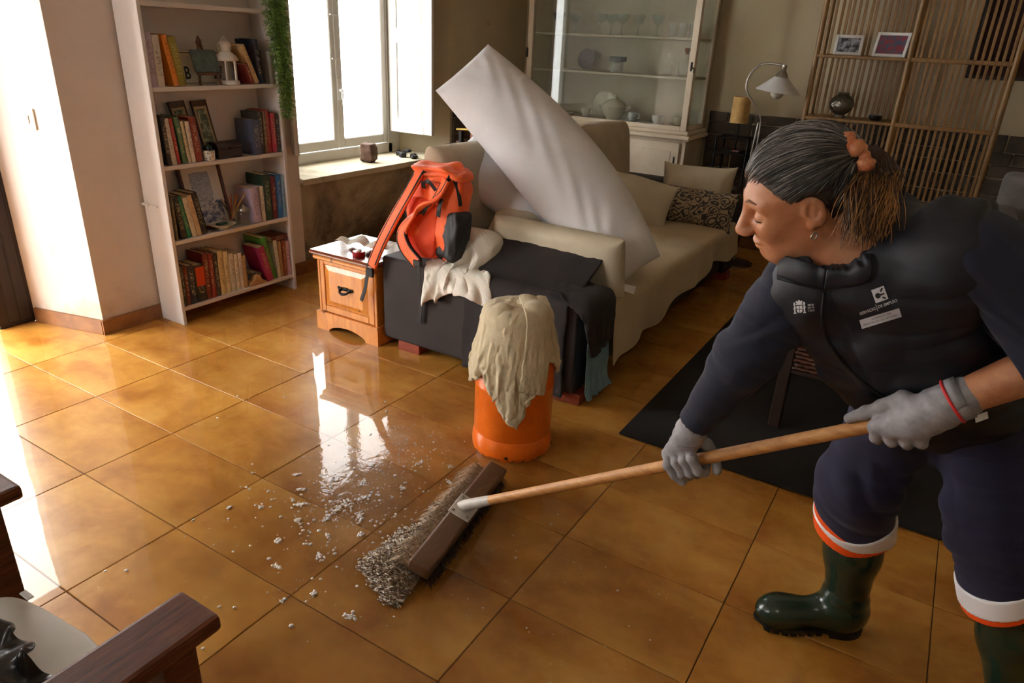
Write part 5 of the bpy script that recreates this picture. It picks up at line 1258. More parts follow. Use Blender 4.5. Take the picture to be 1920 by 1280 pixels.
# ================================================================== slate wainscot, stone by stone
M_stone = mat('dark_slate_stone', (96, 84, 72), (60, 54, 50), rough=0.9, scale=9, bump=0.7, bscale=30, bdist=0.01, lo=0.3, hi=0.7)
wbk = bpy.data.objects['wall_back']; wcn = bpy.data.objects['wall_corner']
rs = random.Random(5)
def stones(par, pt, a0, a1, z0_, z1_):
    z = z0_
    while z < z1_ - 0.01:
        h = min(rs.uniform(0.06, 0.12), z1_ - z); a = a0 - rs.uniform(0, 0.1)
        while a < a1:
            w = rs.uniform(0.16, 0.40); b = min(a + w, a1); aa = max(a, a0)
            if b - aa > 0.02:
                t_ = rs.uniform(0.012, 0.03)
                mb = MB().box((aa + 0.004, 0, z + 0.003), (b - 0.004, t_, z + h - 0.003), 0.006)
                for v_ in mb.bm.verts: v_.co = Vector(pt(v_.co.x + rs.uniform(-0.004, 0.004), v_.co.y, v_.co.z + rs.uniform(-0.004, 0.004)))
                mb.build('stone', M_stone, par)
            a = b
        z += h
stones(wbk, lambda a, t_, z: (a, Y1 - t_ + 0.002, z), 0.58, 1.62, 0.08, 1.0)
stones(wbk, lambda a, t_, z: (a, Y1 - t_ + 0.002, z), 1.62, 4.08, 0.08, 1.0)
stones(wbk, lambda a, t_, z: (a, Y1 - t_ + 0.002, z), X0, -0.8, 0.5, 1.0)
stones(wcn, lambda a, t_, z: (X0 + t_ - 0.002, a, z), 2.9, 3.93, 0.45, 1.0)

# ================================================================== armchair in the foreground
M_teak, k, p, tc = blank('dark_carved_wood')
v = k.scaled(tc.outputs['Object'], (14, 1, 14)); n1 = k.noise(v, 7, 6, 0.7, 0.4); n2 = k.noise(k.scaled(tc.outputs['Object'], (120, 5, 120)), 5, 4, 0.7)
ff = k.math('ADD', k.math('MULTIPLY', n1, 0.5), k.math('MULTIPLY', n2, 0.5))
k.link(k.ramp(ff, [(0.36, lin((116, 64, 36))), (0.62, lin((60, 30, 16)))]), p.inputs['Base Color']); p.inputs['Roughness'].default_value = 0.55; p.inputs['Specular IOR Level'].default_value = 0.2
k.link(k.bump(ff, 0.35, 0.003), p.inputs['Normal'])
ac = thing('wooden_armchair', 'dark wooden armchair with a white seat cushion in the bottom left foreground', 'armchair', (1.14, -1.55, 0))
def ab(name, a, b, m=M_teak, bev=0.006, seg=2): return MB().box(a, b, bev, seg=seg).build(name, m, ac, world=True)
for x in (0.805, 1.38):
    o = ab('armrest', (x, -1.95, 0.572), (x + 0.095, -1.155, 0.60), bev=0.008)
    ab('front_leg', (x + 0.018, -1.245, 0.0), (x + 0.078, -1.19, 0.572)); ab('back_leg', (x + 0.018, -1.93, 0.0), (x + 0.078, -1.87, 0.95))
    ab('side_rail', (x + 0.025, -1.87, 0.25), (x + 0.07, -1.245, 0.33))
ab('front_rail', (0.883, -1.24, 0.25), (1.398, -1.2, 0.33)); ab('back_rail', (0.883, -1.92, 0.25), (1.398, -1.88, 0.33))
for i in range(4): ab('back_slat', (0.883, -1.92, 0.5 + i * 0.12), (1.398, -1.9, 0.57 + i * 0.12))
o = lump((1.14, -1.535, 0.375), 0.242, 0.325, 0.048, seed=31, e=0.28, amp=0.004).build('seat_cushion', mat('white_vinyl', (214, 210, 202), (200, 196, 186), rough=0.45, scale=5, bump=0.08), ac, smooth=True, world=True)
MB().box((0.955, -1.225, 0.418), (0.985, -1.213, 0.4215), 0.001).build('care_tag', M_tag, ac, world=True)
M_leath = mat('black_leather', (26, 24, 24), (14, 13, 13), rough=0.32, scale=12, bump=0.4, bscale=60)
P = np.array([[(1.0 + 0.34 * a / 30, -1.76 + 0.46 * b / 34 - 0.02 * a / 30, 0.50 + 0.03 * math.sin(a * 0.9) * math.sin(b * 0.7)) for b in range(35)] for a in range(31)])
P = drape(P, [sd_box((1.14, -1.535, 0.37), (0.26, 0.33, 0.056), 0.03)], steps=60, thick=0.01, bend=0.2, mu=0.8, seed=7)
P[..., 2] += 0.022 * np.abs(np.sin(24 * P[..., 0] + 13 * P[..., 1])) + 0.016 * np.abs(np.sin(17 * P[..., 1] - 31 * P[..., 0] + 1)) + 0.02
sheet('leather_jacket', P, M_leath, th=0.006, lv=2, label='crumpled black leather jacket lying on the white armchair seat', cat='jacket')
# ================================================================== the woman with the broom
import openvdb
def sdf_mesh(fn, lo, hi, h, name='surface', disp=None):
    """sample a distance function near its zero level only, then contour it"""
    lo = np.array(lo, float); hi = np.array(hi, float); B = 8
    nb = np.ceil((hi - lo) / (h * B)).astype(int); n = nb * B
    G = np.full(tuple(n), 1.0, np.float32)
    bi = np.stack(np.meshgrid(*[np.arange(q) for q in nb], indexing='ij'), -1).reshape(-1, 3)
    cen = lo + (bi * B + (B - 1) / 2) * h
    v = fn(cen); rad = h * B * 0.5 * 1.732 * 1.7
    near = np.abs(v) < rad
    for b in bi[v <= -rad]: G[b[0] * B:b[0] * B + B, b[1] * B:b[1] * B + B, b[2] * B:b[2] * B + B] = -1.0
    off = np.stack(np.meshgrid(*[np.arange(B)] * 3, indexing='ij'), -1).reshape(-1, 3)
    nbk = bi[near]
    for s in range(0, len(nbk), 400):
        c = nbk[s:s + 400]
        idx = c[:, None, :] * B + off[None]
        val = fn((lo + idx.reshape(-1, 3) * h)).astype(np.float32).reshape(len(c), B, B, B)
        for q, b in zip(val, c): G[b[0] * B:b[0] * B + B, b[1] * B:b[1] * B + B, b[2] * B:b[2] * B + B] = q
    g = openvdb.FloatGrid(1.0); g.copyFromArray(np.clip(G, -3 * h * 4, 3 * h * 4))
    pts, quads = g.convertToQuads(0.0)
    pts = np.array(pts) * h + lo
    me = bpy.data.meshes.new(name)
    me.from_pydata(pts.tolist(), [], np.array(quads)[:, ::-1].tolist())
    bm = bmesh.new(); bm.from_mesh(me); bmesh.ops.recalc_face_normals(bm, faces=bm.faces); bm.to_mesh(me); bm.free()
    if disp is not None:      # creases: push the surface along its normals
        me.update(); n = len(me.vertices)
        N = np.zeros(n * 3); me.vertex_normals.foreach_get('vector', N); C = np.zeros(n * 3); me.vertices.foreach_get('co', C)
        C = C.reshape(-1, 3); C = C - N.reshape(-1, 3) * disp(C)[:, None]
        me.vertices.foreach_set('co', C.ravel()); me.update()
    return me
def A3(x): return np.array(x, float)
def cap(p, a, b, ra, rb):
    a, b = A3(a), A3(b); ab = b - a
    t = np.clip((p - a) @ ab / (ab @ ab), 0, 1)
    return np.linalg.norm(p - a - t[:, None] * ab, axis=1) - (ra + (rb - ra) * t)
def ell(p, c, r, R=None):
    q = p - A3(c)
    if R is not None: q = q @ A3(R).T
    r = A3(r); k0 = np.linalg.norm(q / r, axis=1); k1 = np.linalg.norm(q / r ** 2, axis=1)
    return k0 * (k0 - 1) / np.maximum(k1, 1e-6)
def smin(a, b, k):
    h = np.maximum(k - np.abs(a - b), 0) / k
    return np.minimum(a, b) - h * h * k * 0.25
def smax(a, b, k): return -smin(-a, -b, k)
def union(k, *f):
    r = f[0]
    for g in f[1:]: r = smin(r, g, k)
    return r
_HT = np.random.RandomState(4).rand(32, 32, 32)
def vnoise(q):
    i = np.floor(q).astype(int); f = q - i; f = f * f * (3 - 2 * f); i &= 31; j = (i + 1) & 31
    r = 0
    for a_ in (0, 1):
        for b_ in (0, 1):
            for c_ in (0, 1):
                w = (f[:, 0] if a_ else 1 - f[:, 0]) * (f[:, 1] if b_ else 1 - f[:, 1]) * (f[:, 2] if c_ else 1 - f[:, 2])
                r = r + w * _HT[(j if a_ else i)[:, 0], (j if b_ else i)[:, 1], (j if c_ else i)[:, 2]]
    return r - 0.5
def ridge(p, d, freq, amp, ph=0.0, warp=6.0):
    """irregular cloth creases running across direction d"""
    d = A3(d); d = d / np.linalg.norm(d)
    a_ = np.cross(d, A3((0.3, 0.5, 0.8))); a_ /= np.linalg.norm(a_); b_ = np.cross(d, a_)
    s = p @ d; u = p @ a_; v = p @ b_
    q = np.stack([s * freq * 0.42 + 1.1 * np.sin(9 * u + ph) + ph * 3.1, u * 6.0 + ph, v * 6.0 - ph], 1)
    n = vnoise(q); n2 = vnoise(q * np.array([2.1, 1.6, 1.6]) + 7.3)
    return amp * (1.0 - 5.0 * np.abs(n)) * 0.9 + amp * 1.2 * n2
r_, d_, f_ = A3(CR), A3(CD), A3(CF)
J = {k_: A3(v_) for k_, v_ in {
    'Rhip': (2.285, 0.035, 0.735), 'Rknee': (2.236, 0.022, 0.478), 'Rtop': (2.250, 0.072, 0.352), 'Lhip': (2.435, 0.005, 0.765), 'Lknee': (2.500, -0.065, 0.540), 'Ltop': (2.556, -0.060, 0.402),
    'pelvis': (2.366, 0.030, 0.750), 'belly': (2.302, -0.072, 0.860), 'chest': (2.222, -0.185, 0.991), 'neck': (2.140, -0.240, 1.078), 'headc': (2.026, -0.283, 1.178),
    'Rsh': (2.045, -0.235, 1.005), 'Lsh': (2.306, -0.285, 1.120), 'Relb': (1.972, -0.222, 0.820), 'Rwri': (1.894, -0.228, 0.640), 'Lelb': (2.490, -0.262, 0.990), 'Lwri': (2.346, -0.280, 0.864)}.items()}
# torso frame
tu_ = J['neck'] - J['pelvis']; TL_ = np.linalg.norm(tu_); tu_ /= TL_
tw_ = J['Lsh'] - J['Rsh']; tw_ -= tu_ * (tw_ @ tu_); tw_ /= np.linalg.norm(tw_)
tv_ = np.cross(tw_, tu_)
if tv_ @ (-f_) < 0: tv_ = -tv_
def torso(p, grow=0.0, wid=1.0):
    q = p - J['pelvis']; s = q @ tu_ / TL_; a = q @ tw_; b = q @ tv_
    W = np.interp(s, [-0.2, 0, 0.25, 0.55, 0.8, 0.95, 1.1], [0.150, 0.168, 0.165, 0.168, 0.172, 0.140, 0.07]) * wid + grow
    D = np.interp(s, [-0.2, 0, 0.25, 0.55, 0.8, 0.95, 1.1], [0.105, 0.128, 0.130, 0.135, 0.118, 0.092, 0.06]) + grow
    bb = b - np.interp(s, [0, 0.3, 0.6, 1.0], [0.0, 0.012, 0.015, 0.0])
    k0 = (np.abs(a / W) ** 2.4 + np.abs(bb / D) ** 2.4) ** (1 / 2.4)
    r = (k0 - 1) * np.minimum(W, D) * 0.8
    return r, s * TL_
# head frame: x forward, y to her left, z up
ps_, pt_, ph_ = math.radians(19.0), math.radians(12.3), math.radians(34.9)
_F0 = -r_ * math.cos(ps_) + f_ * math.sin(ps_); _L0 = -f_ * math.cos(ps_) - r_ * math.sin(ps_)
hx = _F0 * math.cos(pt_) + d_ * math.sin(pt_); e1 = -d_ * math.cos(pt_) + _F0 * math.sin(pt_)
hz_ = e1 * math.cos(ph_) + _L0 * math.sin(ph_); hy = np.cross(hz_, hx)
HR = np.stack([hx, hy, hz_]); HC = J['headc']
HS = 0.95
def H(x, y, z): return HC + HR.T @ (A3((x, y, z)) * HS)
def head(p):
    q = (p - HC) @ HR.T / HS; ya = np.abs(q[:, 1]); m = np.stack([q[:, 0], ya, q[:, 2]], 1)
    r = ell(q, (-0.012, 0, 0.028), (0.098, 0.076, 0.086))
    r = smin(r, ell(q, (0.030, 0, -0.028), (0.064, 0.060, 0.084)), 0.04)
    r = smin(r, ell(q, (0.058, 0, -0.096), (0.028, 0.026, 0.020)), 0.03)
    r = smin(r, cap(m, (-0.005, 0.050, -0.052), (0.052, 0.020, -0.098), 0.018, 0.014), 0.03)
    r = smin(r, ell(m, (0.056, 0.039, -0.030), (0.024, 0.018, 0.020)), 0.022)
    r = smin(r, cap(m, (0.083, 0.010, 0.024), (0.068, 0.046, 0.018), 0.011, 0.009), 0.015)      # brow
    r = smax(r, -ell(m, (0.099, 0.034, -0.004), (0.028, 0.021, 0.0145)), 0.012)                   # socket
    r = smin(r, ell(m, (0.0725, 0.033, -0.005), (0.0150, 0.0165, 0.0120)), 0.003)                 # closed lid
    r = smin(r, cap(q, (0.090, 0, 0.008), (0.113, 0, -0.036), 0.0085, 0.0125), 0.014)            # nose
    r = smin(r, ell(m, (0.104, 0.0115, -0.041), (0.013, 0.0085, 0.0085)), 0.007)
    r = smax(r, -ell(m, (0.108, 0.0075, -0.0485), (0.006, 0.004, 0.004)), 0.003)
    r = smin(r, ell(q, (0.081, 0, -0.066), (0.0165, 0.025, 0.0060)), 0.007)                      # lips
    r = smin(r, ell(q, (0.0795, 0, -0.0775), (0.0155, 0.022, 0.0065)), 0.007)
    r = smax(r, -cap(m, (0.101, 0.0, -0.0715), (0.083, 0.026, -0.0735), 0.0014, 0.001), 0.003)
    r = smax(r, -cap(m, (0.092, 0.022, -0.046), (0.078, 0.035, -0.070), 0.0015, 0.001), 0.008)   # smile line
    # ear
    e = ell(m, (-0.012, 0.078, 0.002), (0.019, 0.0085, 0.032), [[0.96, -0.1, -0.25], [0.1, 0.97, 0.2], [0.22, -0.2, 0.95]])
    e = smax(e, -ell(m, (-0.009, 0.0895, 0.006), (0.0125, 0.0115, 0.021)), 0.003)
    e = smin(e, ell(m, (-0.014, 0.079, 0.004), (0.004, 0.004, 0.015)), 0.004)
    e = smin(e, ell(m, (-0.004, 0.077, -0.026), (0.008, 0.006, 0.010)), 0.008)
    e = smin(e, ell(m, (0.004, 0.074, -0.004), (0.006, 0.006, 0.009)), 0.006)
    r = smin(r, e, 0.005)
    r = smax(r, -ell(m, (-0.004, 0.0905, 0.004), (0.0095, 0.0125, 0.0165)), 0.004)
    r = smin(r, cap(m, (-0.014, 0.079, 0.020), (-0.010, 0.080, -0.010), 0.0035, 0.003), 0.004)
    return r * HS
def arm_R(p, g=0.0): return smin(cap(p, J['Rsh'], J['Relb'], 0.050 + g, 0.040 + g), cap(p, J['Relb'], J['Rwri'], 0.039 + g, 0.027 + g), 0.03)
def arm_L(p, g=0.0): return smin(cap(p, J['Lsh'], J['Lelb'], 0.050 + g, 0.042 + g), cap(p, J['Lelb'], J['Lwri'], 0.043 + g, 0.029 + g), 0.03)
def leg(p, S, g=0.0): return smin(cap(p, J[S + 'hip'], J[S + 'knee'], 0.078 + g, 0.055 + g), cap(p, J[S + 'knee'], J[S + 'top'], 0.054 + g, 0.045 + g), 0.04)
def body(p):
    t, s = torso(p, -0.022, 0.95)
    t = np.maximum(t, np.maximum(-0.1 - s, s - TL_ * 1.02))
    nb_ = smin(cap(p, H(-0.030, 0, -0.045), J['neck'] - tv_ * 0.01, 0.052, 0.060), cap(p, H(0.0, 0, -0.06), J['neck'] + tv_ * 0.03, 0.045, 0.05), 0.03)
    r = smin(head(p), nb_, 0.028)
    r = smin(r, t, 0.05)
    r = union(0.04, r, arm_R(p), arm_L(p), leg(p, 'R'), leg(p, 'L'))
    return r
M_skin, k, p, tc = blank('skin')
g_ = k.new('ShaderNodeNewGeometry').outputs['Position']
n1 = k.noise(g_, 28, 4, 0.6); n2 = k.noise(g_, 260, 3, 0.6)
k.link(k.ramp(n1, [(0.35, lin((192, 136, 98))), (0.65, lin((170, 108, 74)))]), p.inputs['Base Color'])
p.inputs['Roughness'].default_value = 0.48; p.inputs['Subsurface Weight'].default_value = 0.12; p.inputs['Subsurface Radius'].default_value = (0.012, 0.005, 0.003); p.inputs['Subsurface Scale'].default_value = 0.5
k.link(k.bump(n2, 0.10, 0.002), p.inputs['Normal'])
woman = thing('person', 'woman in a navy work vest bending forward to push the long-handled broom', 'person', (2.42, 0.03, 0.0))
bme = sdf_mesh(body, (1.82, -0.48, 0.2), (2.72, 0.30, 1.34), 0.0032, 'body')
ob = obj('body', bme, M_skin, woman, smooth=True, world=True)
# eyebrow and earring
M_brow = mat('brow_hair', (138, 98, 76), rough=0.8)
for s in (1, -1):
    MB().tube([H(0.0945, s * 0.014, 0.024), H(0.091, s * 0.028, 0.030), H(0.079, s * 0.046, 0.026)], [0.0028, 0.0032, 0.0012], 6, flat=(1, 1)).build('eyebrow', M_brow, woman, smooth=True, world=True)
    MB().tube([H(0.0725 + 0.0155 * math.cos(0.5) * math.cos(a_), s * (0.033 + 0.0168 * math.cos(0.5) * math.sin(a_)), -0.005 - 0.0128 * math.sin(0.5)) for a_ in np.linspace(-0.55, 1.25, 12)], 0.0011, 6).build('eyelashes', mat('lash_brown', (52, 36, 30), rough=0.7), woman, world=True)
    ec = H(-0.006, s * 0.0835, -0.040)
    MB().tube([ec + A3((0, 0, -0.0055)) * (1 - math.cos(2 * PI * i / 20)) * 1.0 + hx * 0.0046 * math.sin(2 * PI * i / 20) for i in range(20)], 0.0014, 8, closed=True).build('earring', M_alu, woman, smooth=True, world=True)

# ---- clothes
def fabric(name, c, c2, rough=0.8, b=0.15, bs=220, sheen=0.25):
    return mat(name, c, c2, rough=rough, scale=7, bump=b, bscale=bs, sheen=sheen)
M_vest = fabric('navy_vest_fabric', (14, 19, 31), (10, 14, 24), 0.6, 0.10, 260, 0.0)
M_swt = fabric('navy_sweatshirt', (27, 31, 50), (20, 23, 40), 0.9, 0.2, 320, 0.05)
M_trs = fabric('indigo_work_trousers', (28, 25, 58), (20, 18, 46), 0.85, 0.2, 260, 0.05)
def vest_f(p):
    t, s = torso(p, 0.014)
    ft = (p - J['pelvis']) @ tv_
    hem = -0.02 + 0.02 * np.sin(9 * (p @ tw_))
    t = smax(t, hem - s, 0.02)
    t = smax(t, s - TL_ * 0.97, 0.02)
    shl = cap(p, J['Rsh'] * 0.72 + J['Lsh'] * 0.28 + tu_ * 0.02, J['Lsh'] * 0.86 + J['Rsh'] * 0.14, 0.070, 0.082)
    r = smin(t, shl, 0.06)
    r = smin(r, ell(p, J['Lsh'] + tw_ * -0.02 - tv_ * 0.02, (0.084, 0.084, 0.084)), 0.06)
    r = smin(r, ell(p, J['Rsh'] + tw_ * 0.02, (0.078, 0.078, 0.078)), 0.05)
    r = smin(r, ell(p, J['neck'] - tv_ * 0.075 + tu_ * 0.0, (0.085, 0.085, 0.085)), 0.06)
    # armholes: trim where the sleeves leave
    oL = (p - (J['Lsh'] + tw_ * 0.045)) @ tw_; oR = (p - (J['Rsh'] - tw_ * 0.03)) @ (-tw_)
    r = smax(r, oL, 0.012); r = smax(r, oR, 0.012)
    # neck opening
    r = smax(r, -cap(p, J['neck'] - tu_ * 0.02, J['neck'] + tu_ * 0.12, 0.055, 0.066), 0.01)
    # front opening
    q = p - J['pelvis']; a = q @ tw_
    return r + 0.004 * np.exp(-((a + 0.035) / 0.006) ** 2) * (ft > 0)
vest = obj('vest', sdf_mesh(vest_f, (1.9, -0.50, 0.62), (2.62, 0.28, 1.30), 0.0048, 'vest', lambda p: ridge(p, tu_ + 0.5 * tw_, 60, 0.0035, 0.3) + ridge(p, tu_ - 0.8 * tw_, 34, 0.0045, 1.7)), M_vest, woman, smooth=True, world=True)
def sweat_f(p):
    t, s = torso(p, 0.0); t = np.maximum(np.maximum(t, -0.03 - s), s - TL_ * 0.96)
    axR = (J['Rwri'] - J['Rsh']) / np.linalg.norm(J['Rwri'] - J['Rsh']); axL = (J['Lelb'] - J['Lsh']); axL = axL / np.linalg.norm(axL)
    w0 = J['Relb'] + (J['Rwri'] - J['Relb']) * 0.64
    aR = smin(cap(p, J['Rsh'], J['Relb'], 0.070, 0.062), cap(p, J['Relb'], w0, 0.061, 0.047), 0.04)
    cuff = cap(p, w0 - axR * 0.01, J['Rwri'] - axR * 0.004, 0.042, 0.039)
    aR = smin(aR, cuff, 0.01)
    aR = np.maximum(aR, (p - (J['Rwri'] - axR * 0.002)) @ axR)
    c0 = J['Lelb'] + (J['Lwri'] - J['Lelb']) * 0.45; axF = (J['Lwri'] - J['Lelb']) / np.linalg.norm(J['Lwri'] - J['Lelb'])
    aL = smin(cap(p, J['Lsh'], J['Lelb'], 0.078, 0.072), cap(p, J['Lelb'], c0, 0.070, 0.060), 0.04)
    aL = np.maximum(aL, (p - c0) @ axF)
    hole = cap(p, c0 - axF * 0.02, c0 + axF * 0.05, 0.047, 0.047)
    aL = smax(aL, -hole, 0.006)
    r = union(0.03, t, aR, aL)
    return smax(r, -cap(p, J['neck'] - tu_ * 0.02, J['neck'] + tu_ * 0.12, 0.060, 0.066), 0.01)
sweat = obj('sweatshirt', sdf_mesh(sweat_f, (1.8, -0.50, 0.56), (2.72, 0.28, 1.32), 0.0048, 'sweatshirt', lambda p: (ridge(p, J['Rwri'] - J['Rsh'], 80, 0.0035, 0.5) + ridge(p, (J['Rwri'] - J['Rsh']) / 0.4 + 0.6 * r_, 44, 0.004, 2.0)) * np.clip(((p - J['Rwri']) @ (J['Rsh'] - J['Rwri'])) * 18 - 0.3, 0, 1)), M_swt, woman, smooth=True, world=True)
def legs_f(p, g=0.0):
    q = p - J['pelvis']; s = q @ tu_
    t, _ = torso(p, -0.004); t = np.maximum(t, np.maximum(-0.12 - s, s - 0.05))
    def lg(S, rb):
        dn = (J[S + 'top'] - J[S + 'knee']); dn = dn / np.linalg.norm(dn)
        l = smin(cap(p, J[S + 'hip'], J[S + 'knee'], 0.105 + g, 0.088 + g), cap(p, J[S + 'knee'], J[S + 'top'] + dn * 0.05, 0.088 + g, rb + g), 0.05)
        return l, dn
    aR, dR = lg('R', 0.094); aL, dL = lg('L', 0.092)
    return aR, dR, aL, dL, t
HEM = {'R': (J['Rtop'] + A3((0.0, 0.0, -0.005)), 0.30, 0.62), 'L': (J['Ltop'] + A3((0, 0, -0.005)), 0.10, 0.4)}
def hem_n(S):   # hems slope down towards the outside of each leg
    n_ = (J[S + 'top'] - J[S + 'knee']); n_ = n_ / np.linalg.norm(n_)
    n_ = n_ + (-0.20 if S == 'R' else 0.16) * r_; return n_ / np.linalg.norm(n_)
def trs_f(p):
    aR, dR, aL, dL, t = legs_f(p)
    aR = np.maximum(aR, (p - J['Rtop']) @ hem_n('R')); aL = np.maximum(aL, (p - J['Ltop']) @ hem_n('L'))
    r = union(0.05, t, aR, aL)
    for S in 'RL':  # hollow ends
        r = smax(r, -cap(p, J[S + 'top'] - hem_n(S) * 0.03, J[S + 'top'] + hem_n(S) * 0.08, 0.080, 0.082), 0.004)
    return r
obj('trousers', sdf_mesh(trs_f, (2.08, -0.20, 0.20), (2.78, 0.26, 0.95), 0.005, 'trousers', lambda p: (ridge(p, (0.1, 0.1, 1), 52, 0.004, 1.1) + ridge(p, A3((0, 0, 1)) + 0.7 * r_, 34, 0.005, 0.2)) * np.clip((p[:, 2] - 0.35) * 12, 0.15, 1)), M_trs, woman, smooth=True, world=True)
M_refl = mat('silver_reflective_tape', (248, 248, 250), (240, 240, 244), rough=0.35, spec=0.9)
M_horg = mat('hi_vis_orange', (252, 94, 24), (240, 78, 14), rough=0.6)
def band(S, o0, o1, g, name, m, tilt0, tilt1, inner=0.082):
    n0 = hem_n(S) + tilt0 * r_; n0 = n0 / np.linalg.norm(n0); n1 = hem_n(S) + tilt1 * r_; n1 = n1 / np.linalg.norm(n1)
    def f(p):
        aR, dR, aL, dL, t = legs_f(p, g); l = aR if S == 'R' else aL
        w = 0.006 * np.sin(38 * (p @ r_) + 1.0)
        l = np.maximum(l, (p - J[S + 'top'] - n1 * o1) @ n1 + w); l = np.maximum(l, -((p - J[S + 'top'] - n0 * o0) @ n0) - w)
        return smax(l, -cap(p, J[S + 'top'] - hem_n(S) * 0.1, J[S + 'top'] + hem_n(S) * 0.12, inner, inner + 0.002), 0.002)
    c = J[S + 'top']
    return obj(name, sdf_mesh(f, c - 0.17, c + 0.17, 0.0035, name), m, woman, smooth=True, world=True)
band('R', -0.024, 0.016, 0.004, 'reflective_band', M_refl, 0.14, -0.16)
band('R', -0.002, 0.034, 0.0015, 'orange_hem', M_horg, -0.30, 0.06, 0.084)
band('L', -0.030, 0.018, 0.004, 'reflective_band', M_refl, 0.0, 0.0)
band('L', 0.014, 0.03, 0.001, 'orange_hem', M_horg, 0.0, 0.05, 0.084)

# ---- rubber boots
M_boot = mat('dark_green_rubber', (30, 48, 36), (22, 38, 28), rough=0.22, spec=0.6, scale=4, bump=0.04, bscale=20)
M_sole = mat('black_rubber_sole', (16, 17, 16), (10, 11, 10), rough=0.5)
def boot(heel, toe, top, name_label):
    heel, toe, top = A3(heel), A3(toe), A3(top)
    fd = toe - heel; fd[2] = 0; L = np.linalg.norm(fd); fd /= L; sd = np.cross(A3((0, 0, 1)), fd); Rm = np.stack([fd, sd, A3((0, 0, 1))])
    ank = heel + fd * 0.055 + A3((0, 0, 0.10))
    def f(p):
        q = (p - heel) @ Rm.T
        r = ell(q, (0.052, 0, 0.055), (0.058, 0.040, 0.055))
        r = smin(r, ell(q, (L - 0.055, 0, 0.040), (0.060, 0.047, 0.040)), 0.03)
        r = smin(r, cap(q, (0.06, 0, 0.058), (L - 0.06, 0, 0.042), 0.042, 0.040), 0.03)
        sh_ = smin(cap(p, ank, ank * 0.45 + top * 0.55, 0.050, 0.064), cap(p, ank * 0.45 + top * 0.55, top, 0.064, 0.073), 0.03)
        r = smin(r, sh_, 0.055)
        r = smax(r, 0.014 - q[:, 2], 0.004)
        r = r + 0.0012 * np.sin(140 * p[:, 2]) * np.exp(-((p[:, 2] - 0.12) / 0.03) ** 2)
        ax = (top - ank) / np.linalg.norm(top - ank)
        r = smax(r, (p - top) @ ax, 0.004)
        return smax(r, -cap(p, ank * 0.3 + top * 0.7, top + ax * 0.05, 0.060, 0.068), 0.003)
    lo = np.minimum(np.minimum(heel, toe), top) - 0.10; hi = np.maximum(np.maximum(heel, toe), top) + 0.10; lo[2] = -0.01
    b = obj('boot', sdf_mesh(f, lo, hi, 0.0038, 'boot'), M_boot, woman, smooth=True, world=True)
    mb = MB()
    def outline(s0, s1, n=14):
        pts = []
        for i in range(n):
            x = s0 + (s1 - s0) * i / (n - 1)
            w = np.interp(x / L, [0, 0.04, 0.15, 0.4, 0.7, 0.9, 0.97, 1.0], [0.012, 0.03, 0.039, 0.034, 0.049, 0.042, 0.026, 0.008])
            pts.append((x, w))
        return [tuple((heel + fd * x + sd * w)[:2]) for x, w in pts] + [tuple((heel + fd * x - sd * w)[:2]) for x, w in pts[::-1]]
    mb.prism(outline(-0.004, L + 0.004), 0.012, 0.022)
    mb.prism(outline(-0.004, 0.085, 8), 0.0, 0.012)
    for i in range(7): mb.prism(outline(0.105 + i * 0.0225, 0.105 + i * 0.0225 + 0.014, 4), 0.002, 0.012)
    me = mb.mesh('sole'); me.transform(Matrix.Translation(-woman.location)); obj('sole', me, M_sole, b)
    return b
boot((2.332, 0.100, 0), (2.088, -0.018, 0), (2.254, 0.080, 0.375), 'R')
boot((2.70, -0.045, 0), (2.47, -0.175, 0), (2.562, -0.066, 0.425), 'L')

# ---- broom handle geometry first (the hands close on it)
BA = A3((1.215, -0.153, 0.085)); BB = A3((2.308, -0.256, 0.811))
bh = (BB - BA) / np.linalg.norm(BB - BA)
# ---- gloves
M_glv, k, p, tc = blank('grey_coated_glove')
g_ = k.new('ShaderNodeNewGeometry').outputs['Position']
n1 = k.noise(g_, 45, 4, 0.6); n2 = k.noise(g_, 420, 2, 0.5)
k.link(k.ramp(n1, [(0.35, lin((152, 150, 154))), (0.7, lin((122, 118, 122)))]), p.inputs['Base Color']); p.inputs['Roughness'].default_value = 0.62
k.link(k.bump(n2, 0.25, 0.001), p.inputs['Normal'])
def chain(p, pts, rad, k_):
    r = None
    for a, b, ra, rb in zip(pts, pts[1:], rad, rad[1:]):
        c = cap(p, a, b, ra, rb); r = c if r is None else smin(r, c, k_)
    return r
# right hand over the handle
cR = BA + bh * ((A3((1.893, -0.134, 0.498)) - BA) @ bh)
cR = BA + (BB - BA) * 0.620
tR = -f_ - bh * (-f_ @ bh); tR /= np.linalg.norm(tR)                    # towards the viewer's side of the handle
nR = np.cross(bh, tR); nR = nR if nR[2] > 0 else -nR                     # upwards across the handle
def hr(h, t, n): return cR + bh * h + tR * t + nR * n
fr = [[hr(o, 0.020, 0.036), hr(o + 0.001, 0.034, 0.014), hr(o + 0.001, 0.030, -0.018), hr(o, 0.006, -0.032), hr(o, -0.016, -0.020)] for o in (0.031, 0.010, -0.011)]
fr.append([hr(-0.032, 0.018, 0.034), hr(-0.036, 0.031, 0.010), hr(-0.034, 0.026, -0.018), hr(-0.026, 0.016, -0.040)])
thR = [hr(0.036, -0.004, 0.052), hr(0.052, -0.014, 0.026), hr(0.058, -0.018, -0.006), hr(0.056, -0.006, -0.036)]
wR = J['Rwri']
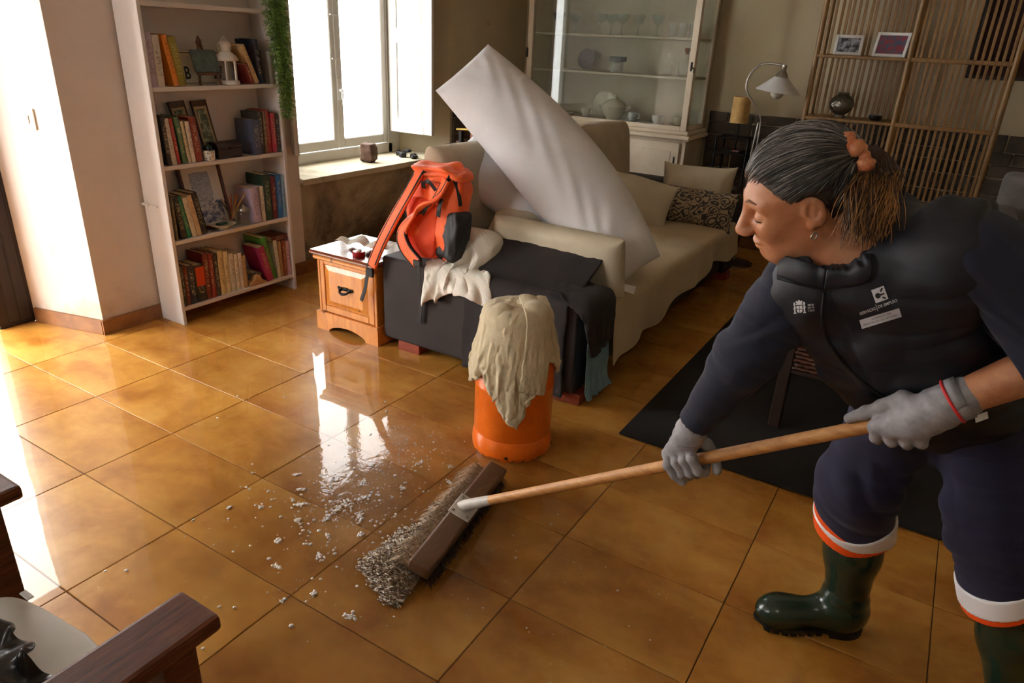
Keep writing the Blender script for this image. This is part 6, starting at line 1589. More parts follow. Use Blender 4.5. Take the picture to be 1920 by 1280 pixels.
def gloveR(p):
    kn = [f0[0] for f0 in fr]
    palm = union(0.018, *[cap(p, wR * 0.75 + q * 0.25 + (q - cR) * 0.0, q, 0.023, 0.0135) for q in kn])
    palm = smin(palm, cap(p, wR + (wR - J['Relb']) * -0.06, wR * 0.6 + kn[1] * 0.4, 0.033, 0.028), 0.02)
    palm = smin(palm, cap(p, wR * 0.4 + kn[0] * 0.6, thR[0], 0.018, 0.015), 0.015)
    fg = np.min(np.stack([chain(p, f0, [0.0118, 0.0112, 0.0105, 0.0098, 0.009][:len(f0)], 0.006) for f0 in fr]), 0)
    th = chain(p, thR, [0.016, 0.014, 0.0125, 0.0105], 0.008)
    r = smin(smin(palm, fg, 0.008), th, 0.008)
    # the handle keeps its own space
    ax = np.linalg.norm((p - BA) - np.outer((p - BA) @ bh, bh), axis=1) - 0.0148
    return np.maximum(r, -ax) + 0.0006 * np.sin(260 * p[:, 2] + 90 * p[:, 0])
gm = obj('glove', sdf_mesh(gloveR, cR - 0.13, cR + 0.15, 0.0021, 'glove'), M_glv, woman, smooth=True, world=True)
# left hand at the handle's end, thumb along the top
cL = BB - bh * 0.055
tL = tR; nL = nR
def hl(h, t, n): return cL + bh * h + tL * t + nL * n
wL = J['Lwri']
kl = [hl(-0.018, 0.026, 0.004), hl(0.006, 0.030, -0.006), hl(0.030, 0.032, -0.014), hl(0.052, 0.030, -0.018)]
fl_ = [[q, q - nL * 0.020 - tL * 0.004 - bh * 0.008, q - nL * 0.036 - tL * 0.024 - bh * 0.014 + nL * 0.006, hl(-0.024 + 0.023 * i, -0.018, -0.018), hl(-0.022 + 0.023 * i, -0.026, 0.004)] for i, q in enumerate(kl)]
thL = [hl(0.040, 0.016, 0.040), hl(0.004, 0.010, 0.034), hl(-0.034, 0.006, 0.028), hl(-0.066, 0.004, 0.024)]
def gloveL(p):
    palm = union(0.02, *[cap(p, wL * 0.75 + q * 0.25, q, 0.026, 0.015) for q in kl])
    palm = smin(palm, cap(p, wL - (J['Lelb'] - wL) * -0.10, wL * 0.5 + kl[1] * 0.5, 0.035, 0.030), 0.02)
    palm = smin(palm, cap(p, wL * 0.5 + kl[0] * 0.5, thL[0], 0.022, 0.017), 0.018)
    fg = np.min(np.stack([chain(p, f0, [0.0125, 0.012, 0.011, 0.010, 0.009], 0.006) for f0 in fl_]), 0)
    th = chain(p, thL, [0.0165, 0.0145, 0.0125, 0.0105], 0.008)
    r = smin(smin(palm, fg, 0.008), th, 0.008)
    s = (p - BA) @ bh
    ax = np.maximum(np.linalg.norm((p - BA) - np.outer(s, bh), axis=1) - 0.0148, s - np.linalg.norm(BB - BA))
    return np.maximum(r, -ax) + 0.0006 * np.sin(260 * p[:, 2] + 90 * p[:, 0])
gl_ = obj('glove', sdf_mesh(gloveL, cL - 0.15, cL + 0.17, 0.0021, 'glove'), M_glv, woman, smooth=True, world=True)
# cuff with the red overlock edge and a white label
axL = (J['Lelb'] - wL) / np.linalg.norm(J['Lelb'] - wL)
e_a = np.cross(axL, A3((0, 0, 1))); e_a /= np.linalg.norm(e_a); e_b = np.cross(axL, e_a)
def ring(c, r): return [c + r * (e_a * math.cos(2 * PI * i / 28) + e_b * math.sin(2 * PI * i / 28)) for i in range(28)]
cf = MB().grid([ring(wL - axL * 0.004, 0.0375) + [ring(wL - axL * 0.004, 0.0375)[0]], ring(wL + axL * 0.020, 0.0375) + [ring(wL + axL * 0.020, 0.0375)[0]]]).mesh('glove_cuff')
cf.transform(Matrix.Translation(-woman.location)); c_o = obj('glove_cuff', cf, M_glv, gl_, smooth=True); solid(c_o, 0.003)
rr_ = MB().tube(ring(wL - axL * 0.001, 0.0388), 0.0028, 8, closed=True).mesh('red_edge'); rr_.transform(Matrix.Translation(-woman.location)); obj('red_edge', rr_, mat('red_thread', (204, 40, 44), rough=0.7), gl_, smooth=True)
q0 = wL + axL * 0.012 + d_ * 0.030 + r_ * 0.018 - f_ * 0.01
lb = MB().grid([[q0, q0 + d_ * 0.012 + r_ * 0.002], [q0 + r_ * 0.022 - d_ * 0.008, q0 + r_ * 0.024 + d_ * 0.004]]).mesh('size_label'); lb.transform(Matrix.Translation(-woman.location)); lb_o = obj('size_label', lb, M_tag, gl_); solid(lb_o, 0.0008)

# ---- hair
M_h1 = mat('hair_dark', (58, 52, 49), (38, 34, 32), rough=0.42, scale=14, stretch=(1, 1, 1), bump=0.3, bscale=160)
M_h2 = mat('hair_grey', (104, 98, 94), (78, 74, 70), rough=0.4, scale=20)
M_h3 = mat('hair_silver', (158, 153, 148), (130, 126, 122), rough=0.38, scale=20)
M_h4 = mat('hair_brown', (74, 50, 34), (52, 34, 24), rough=0.42, scale=20)
M_h5 = mat('hair_gold', (166, 118, 64), (112, 74, 40), rough=0.4, scale=20)
HCc, HRr = A3((-0.015, 0, 0.032)), A3((0.107, 0.083, 0.094))
def hair_f(p):
    q = (p - HC) @ HR.T / HS; m = np.stack([q[:, 0], np.abs(q[:, 1]), q[:, 2]], 1)
    r = ell(q, HCc, HRr)
    pl1 = 0.61 * q[:, 0] - 0.79 * q[:, 2] + 0.013 - 0.10 * np.abs(q[:, 1]) * (q[:, 0] > 0)
    pl2 = np.maximum(q[:, 0] + 0.034, -q[:, 2] - 0.072)
    r = smax(r, np.minimum(pl1, pl2), 0.010)
    r = smax(r, -ell(m, (-0.006, 0.088, -0.008), (0.026, 0.030, 0.038)), 0.010)
    return (r + 0.0010 * np.sin(70 * q[:, 1] + 50 * q[:, 2] + 3 * np.sin(30 * q[:, 0]))) * HS
hair = obj('hair', sdf_mesh(hair_f, HC - 0.16, HC + 0.17, 0.003, 'hair'), M_h1, woman, smooth=True, world=True)
TIE = A3((-0.088, 0.030, 0.060))
def skin_pt(dv, g=0.0):
    c = HCc; R_ = HRr + g
    dv = dv - c; return c + dv / np.linalg.norm(dv / R_)
rs = random.Random(21); mbs = [MB() for _ in range(3)]
for i in range(3000):
    y_ = rs.uniform(-0.080, 0.080)
    if rs.random() < 0.5: st = A3((0.093 - 8.0 * y_ * y_ + rs.uniform(-0.05, 0.003), y_, 0.062 + rs.uniform(0, 0.042)))       # from the forehead
    else:
        sg_ = 1 if rs.random() < 0.75 else -1
        x_ = rs.uniform(-0.085, 0.065)
        zl = 0.77 * x_ + 0.004 if x_ > 0.025 else (0.034 if x_ > -0.040 else -0.055)
        st = A3((x_, sg_ * 0.08, rs.uniform(zl, max(zl + 0.012, 0.05))))
    g = rs.uniform(0.0, 0.004); n = 12; pts = []
    lift = rs.uniform(0, 0.007); ph1 = rs.uniform(0, 6.3)
    for j in range(n):
        t_ = j / (n - 1)
        v_ = st * (1 - t_) + TIE * t_ + A3((0, 0.20 * st[1] * math.sin(PI * t_), 0.012 * math.sin(PI * t_)))
        w_ = skin_pt(v_, g + lift * math.sin(PI * t_) ** 2 + 0.0012 * math.sin(ph1 + 8 * t_))
        pts.append(HC + HR.T @ (w_ * HS))
    fr_ = max(0.0, min(1.0, (st[0] + 0.01) / 0.08))
    kx = rs.random(); kind = 2 if kx < 0.06 + 0.36 * fr_ else 1 if kx < 0.32 + 0.48 * fr_ else 0
    mbs[kind].tube(pts, [0.0004] + [0.0008] * (n - 2) + [0.0005], 3)
for kx, (mb, m) in enumerate(zip(mbs, (M_h1, M_h2, M_h3))):
    me = mb.mesh('hair_strands'); me.transform(Matrix.Translation(-woman.location)); o = obj('hair_strands', me, m, hair, smooth=True); o['kind'] = 'stuff'
# ponytail: from the tie, up a little, then hanging
mbs = [MB() for _ in range(2)]
t0 = H(*TIE)
for i in range(700):
    a = rs.uniform(0, 2 * PI); rr = 0.016 * math.sqrt(rs.random()); sp1 = rs.uniform(0, 1)
    o_ = r_ * (rr * math.cos(a)) + d_ * (rr * math.sin(a)) - f_ * rr * math.cos(a * 2) * 0.8
    fan = rs.gauss(0, 1); ln_ = rs.uniform(0.7, 1.08)
    c = [t0 + o_ * 0.5, t0 + r_ * (0.022 + 0.010 * sp1) - d_ * (0.002 + 0.010 * sp1) + o_ * 0.8 - f_ * 0.006, t0 + r_ * (0.034 + 0.009 * fan) + d_ * 0.030 + o_ * 1.1 - f_ * 0.018, t0 + r_ * (0.020 + 0.012 * fan) + d_ * (0.075 * ln_) + o_ * 1.3 - f_ * 0.028, t0 + r_ * (0.008 + 0.015 * fan + rs.uniform(-0.006, 0.006)) + d_ * (0.135 * ln_) + o_ * 1.1 - f_ * (0.030 + rs.uniform(-0.01, 0.01))]
    pts = bez(c, 16)
    ph1 = rs.uniform(0, 6)
    pts = [q + Vector(r_) * (0.008 * math.sin(ph1 + 9 * j / 15) * j / 15) for j, q in enumerate(pts)]
    mbs[0].tube(pts[:9], 0.0009, 3); mbs[1 if rs.random() < 0.6 else 0].tube(pts[8:], [0.0009] * 6 + [0.0007, 0.0004], 3)
for mb, m in zip(mbs, (M_h4, M_h5)):
    me = mb.mesh('ponytail'); me.transform(Matrix.Translation(-woman.location)); o = obj('ponytail', me, m, hair, smooth=True); o['kind'] = 'stuff'
# scrunchie
nrm_ = r_ * 0.8 - d_ * 0.55; nrm_ /= np.linalg.norm(nrm_)
s1 = np.cross(nrm_, f_); s1 /= np.linalg.norm(s1); s2 = np.cross(nrm_, s1)
pts = []; rad = []
for i in range(60):
    a = 2 * PI * i / 60
    pts.append(t0 + r_ * 0.006 - f_ * 0.008 + (s1 * math.cos(a) * 0.031 + s2 * math.sin(a) * 0.020) + nrm_ * 0.003 * math.sin(5 * a)); rad.append(0.0125 + 0.004 * math.sin(6 * a + 1) + 0.0015 * math.sin(23 * a))
MB().tube(pts, rad, 12, closed=True).build('scrunchie', mat('peach_satin', (216, 150, 104), (170, 92, 56), rough=0.4, scale=60, bump=0.3, bscale=200), woman, smooth=True, world=True)
# ================================================================== broom
M_hand = wood('pale_broom_handle', (206, 152, 92), (168, 112, 60), rough=0.5, stretch=(1.2, 14, 14), scale=4)
M_block = wood('wet_broom_block', (116, 84, 58), (78, 54, 38), rough=0.35, stretch=(8, 1, 8))
M_galv = mat('painted_socket', (196, 190, 180), (164, 156, 146), rough=0.45, scale=14)
M_bris, k, p, tc = blank('muddy_bristles')
hi_ = k.new('ShaderNodeNewGeometry').outputs['Position']
k.link(k.ramp(k.noise(hi_, 90, 4, 0.7), [(0.3, lin((96, 74, 54))), (0.5, lin((158, 132, 104))), (0.72, lin((212, 194, 168)))]), p.inputs['Base Color']); p.inputs['Roughness'].default_value = 0.4
broom = thing('push_broom', 'wide wooden push broom with a long pale handle held by the woman', 'broom', (1.215, -0.155, 0))
HA, HB = Vector((1.215, -0.153, 0.085)), Vector((2.308, -0.256, 0.811))
ha = (HB - HA).normalized()
MB().tube([HA.lerp(HB, i / 30) for i in range(31)], [0.0142] * 31, 16).build('handle', M_hand, broom, smooth=40, world=True)
MB().tube([HA - ha * 0.03, HA + ha * 0.005, HA + ha * 0.08, HA + ha * 0.13], [0.012, 0.0165, 0.0165, 0.0145], 14).build('socket', M_galv, broom, smooth=40, world=True)
b0, b1 = Vector((1.168, 0.118, 0.055)), Vector((1.262, -0.430, 0.055))
bd = (b1 - b0).normalized(); bs_ = Vector((bd.y, -bd.x, 0)).normalized()
if bs_.x < 0: bs_ = -bs_
bup = (Vector((0, 0, 1)) * 0.95 + bs_ * 0.30).normalized(); bsx = bd.cross(bup).normalized()
Mb = basis(bd, bsx, bup, (b0 + b1) / 2)
Lb = (b1 - b0).length
MB().box((-Lb / 2, -0.034, -0.02), (Lb / 2, 0.034, 0.022), 0.009, Mb, seg=3).build('block', M_block, broom, smooth=40, world=True)
MB().box((-0.055, -0.036, 0.0225), (0.045, 0.036, 0.0265), 0.002, Mb).build('bracket', M_galv, broom, world=True)
for sx, sy in ((-0.04, -0.025), (-0.04, 0.025), (0.03, 0.025), (0.03, -0.025)):
    MB().lathe([(0, 0.0265), (0.005, 0.0265), (0.0045, 0.029), (0, 0.03)], 10, Mb @ Matrix.Translation((sx, sy, 0))).build('screw', M_alu, broom, world=True)
rs = random.Random(8)
out = -bs_
br_ = MB()
for i in range(2600):
    u = rs.uniform(-Lb / 2 + 0.01, Lb / 2 - 0.01); w = rs.uniform(-0.026, 0.026)
    st = Mb @ Vector((u, w, -0.018))
    ln_ = rs.uniform(0.05, 0.085); sp = rs.uniform(0.2, 1.9)
    e = Vector((st.x, st.y, 0)) + out * (0.02 + 0.05 * sp) + bd * rs.gauss(0, 0.012)
    e.z = rs.uniform(0.004, 0.03) * min(1, sp)
    mid = st.lerp(e, 0.5) + Vector((0, 0, 0.012 + 0.012 * sp))
    wv_ = bd * rs.uniform(0.0007, 0.0013)
    for a, b in ((st, mid), (mid, e)): br_.quad(a - wv_, a + wv_, b + wv_, b - wv_)
o = br_.build('bristles', M_bris, broom, world=True); o['kind'] = 'stuff'
br_ = MB()
for i in range(500):   # trailing dark side of the brush
    u = rs.uniform(-Lb / 2 + 0.005, Lb / 2 - 0.005); w = rs.uniform(-0.03, 0.0)
    st = Mb @ Vector((u, -0.03 if (Mb @ Vector((0, -1, 0)) - Mb.translation).dot(bs_) > 0 else 0.03, -0.016))
    e = Vector((st.x, st.y, 0.003)) + bs_ * rs.uniform(-0.01, 0.02) + bd * rs.gauss(0, 0.01)
    wv_ = bd * 0.0013; br_.quad(st - wv_, st + wv_, e + wv_, e - wv_)
o = br_.build('bristles', mat('black_bristles', (34, 28, 24), (22, 18, 16), rough=0.5), broom, world=True); o['kind'] = 'stuff'

# ================================================================== flood water
M_wat, k, p, tc = blank('flood_water')
k.n.remove(p)
pos = k.new('ShaderNodeNewGeometry').outputs['Position']
d0 = k.new('ShaderNodeVectorMath', operation='DISTANCE'); k.link(pos, d0.inputs[0]); d0.inputs[1].default_value = (1.08, -0.28, 0.0)
near = k.math('SUBTRACT', 1.0, k.math('MULTIPLY', d0.outputs['Value'], 1.05), clamp=True)
mud = k.math('MULTIPLY', k.math('ADD', near, k.math('MULTIPLY', k.math('SUBTRACT', k.noise(pos, 3.4, 5, 0.6, 0.6), 0.5), 0.9), clamp=True), 0.55, clamp=True)
tr = k.new('ShaderNodeBsdfTransparent', i_Color=(0.99, 0.975, 0.94, 1))
df = k.new('ShaderNodeBsdfDiffuse', i_Color=lin((96, 62, 30)))
m1 = k.new('ShaderNodeMixShader'); k.link(mud, m1.inputs[0]); k.link(tr.outputs[0], m1.inputs[1]); k.link(df.outputs[0], m1.inputs[2])
gl = k.new('ShaderNodeBsdfGlossy', i_Roughness=0.02)
h1 = k.noise(pos, 2.2, 2, 0.5); h2 = k.noise(pos, 26, 3, 0.55, 0.6)
hh = k.math('ADD', k.math('MULTIPLY', h1, 0.30), k.math('MULTIPLY', h2, k.math('ADD', 0.004, k.math('MULTIPLY', k.math('MULTIPLY', near, near), 0.30))))
nb_ = k.bump(hh, 0.30, 0.02)
fr = k.new('ShaderNodeFresnel')
bk = k.new('ShaderNodeNewGeometry').outputs['Backfacing']      # a thin film: light leaves it as easily as it enters
k.link(k.math('ADD', 1.33, k.math('MULTIPLY', bk, 1 / 1.33 - 1.33)), fr.inputs['IOR'])
k.link(nb_, fr.inputs['Normal']); k.link(nb_, gl.inputs['Normal'])
m2 = k.new('ShaderNodeMixShader'); k.link(fr.outputs[0], m2.inputs[0]); k.link(m1.outputs[0], m2.inputs[1]); k.link(gl.outputs[0], m2.inputs[2])
k.link(m2.outputs[0], k.n['Material Output'].inputs['Surface'])
wtr = MB().quad((-1.07, -2.4, 0.003), (3.6, -2.4, 0.003), (3.6, 3.93, 0.003), (-1.07, 3.93, 0.003)).quad((-1.6, -1.2, 0.003), (-1.07, -1.25, 0.003), (-1.07, 0.03, 0.003), (-1.6, -0.06, 0.003)).build('flood_water', M_wat, None, label='thin sheet of flood water covering the ochre floor tiles', cat='water', kind='stuff')
# churned muddy wave pushed ahead of the brush
M_churn, k, p, tc = blank('churned_mud_water')
pos = k.new('ShaderNodeNewGeometry').outputs['Position']
st_ = k.scaled(pos, (9, 34, 9)); n1 = k.noise(st_, 3.0, 6, 0.7, 0.8); n2 = k.noise(pos, 170, 3, 0.6)
k.link(k.ramp(k.math('ADD', k.math('MULTIPLY', n1, 0.75), k.math('MULTIPLY', n2, 0.25)), [(0.30, lin((104, 80, 58))), (0.48, lin((160, 134, 104))), (0.60, lin((196, 176, 148))), (0.74, lin((226, 218, 206)))]), p.inputs['Base Color'])
p.inputs['Roughness'].default_value = 0.25; p.inputs['Specular IOR Level'].default_value = 0.7
k.link(k.bump(k.math('ADD', n1, k.math('MULTIPLY', n2, 0.6)), 0.9, 0.012), p.inputs['Normal'])
rows = []
nu, nv = 90, 30
def wave_w(u): return (0.080 + 0.095 * u ** 0.8 + 0.016 * math.sin(9 * u + 1) + 0.009 * math.sin(23 * u)) * min(1, 5 * u + 0.25) * min(1.0, 5 * (1 - u) + 0.3)
def wave_z(u, v_): return math.sin(PI * min(1, v_ * 0.94 + 0.06)) ** 0.6 * min(1, 7 * u) * min(1, 7 * (1 - u)) * (0.032 + 0.009 * math.sin(13 * u + 3 * v_) + 0.006 * math.sin(31 * u - 7 * v_ + 2))
for i in range(nu):
    u = i / (nu - 1); c = b0.lerp(b1, 0.06 + 1.10 * u); c.z = 0
    rows.append([((c + out * (0.005 + wave_w(u) * j / (nv - 1))).x, (c + out * (0.005 + wave_w(u) * j / (nv - 1))).y, max(0.001, wave_z(u, j / (nv - 1)))) for j in range(nv)])
wv_me = MB().grid(rows)
# froth: thousands of small stretched drops and bubbles thrown forward
tones = [mat('froth_%d' % i, c_, tuple(x * 0.8 for x in c_), rough=0.22, scale=60) for i, c_ in enumerate(((120, 94, 70), (158, 132, 104), (192, 172, 146), (228, 220, 208)))]
rs = random.Random(33)
fr_b = [MB() for _ in tones]
for i in range(4600):
    u, v_ = rs.random(), rs.random() ** 0.8
    c = b0.lerp(b1, 0.05 + 1.12 * u + rs.gauss(0, 0.01)); c.z = 0
    q = c + out * (0.004 + wave_w(u) * v_ * 1.04 + max(0, rs.gauss(0, 0.006)))
    z = wave_z(u, min(v_, 1)) + rs.uniform(0.0, 0.011)
    dr = (out * rs.uniform(0.6, 1.3) + bd * rs.gauss(0, 0.45) + Vector((0, 0, rs.uniform(-0.5, 0.7)))).normalized()
    l = rs.uniform(0.003, 0.012) * (1.2 - 0.5 * v_); r0 = rs.uniform(0.0012, 0.0030)
    p0 = Vector((q.x, q.y, max(z, 0.004)))
    kx = rs.random(); edge = v_ > 0.82 or u > 0.9
    kd = 3 if kx < (0.22 if edge else 0.05) else 2 if kx < 0.34 else 1 if kx < 0.72 else 0
    fr_b[kd].tube([p0 - dr * l, p0 - dr * l * 0.4, p0 + dr * l * 0.4, p0 + dr * l], [r0 * 0.25, r0, r0, r0 * 0.25], 5)
wave = thing('muddy_wave', 'frothy brown wave of muddy water pushed ahead of the broom', 'water', (1.1, -0.25, 0)); wave['kind'] = 'stuff'
o = wv_me.build('wave_body', M_churn, wave, smooth=True, world=True); o['kind'] = 'stuff'
for mb, m in zip(fr_b, tones):
    o = mb.build('froth', m, wave, smooth=True, world=True); o['kind'] = 'stuff'
# foam: bubbles in clusters
M_foam, k, p, tc = blank('soapy_foam')
k.n.remove(p)
lw = k.new('ShaderNodeLayerWeight', i_Blend=0.45)
tr = k.new('ShaderNodeBsdfTransparent'); df = k.new('ShaderNodeBsdfDiffuse', i_Color=lin((246, 242, 234))); gs = k.new('ShaderNodeBsdfGlossy', i_Roughness=0.05)
mx = k.new('ShaderNodeMixShader', i_0=0.5); k.link(tr.outputs[0], mx.inputs[1]); k.link(df.outputs[0], mx.inputs[2])
k.link(k.math('ADD', 0.42, k.math('MULTIPLY', lw.outputs['Facing'], 0.55), clamp=True), mx.inputs[0])
m2 = k.new('ShaderNodeMixShader', i_0=0.12); k.link(mx.outputs[0], m2.inputs[1]); k.link(gs.outputs[0], m2.inputs[2])
k.link(m2.outputs[0], k.n['Material Output'].inputs['Surface'])
fm = MB(); rs = random.Random(17)
def bubble(x, y, r, fl=0.6): fm.ball((x, y, 0.0032), r, sx=rs.uniform(0.85, 1.25), sy=rs.uniform(0.85, 1.25), sz=fl, u=7, v=5)
cl_ = [(0.83, -0.30, 2.2), (0.86, -0.22, 1.0), (0.77, -0.42, 1.0), (0.72, -0.36, 1.6), (0.90, -0.42, 0.8), (0.95, -0.50, 1.0), (0.98, -0.36, 0.8), (0.80, -0.16, 1.0), (0.70, -0.20, 0.6), (0.93, -0.10, 0.7), (0.88, 0.06, 0.9), (0.98, 0.10, 0.6), (1.05, -0.62, 0.8), (1.19, -0.62, 1.4), (1.0, -0.68, 0.5), (0.66, -0.30, 0.8), (0.63, -0.44, 0.6), (0.58, -0.25, 0.7), (0.80, -0.52, 0.9), (0.88, -0.60, 0.8), (0.92, -0.30, 1.3), (1.04, 0.02, 0.8), (0.75, -0.06, 0.6), (0.55, -0.5, 0.6), (0.84, -0.36, 1.2)]
for x, y, s in cl_:
    a = rs.uniform(0, PI); ex, ey = math.cos(a), math.sin(a); L_ = 0.016 * s * rs.uniform(0.7, 1.6)
    for i in range(int(26 * s)):
        t_ = rs.gauss(0, 0.5); w_ = rs.gauss(0, 0.5) * 0.008 * (0.6 + 0.5 * s)
        bubble(x + ex * t_ * L_ - ey * w_, y + ey * t_ * L_ + ex * w_, rs.uniform(0.0014, 0.0046), 0.6)
for i in range(620):
    a = rs.uniform(0, 2 * PI); q = abs(rs.gauss(0, 1)) * 0.26
    x, y = 0.86 + q * math.cos(a) * 1.2, -0.28 + q * math.sin(a) * 1.2
    if x < 0.45: continue
    bubble(x, y, 0.0012 + 0.0048 * rs.random() ** 3, 0.55)
for i in range(180): bubble(rs.gauss(0.80, 0.12), rs.gauss(0.08, 0.10), 0.001 + 0.0030 * rs.random() ** 2.5, 0.5)
for i in range(200): bubble(rs.uniform(1.2, 1.95), rs.uniform(-0.55, 0.3), 0.0007 + 0.0018 * rs.random() ** 2, 0.5)
for i in range(30): bubble(rs.uniform(-0.2, 0.7), rs.uniform(-0.9, 0.5), 0.001 + 0.0035 * rs.random() ** 2, 0.5)
fm.build('foam', M_foam, None, smooth=True, label='white foam bubbles and droplets scattered on the water around the broom', cat='foam', kind='stuff')
# ================================================================== collar, zip and badges on the vest
def ray_dir(x, y): return (CF + CR * ((x - 960) / 1316.9) + CD * ((y - 640) / 1316.9)).normalized()
_bm = bmesh.new(); _bm.from_mesh(vest.data); _bm.transform(Matrix.Translation(woman.location)); bvh = BVHTree.FromBMesh(_bm); _bm.free()
def on_vest(x, y, off=0.002, dflt=1.25):
    d = ray_dir(x, y); h = bvh.ray_cast(CPOS, d)
    if h[0] is None: return CPOS + d * dflt / d.dot(CF)
    return h[0] - d * off
def flap(name, up, lo, o1, o2, n=24, m=8, curl=0.006):
    U = bez([(x, y, 0) for x, y in up], n); L = bez([(x, y, 0) for x, y in lo], n); rows = []
    base = []
    for i in range(n):
        row = []
        for j in range(m):
            t = j / (m - 1); q = U[i].lerp(L[i], t)
            row.append(on_vest(q.x, q.y, 0.0))
        base.append(row)
    # smooth the ground it lies on, then lift it clear
    for _ in range(10):
        base = [[(base[i][j] * 2 + base[max(i - 1, 0)][j] + base[min(i + 1, n - 1)][j] + base[i][max(j - 1, 0)] + base[i][min(j + 1, m - 1)]) / 6 for j in range(m)] for i in range(n)]
    for i in range(n):
        row = []
        for j in range(m):
            t = j / (m - 1); q = U[i].lerp(L[i], t); d = ray_dir(q.x, q.y)
            dist = (base[i][j] - CPOS).dot(d)
            hit = (on_vest(q.x, q.y, 0.0) - CPOS).dot(d)
            dd = min(dist, hit) - (o1 * (1 - t) + o2 * t) - curl * math.sin(PI * t)
            row.append(CPOS + d * dd)
        rows.append(row)
    mb = MB().grid(rows); me = mb.mesh(name); me.transform(Matrix.Translation(-woman.location))
    o = obj(name, me, M_vest, vest, smooth=True); solid(o, 0.006); subsurf(o, 1); return o
flap('collar', [(1462, 476), (1490, 483), (1520, 492), (1550, 504)], [(1456, 518), (1482, 525), (1510, 532), (1544, 541)], 0.020, 0.010)
flap('collar', [(1550, 508), (1564, 484), (1572, 450), (1580, 425), (1592, 404)], [(1544, 543), (1580, 539), (1632, 523), (1634, 470), (1626, 412)], 0.020, 0.010)
M_zip = mat('zip_black', (12, 12, 14), (30, 30, 32), rough=0.4, metal=0.3)
zp = [on_vest(x, y, 0.003) for x, y in ((1458, 521), (1482, 528), (1510, 535), (1543, 544))]
me = MB().tube(bez(zp, 24), 0.0025, 6).mesh('collar_zip'); me.transform(Matrix.Translation(-woman.location)); obj('collar_zip', me, M_zip, vest)
zp = [on_vest(x, y, 0.0025) for x, y in ((1545, 548), (1541, 590), (1546, 625), (1562, 655), (1590, 690), (1625, 722), (1660, 745))]
me = MB().tube(bez(zp, 40), 0.003, 6).mesh('front_placket'); me.transform(Matrix.Translation(-woman.location)); obj('front_placket', me, M_zip, vest)
# badges: flat outlines laid on the cloth
M_print = mat('white_print', (214, 216, 220), (196, 198, 204), rough=0.6)
M_lab = mat('silver_label', (200, 202, 210), (184, 186, 196), rough=0.5)
M_gtxt = mat('grey_print', (112, 112, 120), rough=0.6)
def decal(name, polys, cx, cy, ang, m, off=0.0016):
    """polys: lists of (x right, y down) in pixels about (cx, cy)"""
    c, s = math.cos(ang), math.sin(ang); mb = MB()
    for pl in polys:
        mb.bm.faces.new([mb.bm.verts.new(on_vest(cx + x * c - y * s, cy + x * s + y * c, off)) for x, y in pl])
    me = mb.mesh(name); me.transform(Matrix.Translation(-woman.location)); return obj(name, me, m, vest)
def decal_text(name, s, size, cx, cy, ang, m, off=0.002, sx=1.0, align='LEFT'):
    t = text_mesh(s, size, ext=0.0, sx=sx, align=align, off=0.012 * size)
    c, sn = math.cos(ang), math.sin(ang)
    for v_ in t.vertices:
        x, y = v_.co.x, -v_.co.y
        v_.co = on_vest(cx + x * c - y * sn, cy + x * sn + y * c, off) - woman.location
    return obj(name, t, m, vest)
def strip(w, h, n=10, m=3): return [[(-w / 2 + w * i / n, -h / 2 + h * j / m), (-w / 2 + w * (i + 1) / n, -h / 2 + h * j / m), (-w / 2 + w * (i + 1) / n, -h / 2 + h * (j + 1) / m), (-w / 2 + w * i / n, -h / 2 + h * (j + 1) / m)] for i in range(n) for j in range(m)]
def disc(x, y, r, n=12, ry=None): return [(x + r * math.cos(2 * PI * i / n), y + (ry or r) * math.sin(2 * PI * i / n)) for i in range(n)]
def bar(x0, y0, x1, y1, w):
    dx, dy = x1 - x0, y1 - y0; L = math.hypot(dx, dy); nx, ny = -dy / L * w / 2, dx / L * w / 2
    return [(x0 + nx, y0 + ny), (x1 + nx, y1 + ny), (x1 - nx, y1 - ny), (x0 - nx, y0 - ny)]
aL_ = math.radians(-20)
decal('logo_square', strip(25, 26, 5, 5), 1649.5, 552, aL_, M_lab)
decal('logo_mark', [disc(-4, 1, 5.2), bar(-2, 1, 9, 1, 3.2), bar(3, -4.5, 8.5, -10, 3.4), bar(3, 6.5, 8.5, 10.5, 3.4)], 1649.5, 552, aL_, M_ink, 0.0026)
decal_text('badge_lettering', 'SERVICIO', 7.6, 1612, 589, aL_, M_print)
decal('badge_rule', [bar(0, -7, 0, 6, 1.1)], 1644, 577.5, aL_, M_print)
decal_text('badge_lettering', 'DE EMPLEO', 7.6, 1646, 576, aL_, M_print)
decal('name_label', strip(78, 17, 14, 3), 1651, 597, math.radians(-17), M_lab)
decal_text('badge_lettering', 'GOBIERNO DEL', 5.6, 1634, 598.5, math.radians(-17), M_gtxt, 0.0026)
decal_text('badge_lettering', 'PRINCIPADO DE ASTURIAS', 5.6, 1619, 610, math.radians(-17), M_gtxt, 0.0026)
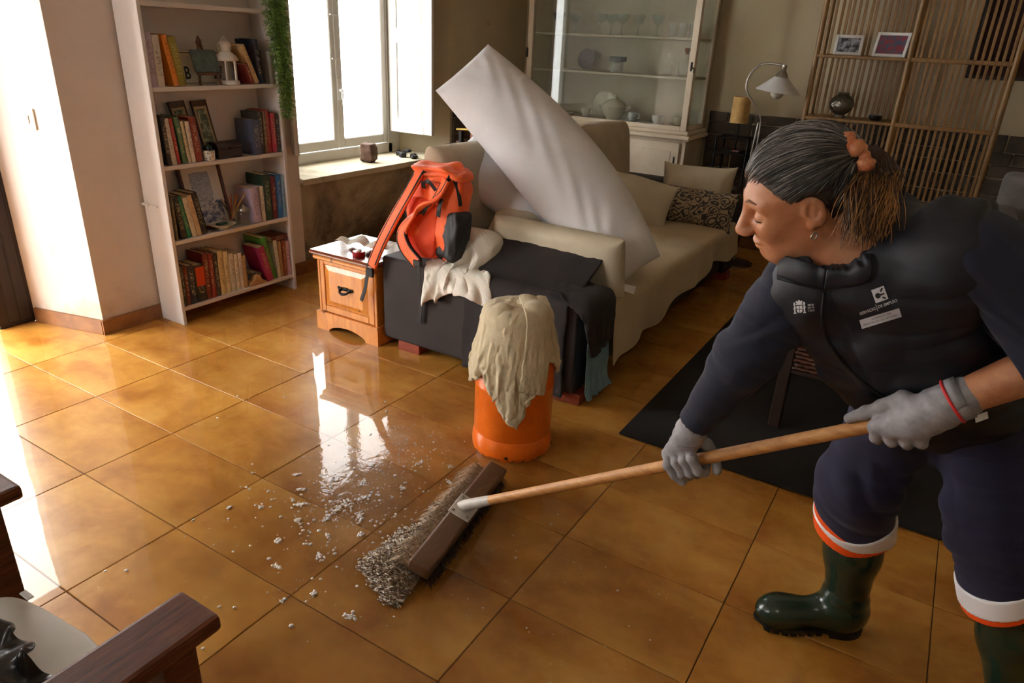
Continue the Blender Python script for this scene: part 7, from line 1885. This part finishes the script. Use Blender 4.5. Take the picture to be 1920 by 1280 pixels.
# coat of arms: crown, shield, two pillars
cr_ = [disc(0, -9.5, 5.5, 14, 3.2), bar(-6, -6.5, 6, -6.5, 2.0), bar(0, -15, 0, -12, 1.4), bar(-1.6, -13.8, 1.6, -13.8, 1.0), disc(-4.5, -11.5, 1.8), disc(4.5, -11.5, 1.8)]
sh_ = [[(-5.5, -4), (-0.5, -4), (-0.5, 2), (-5.5, 2)], [(0.5, -4), (5.5, -4), (5.5, 2), (0.5, 2)], [(-5.5, 3), (-0.5, 3), (-0.5, 9.5), (-3.5, 8.5), (-5.2, 6)], [(0.5, 3), (5.5, 3), (5.2, 6), (3.5, 8.5), (0.5, 9.5)]]
pi_ = []
for s in (-1, 1): pi_ += [bar(s * 9, -6, s * 9, 8, 2.6), bar(s * 9 - 2.6, 9.3, s * 9 + 2.6, 9.3, 2.0), bar(s * 9 - 2.2, -7.2, s * 9 + 2.2, -7.2, 1.6), disc(s * 9, -9.4, 1.5), bar(s * 9 - 3, 1.5, s * 9 + 3, -1, 1.4)]
decal('coat_of_arms', cr_ + sh_ + pi_, 1499, 577, math.radians(-4), M_print)
for i, w_ in enumerate(('MINIS', 'DE TR', 'Y ECO')): decal_text('badge_lettering', w_, 4.6, 1514.5, 572 + i * 5.3, math.radians(-4), M_print)
# wrinkled print on the right glove
_bm = bmesh.new(); _bm.from_mesh(gm.data); _bm.transform(Matrix.Translation(woman.location)); bvg = BVHTree.FromBMesh(_bm); _bm.free()
def on_glove(x, y):
    d = ray_dir(x, y); h = bvg.ray_cast(CPOS, d); return None if h[0] is None else h[0] - d * 0.0008
mb = MB()
for (x, y, w, h) in [(1272 + 4.2 * i, 836 + 0.5 * i, 2.8, 1.2) for i in range(10)] + [(1290 + 3.5 * i, 843 + 0.4 * i, 2.2, 1.0) for i in range(6)] + [(1295, 852, 5, 2)]:
    q = [on_glove(x + a, y + b) for a, b in ((0, 0), (w, 0), (w, h), (0, h))]
    if all(z is not None for z in q): mb.quad(*q)
me = mb.mesh('glove_print'); me.transform(Matrix.Translation(-woman.location)); obj('glove_print', me, mat('glove_ink', (92, 88, 96), rough=0.7), gm)
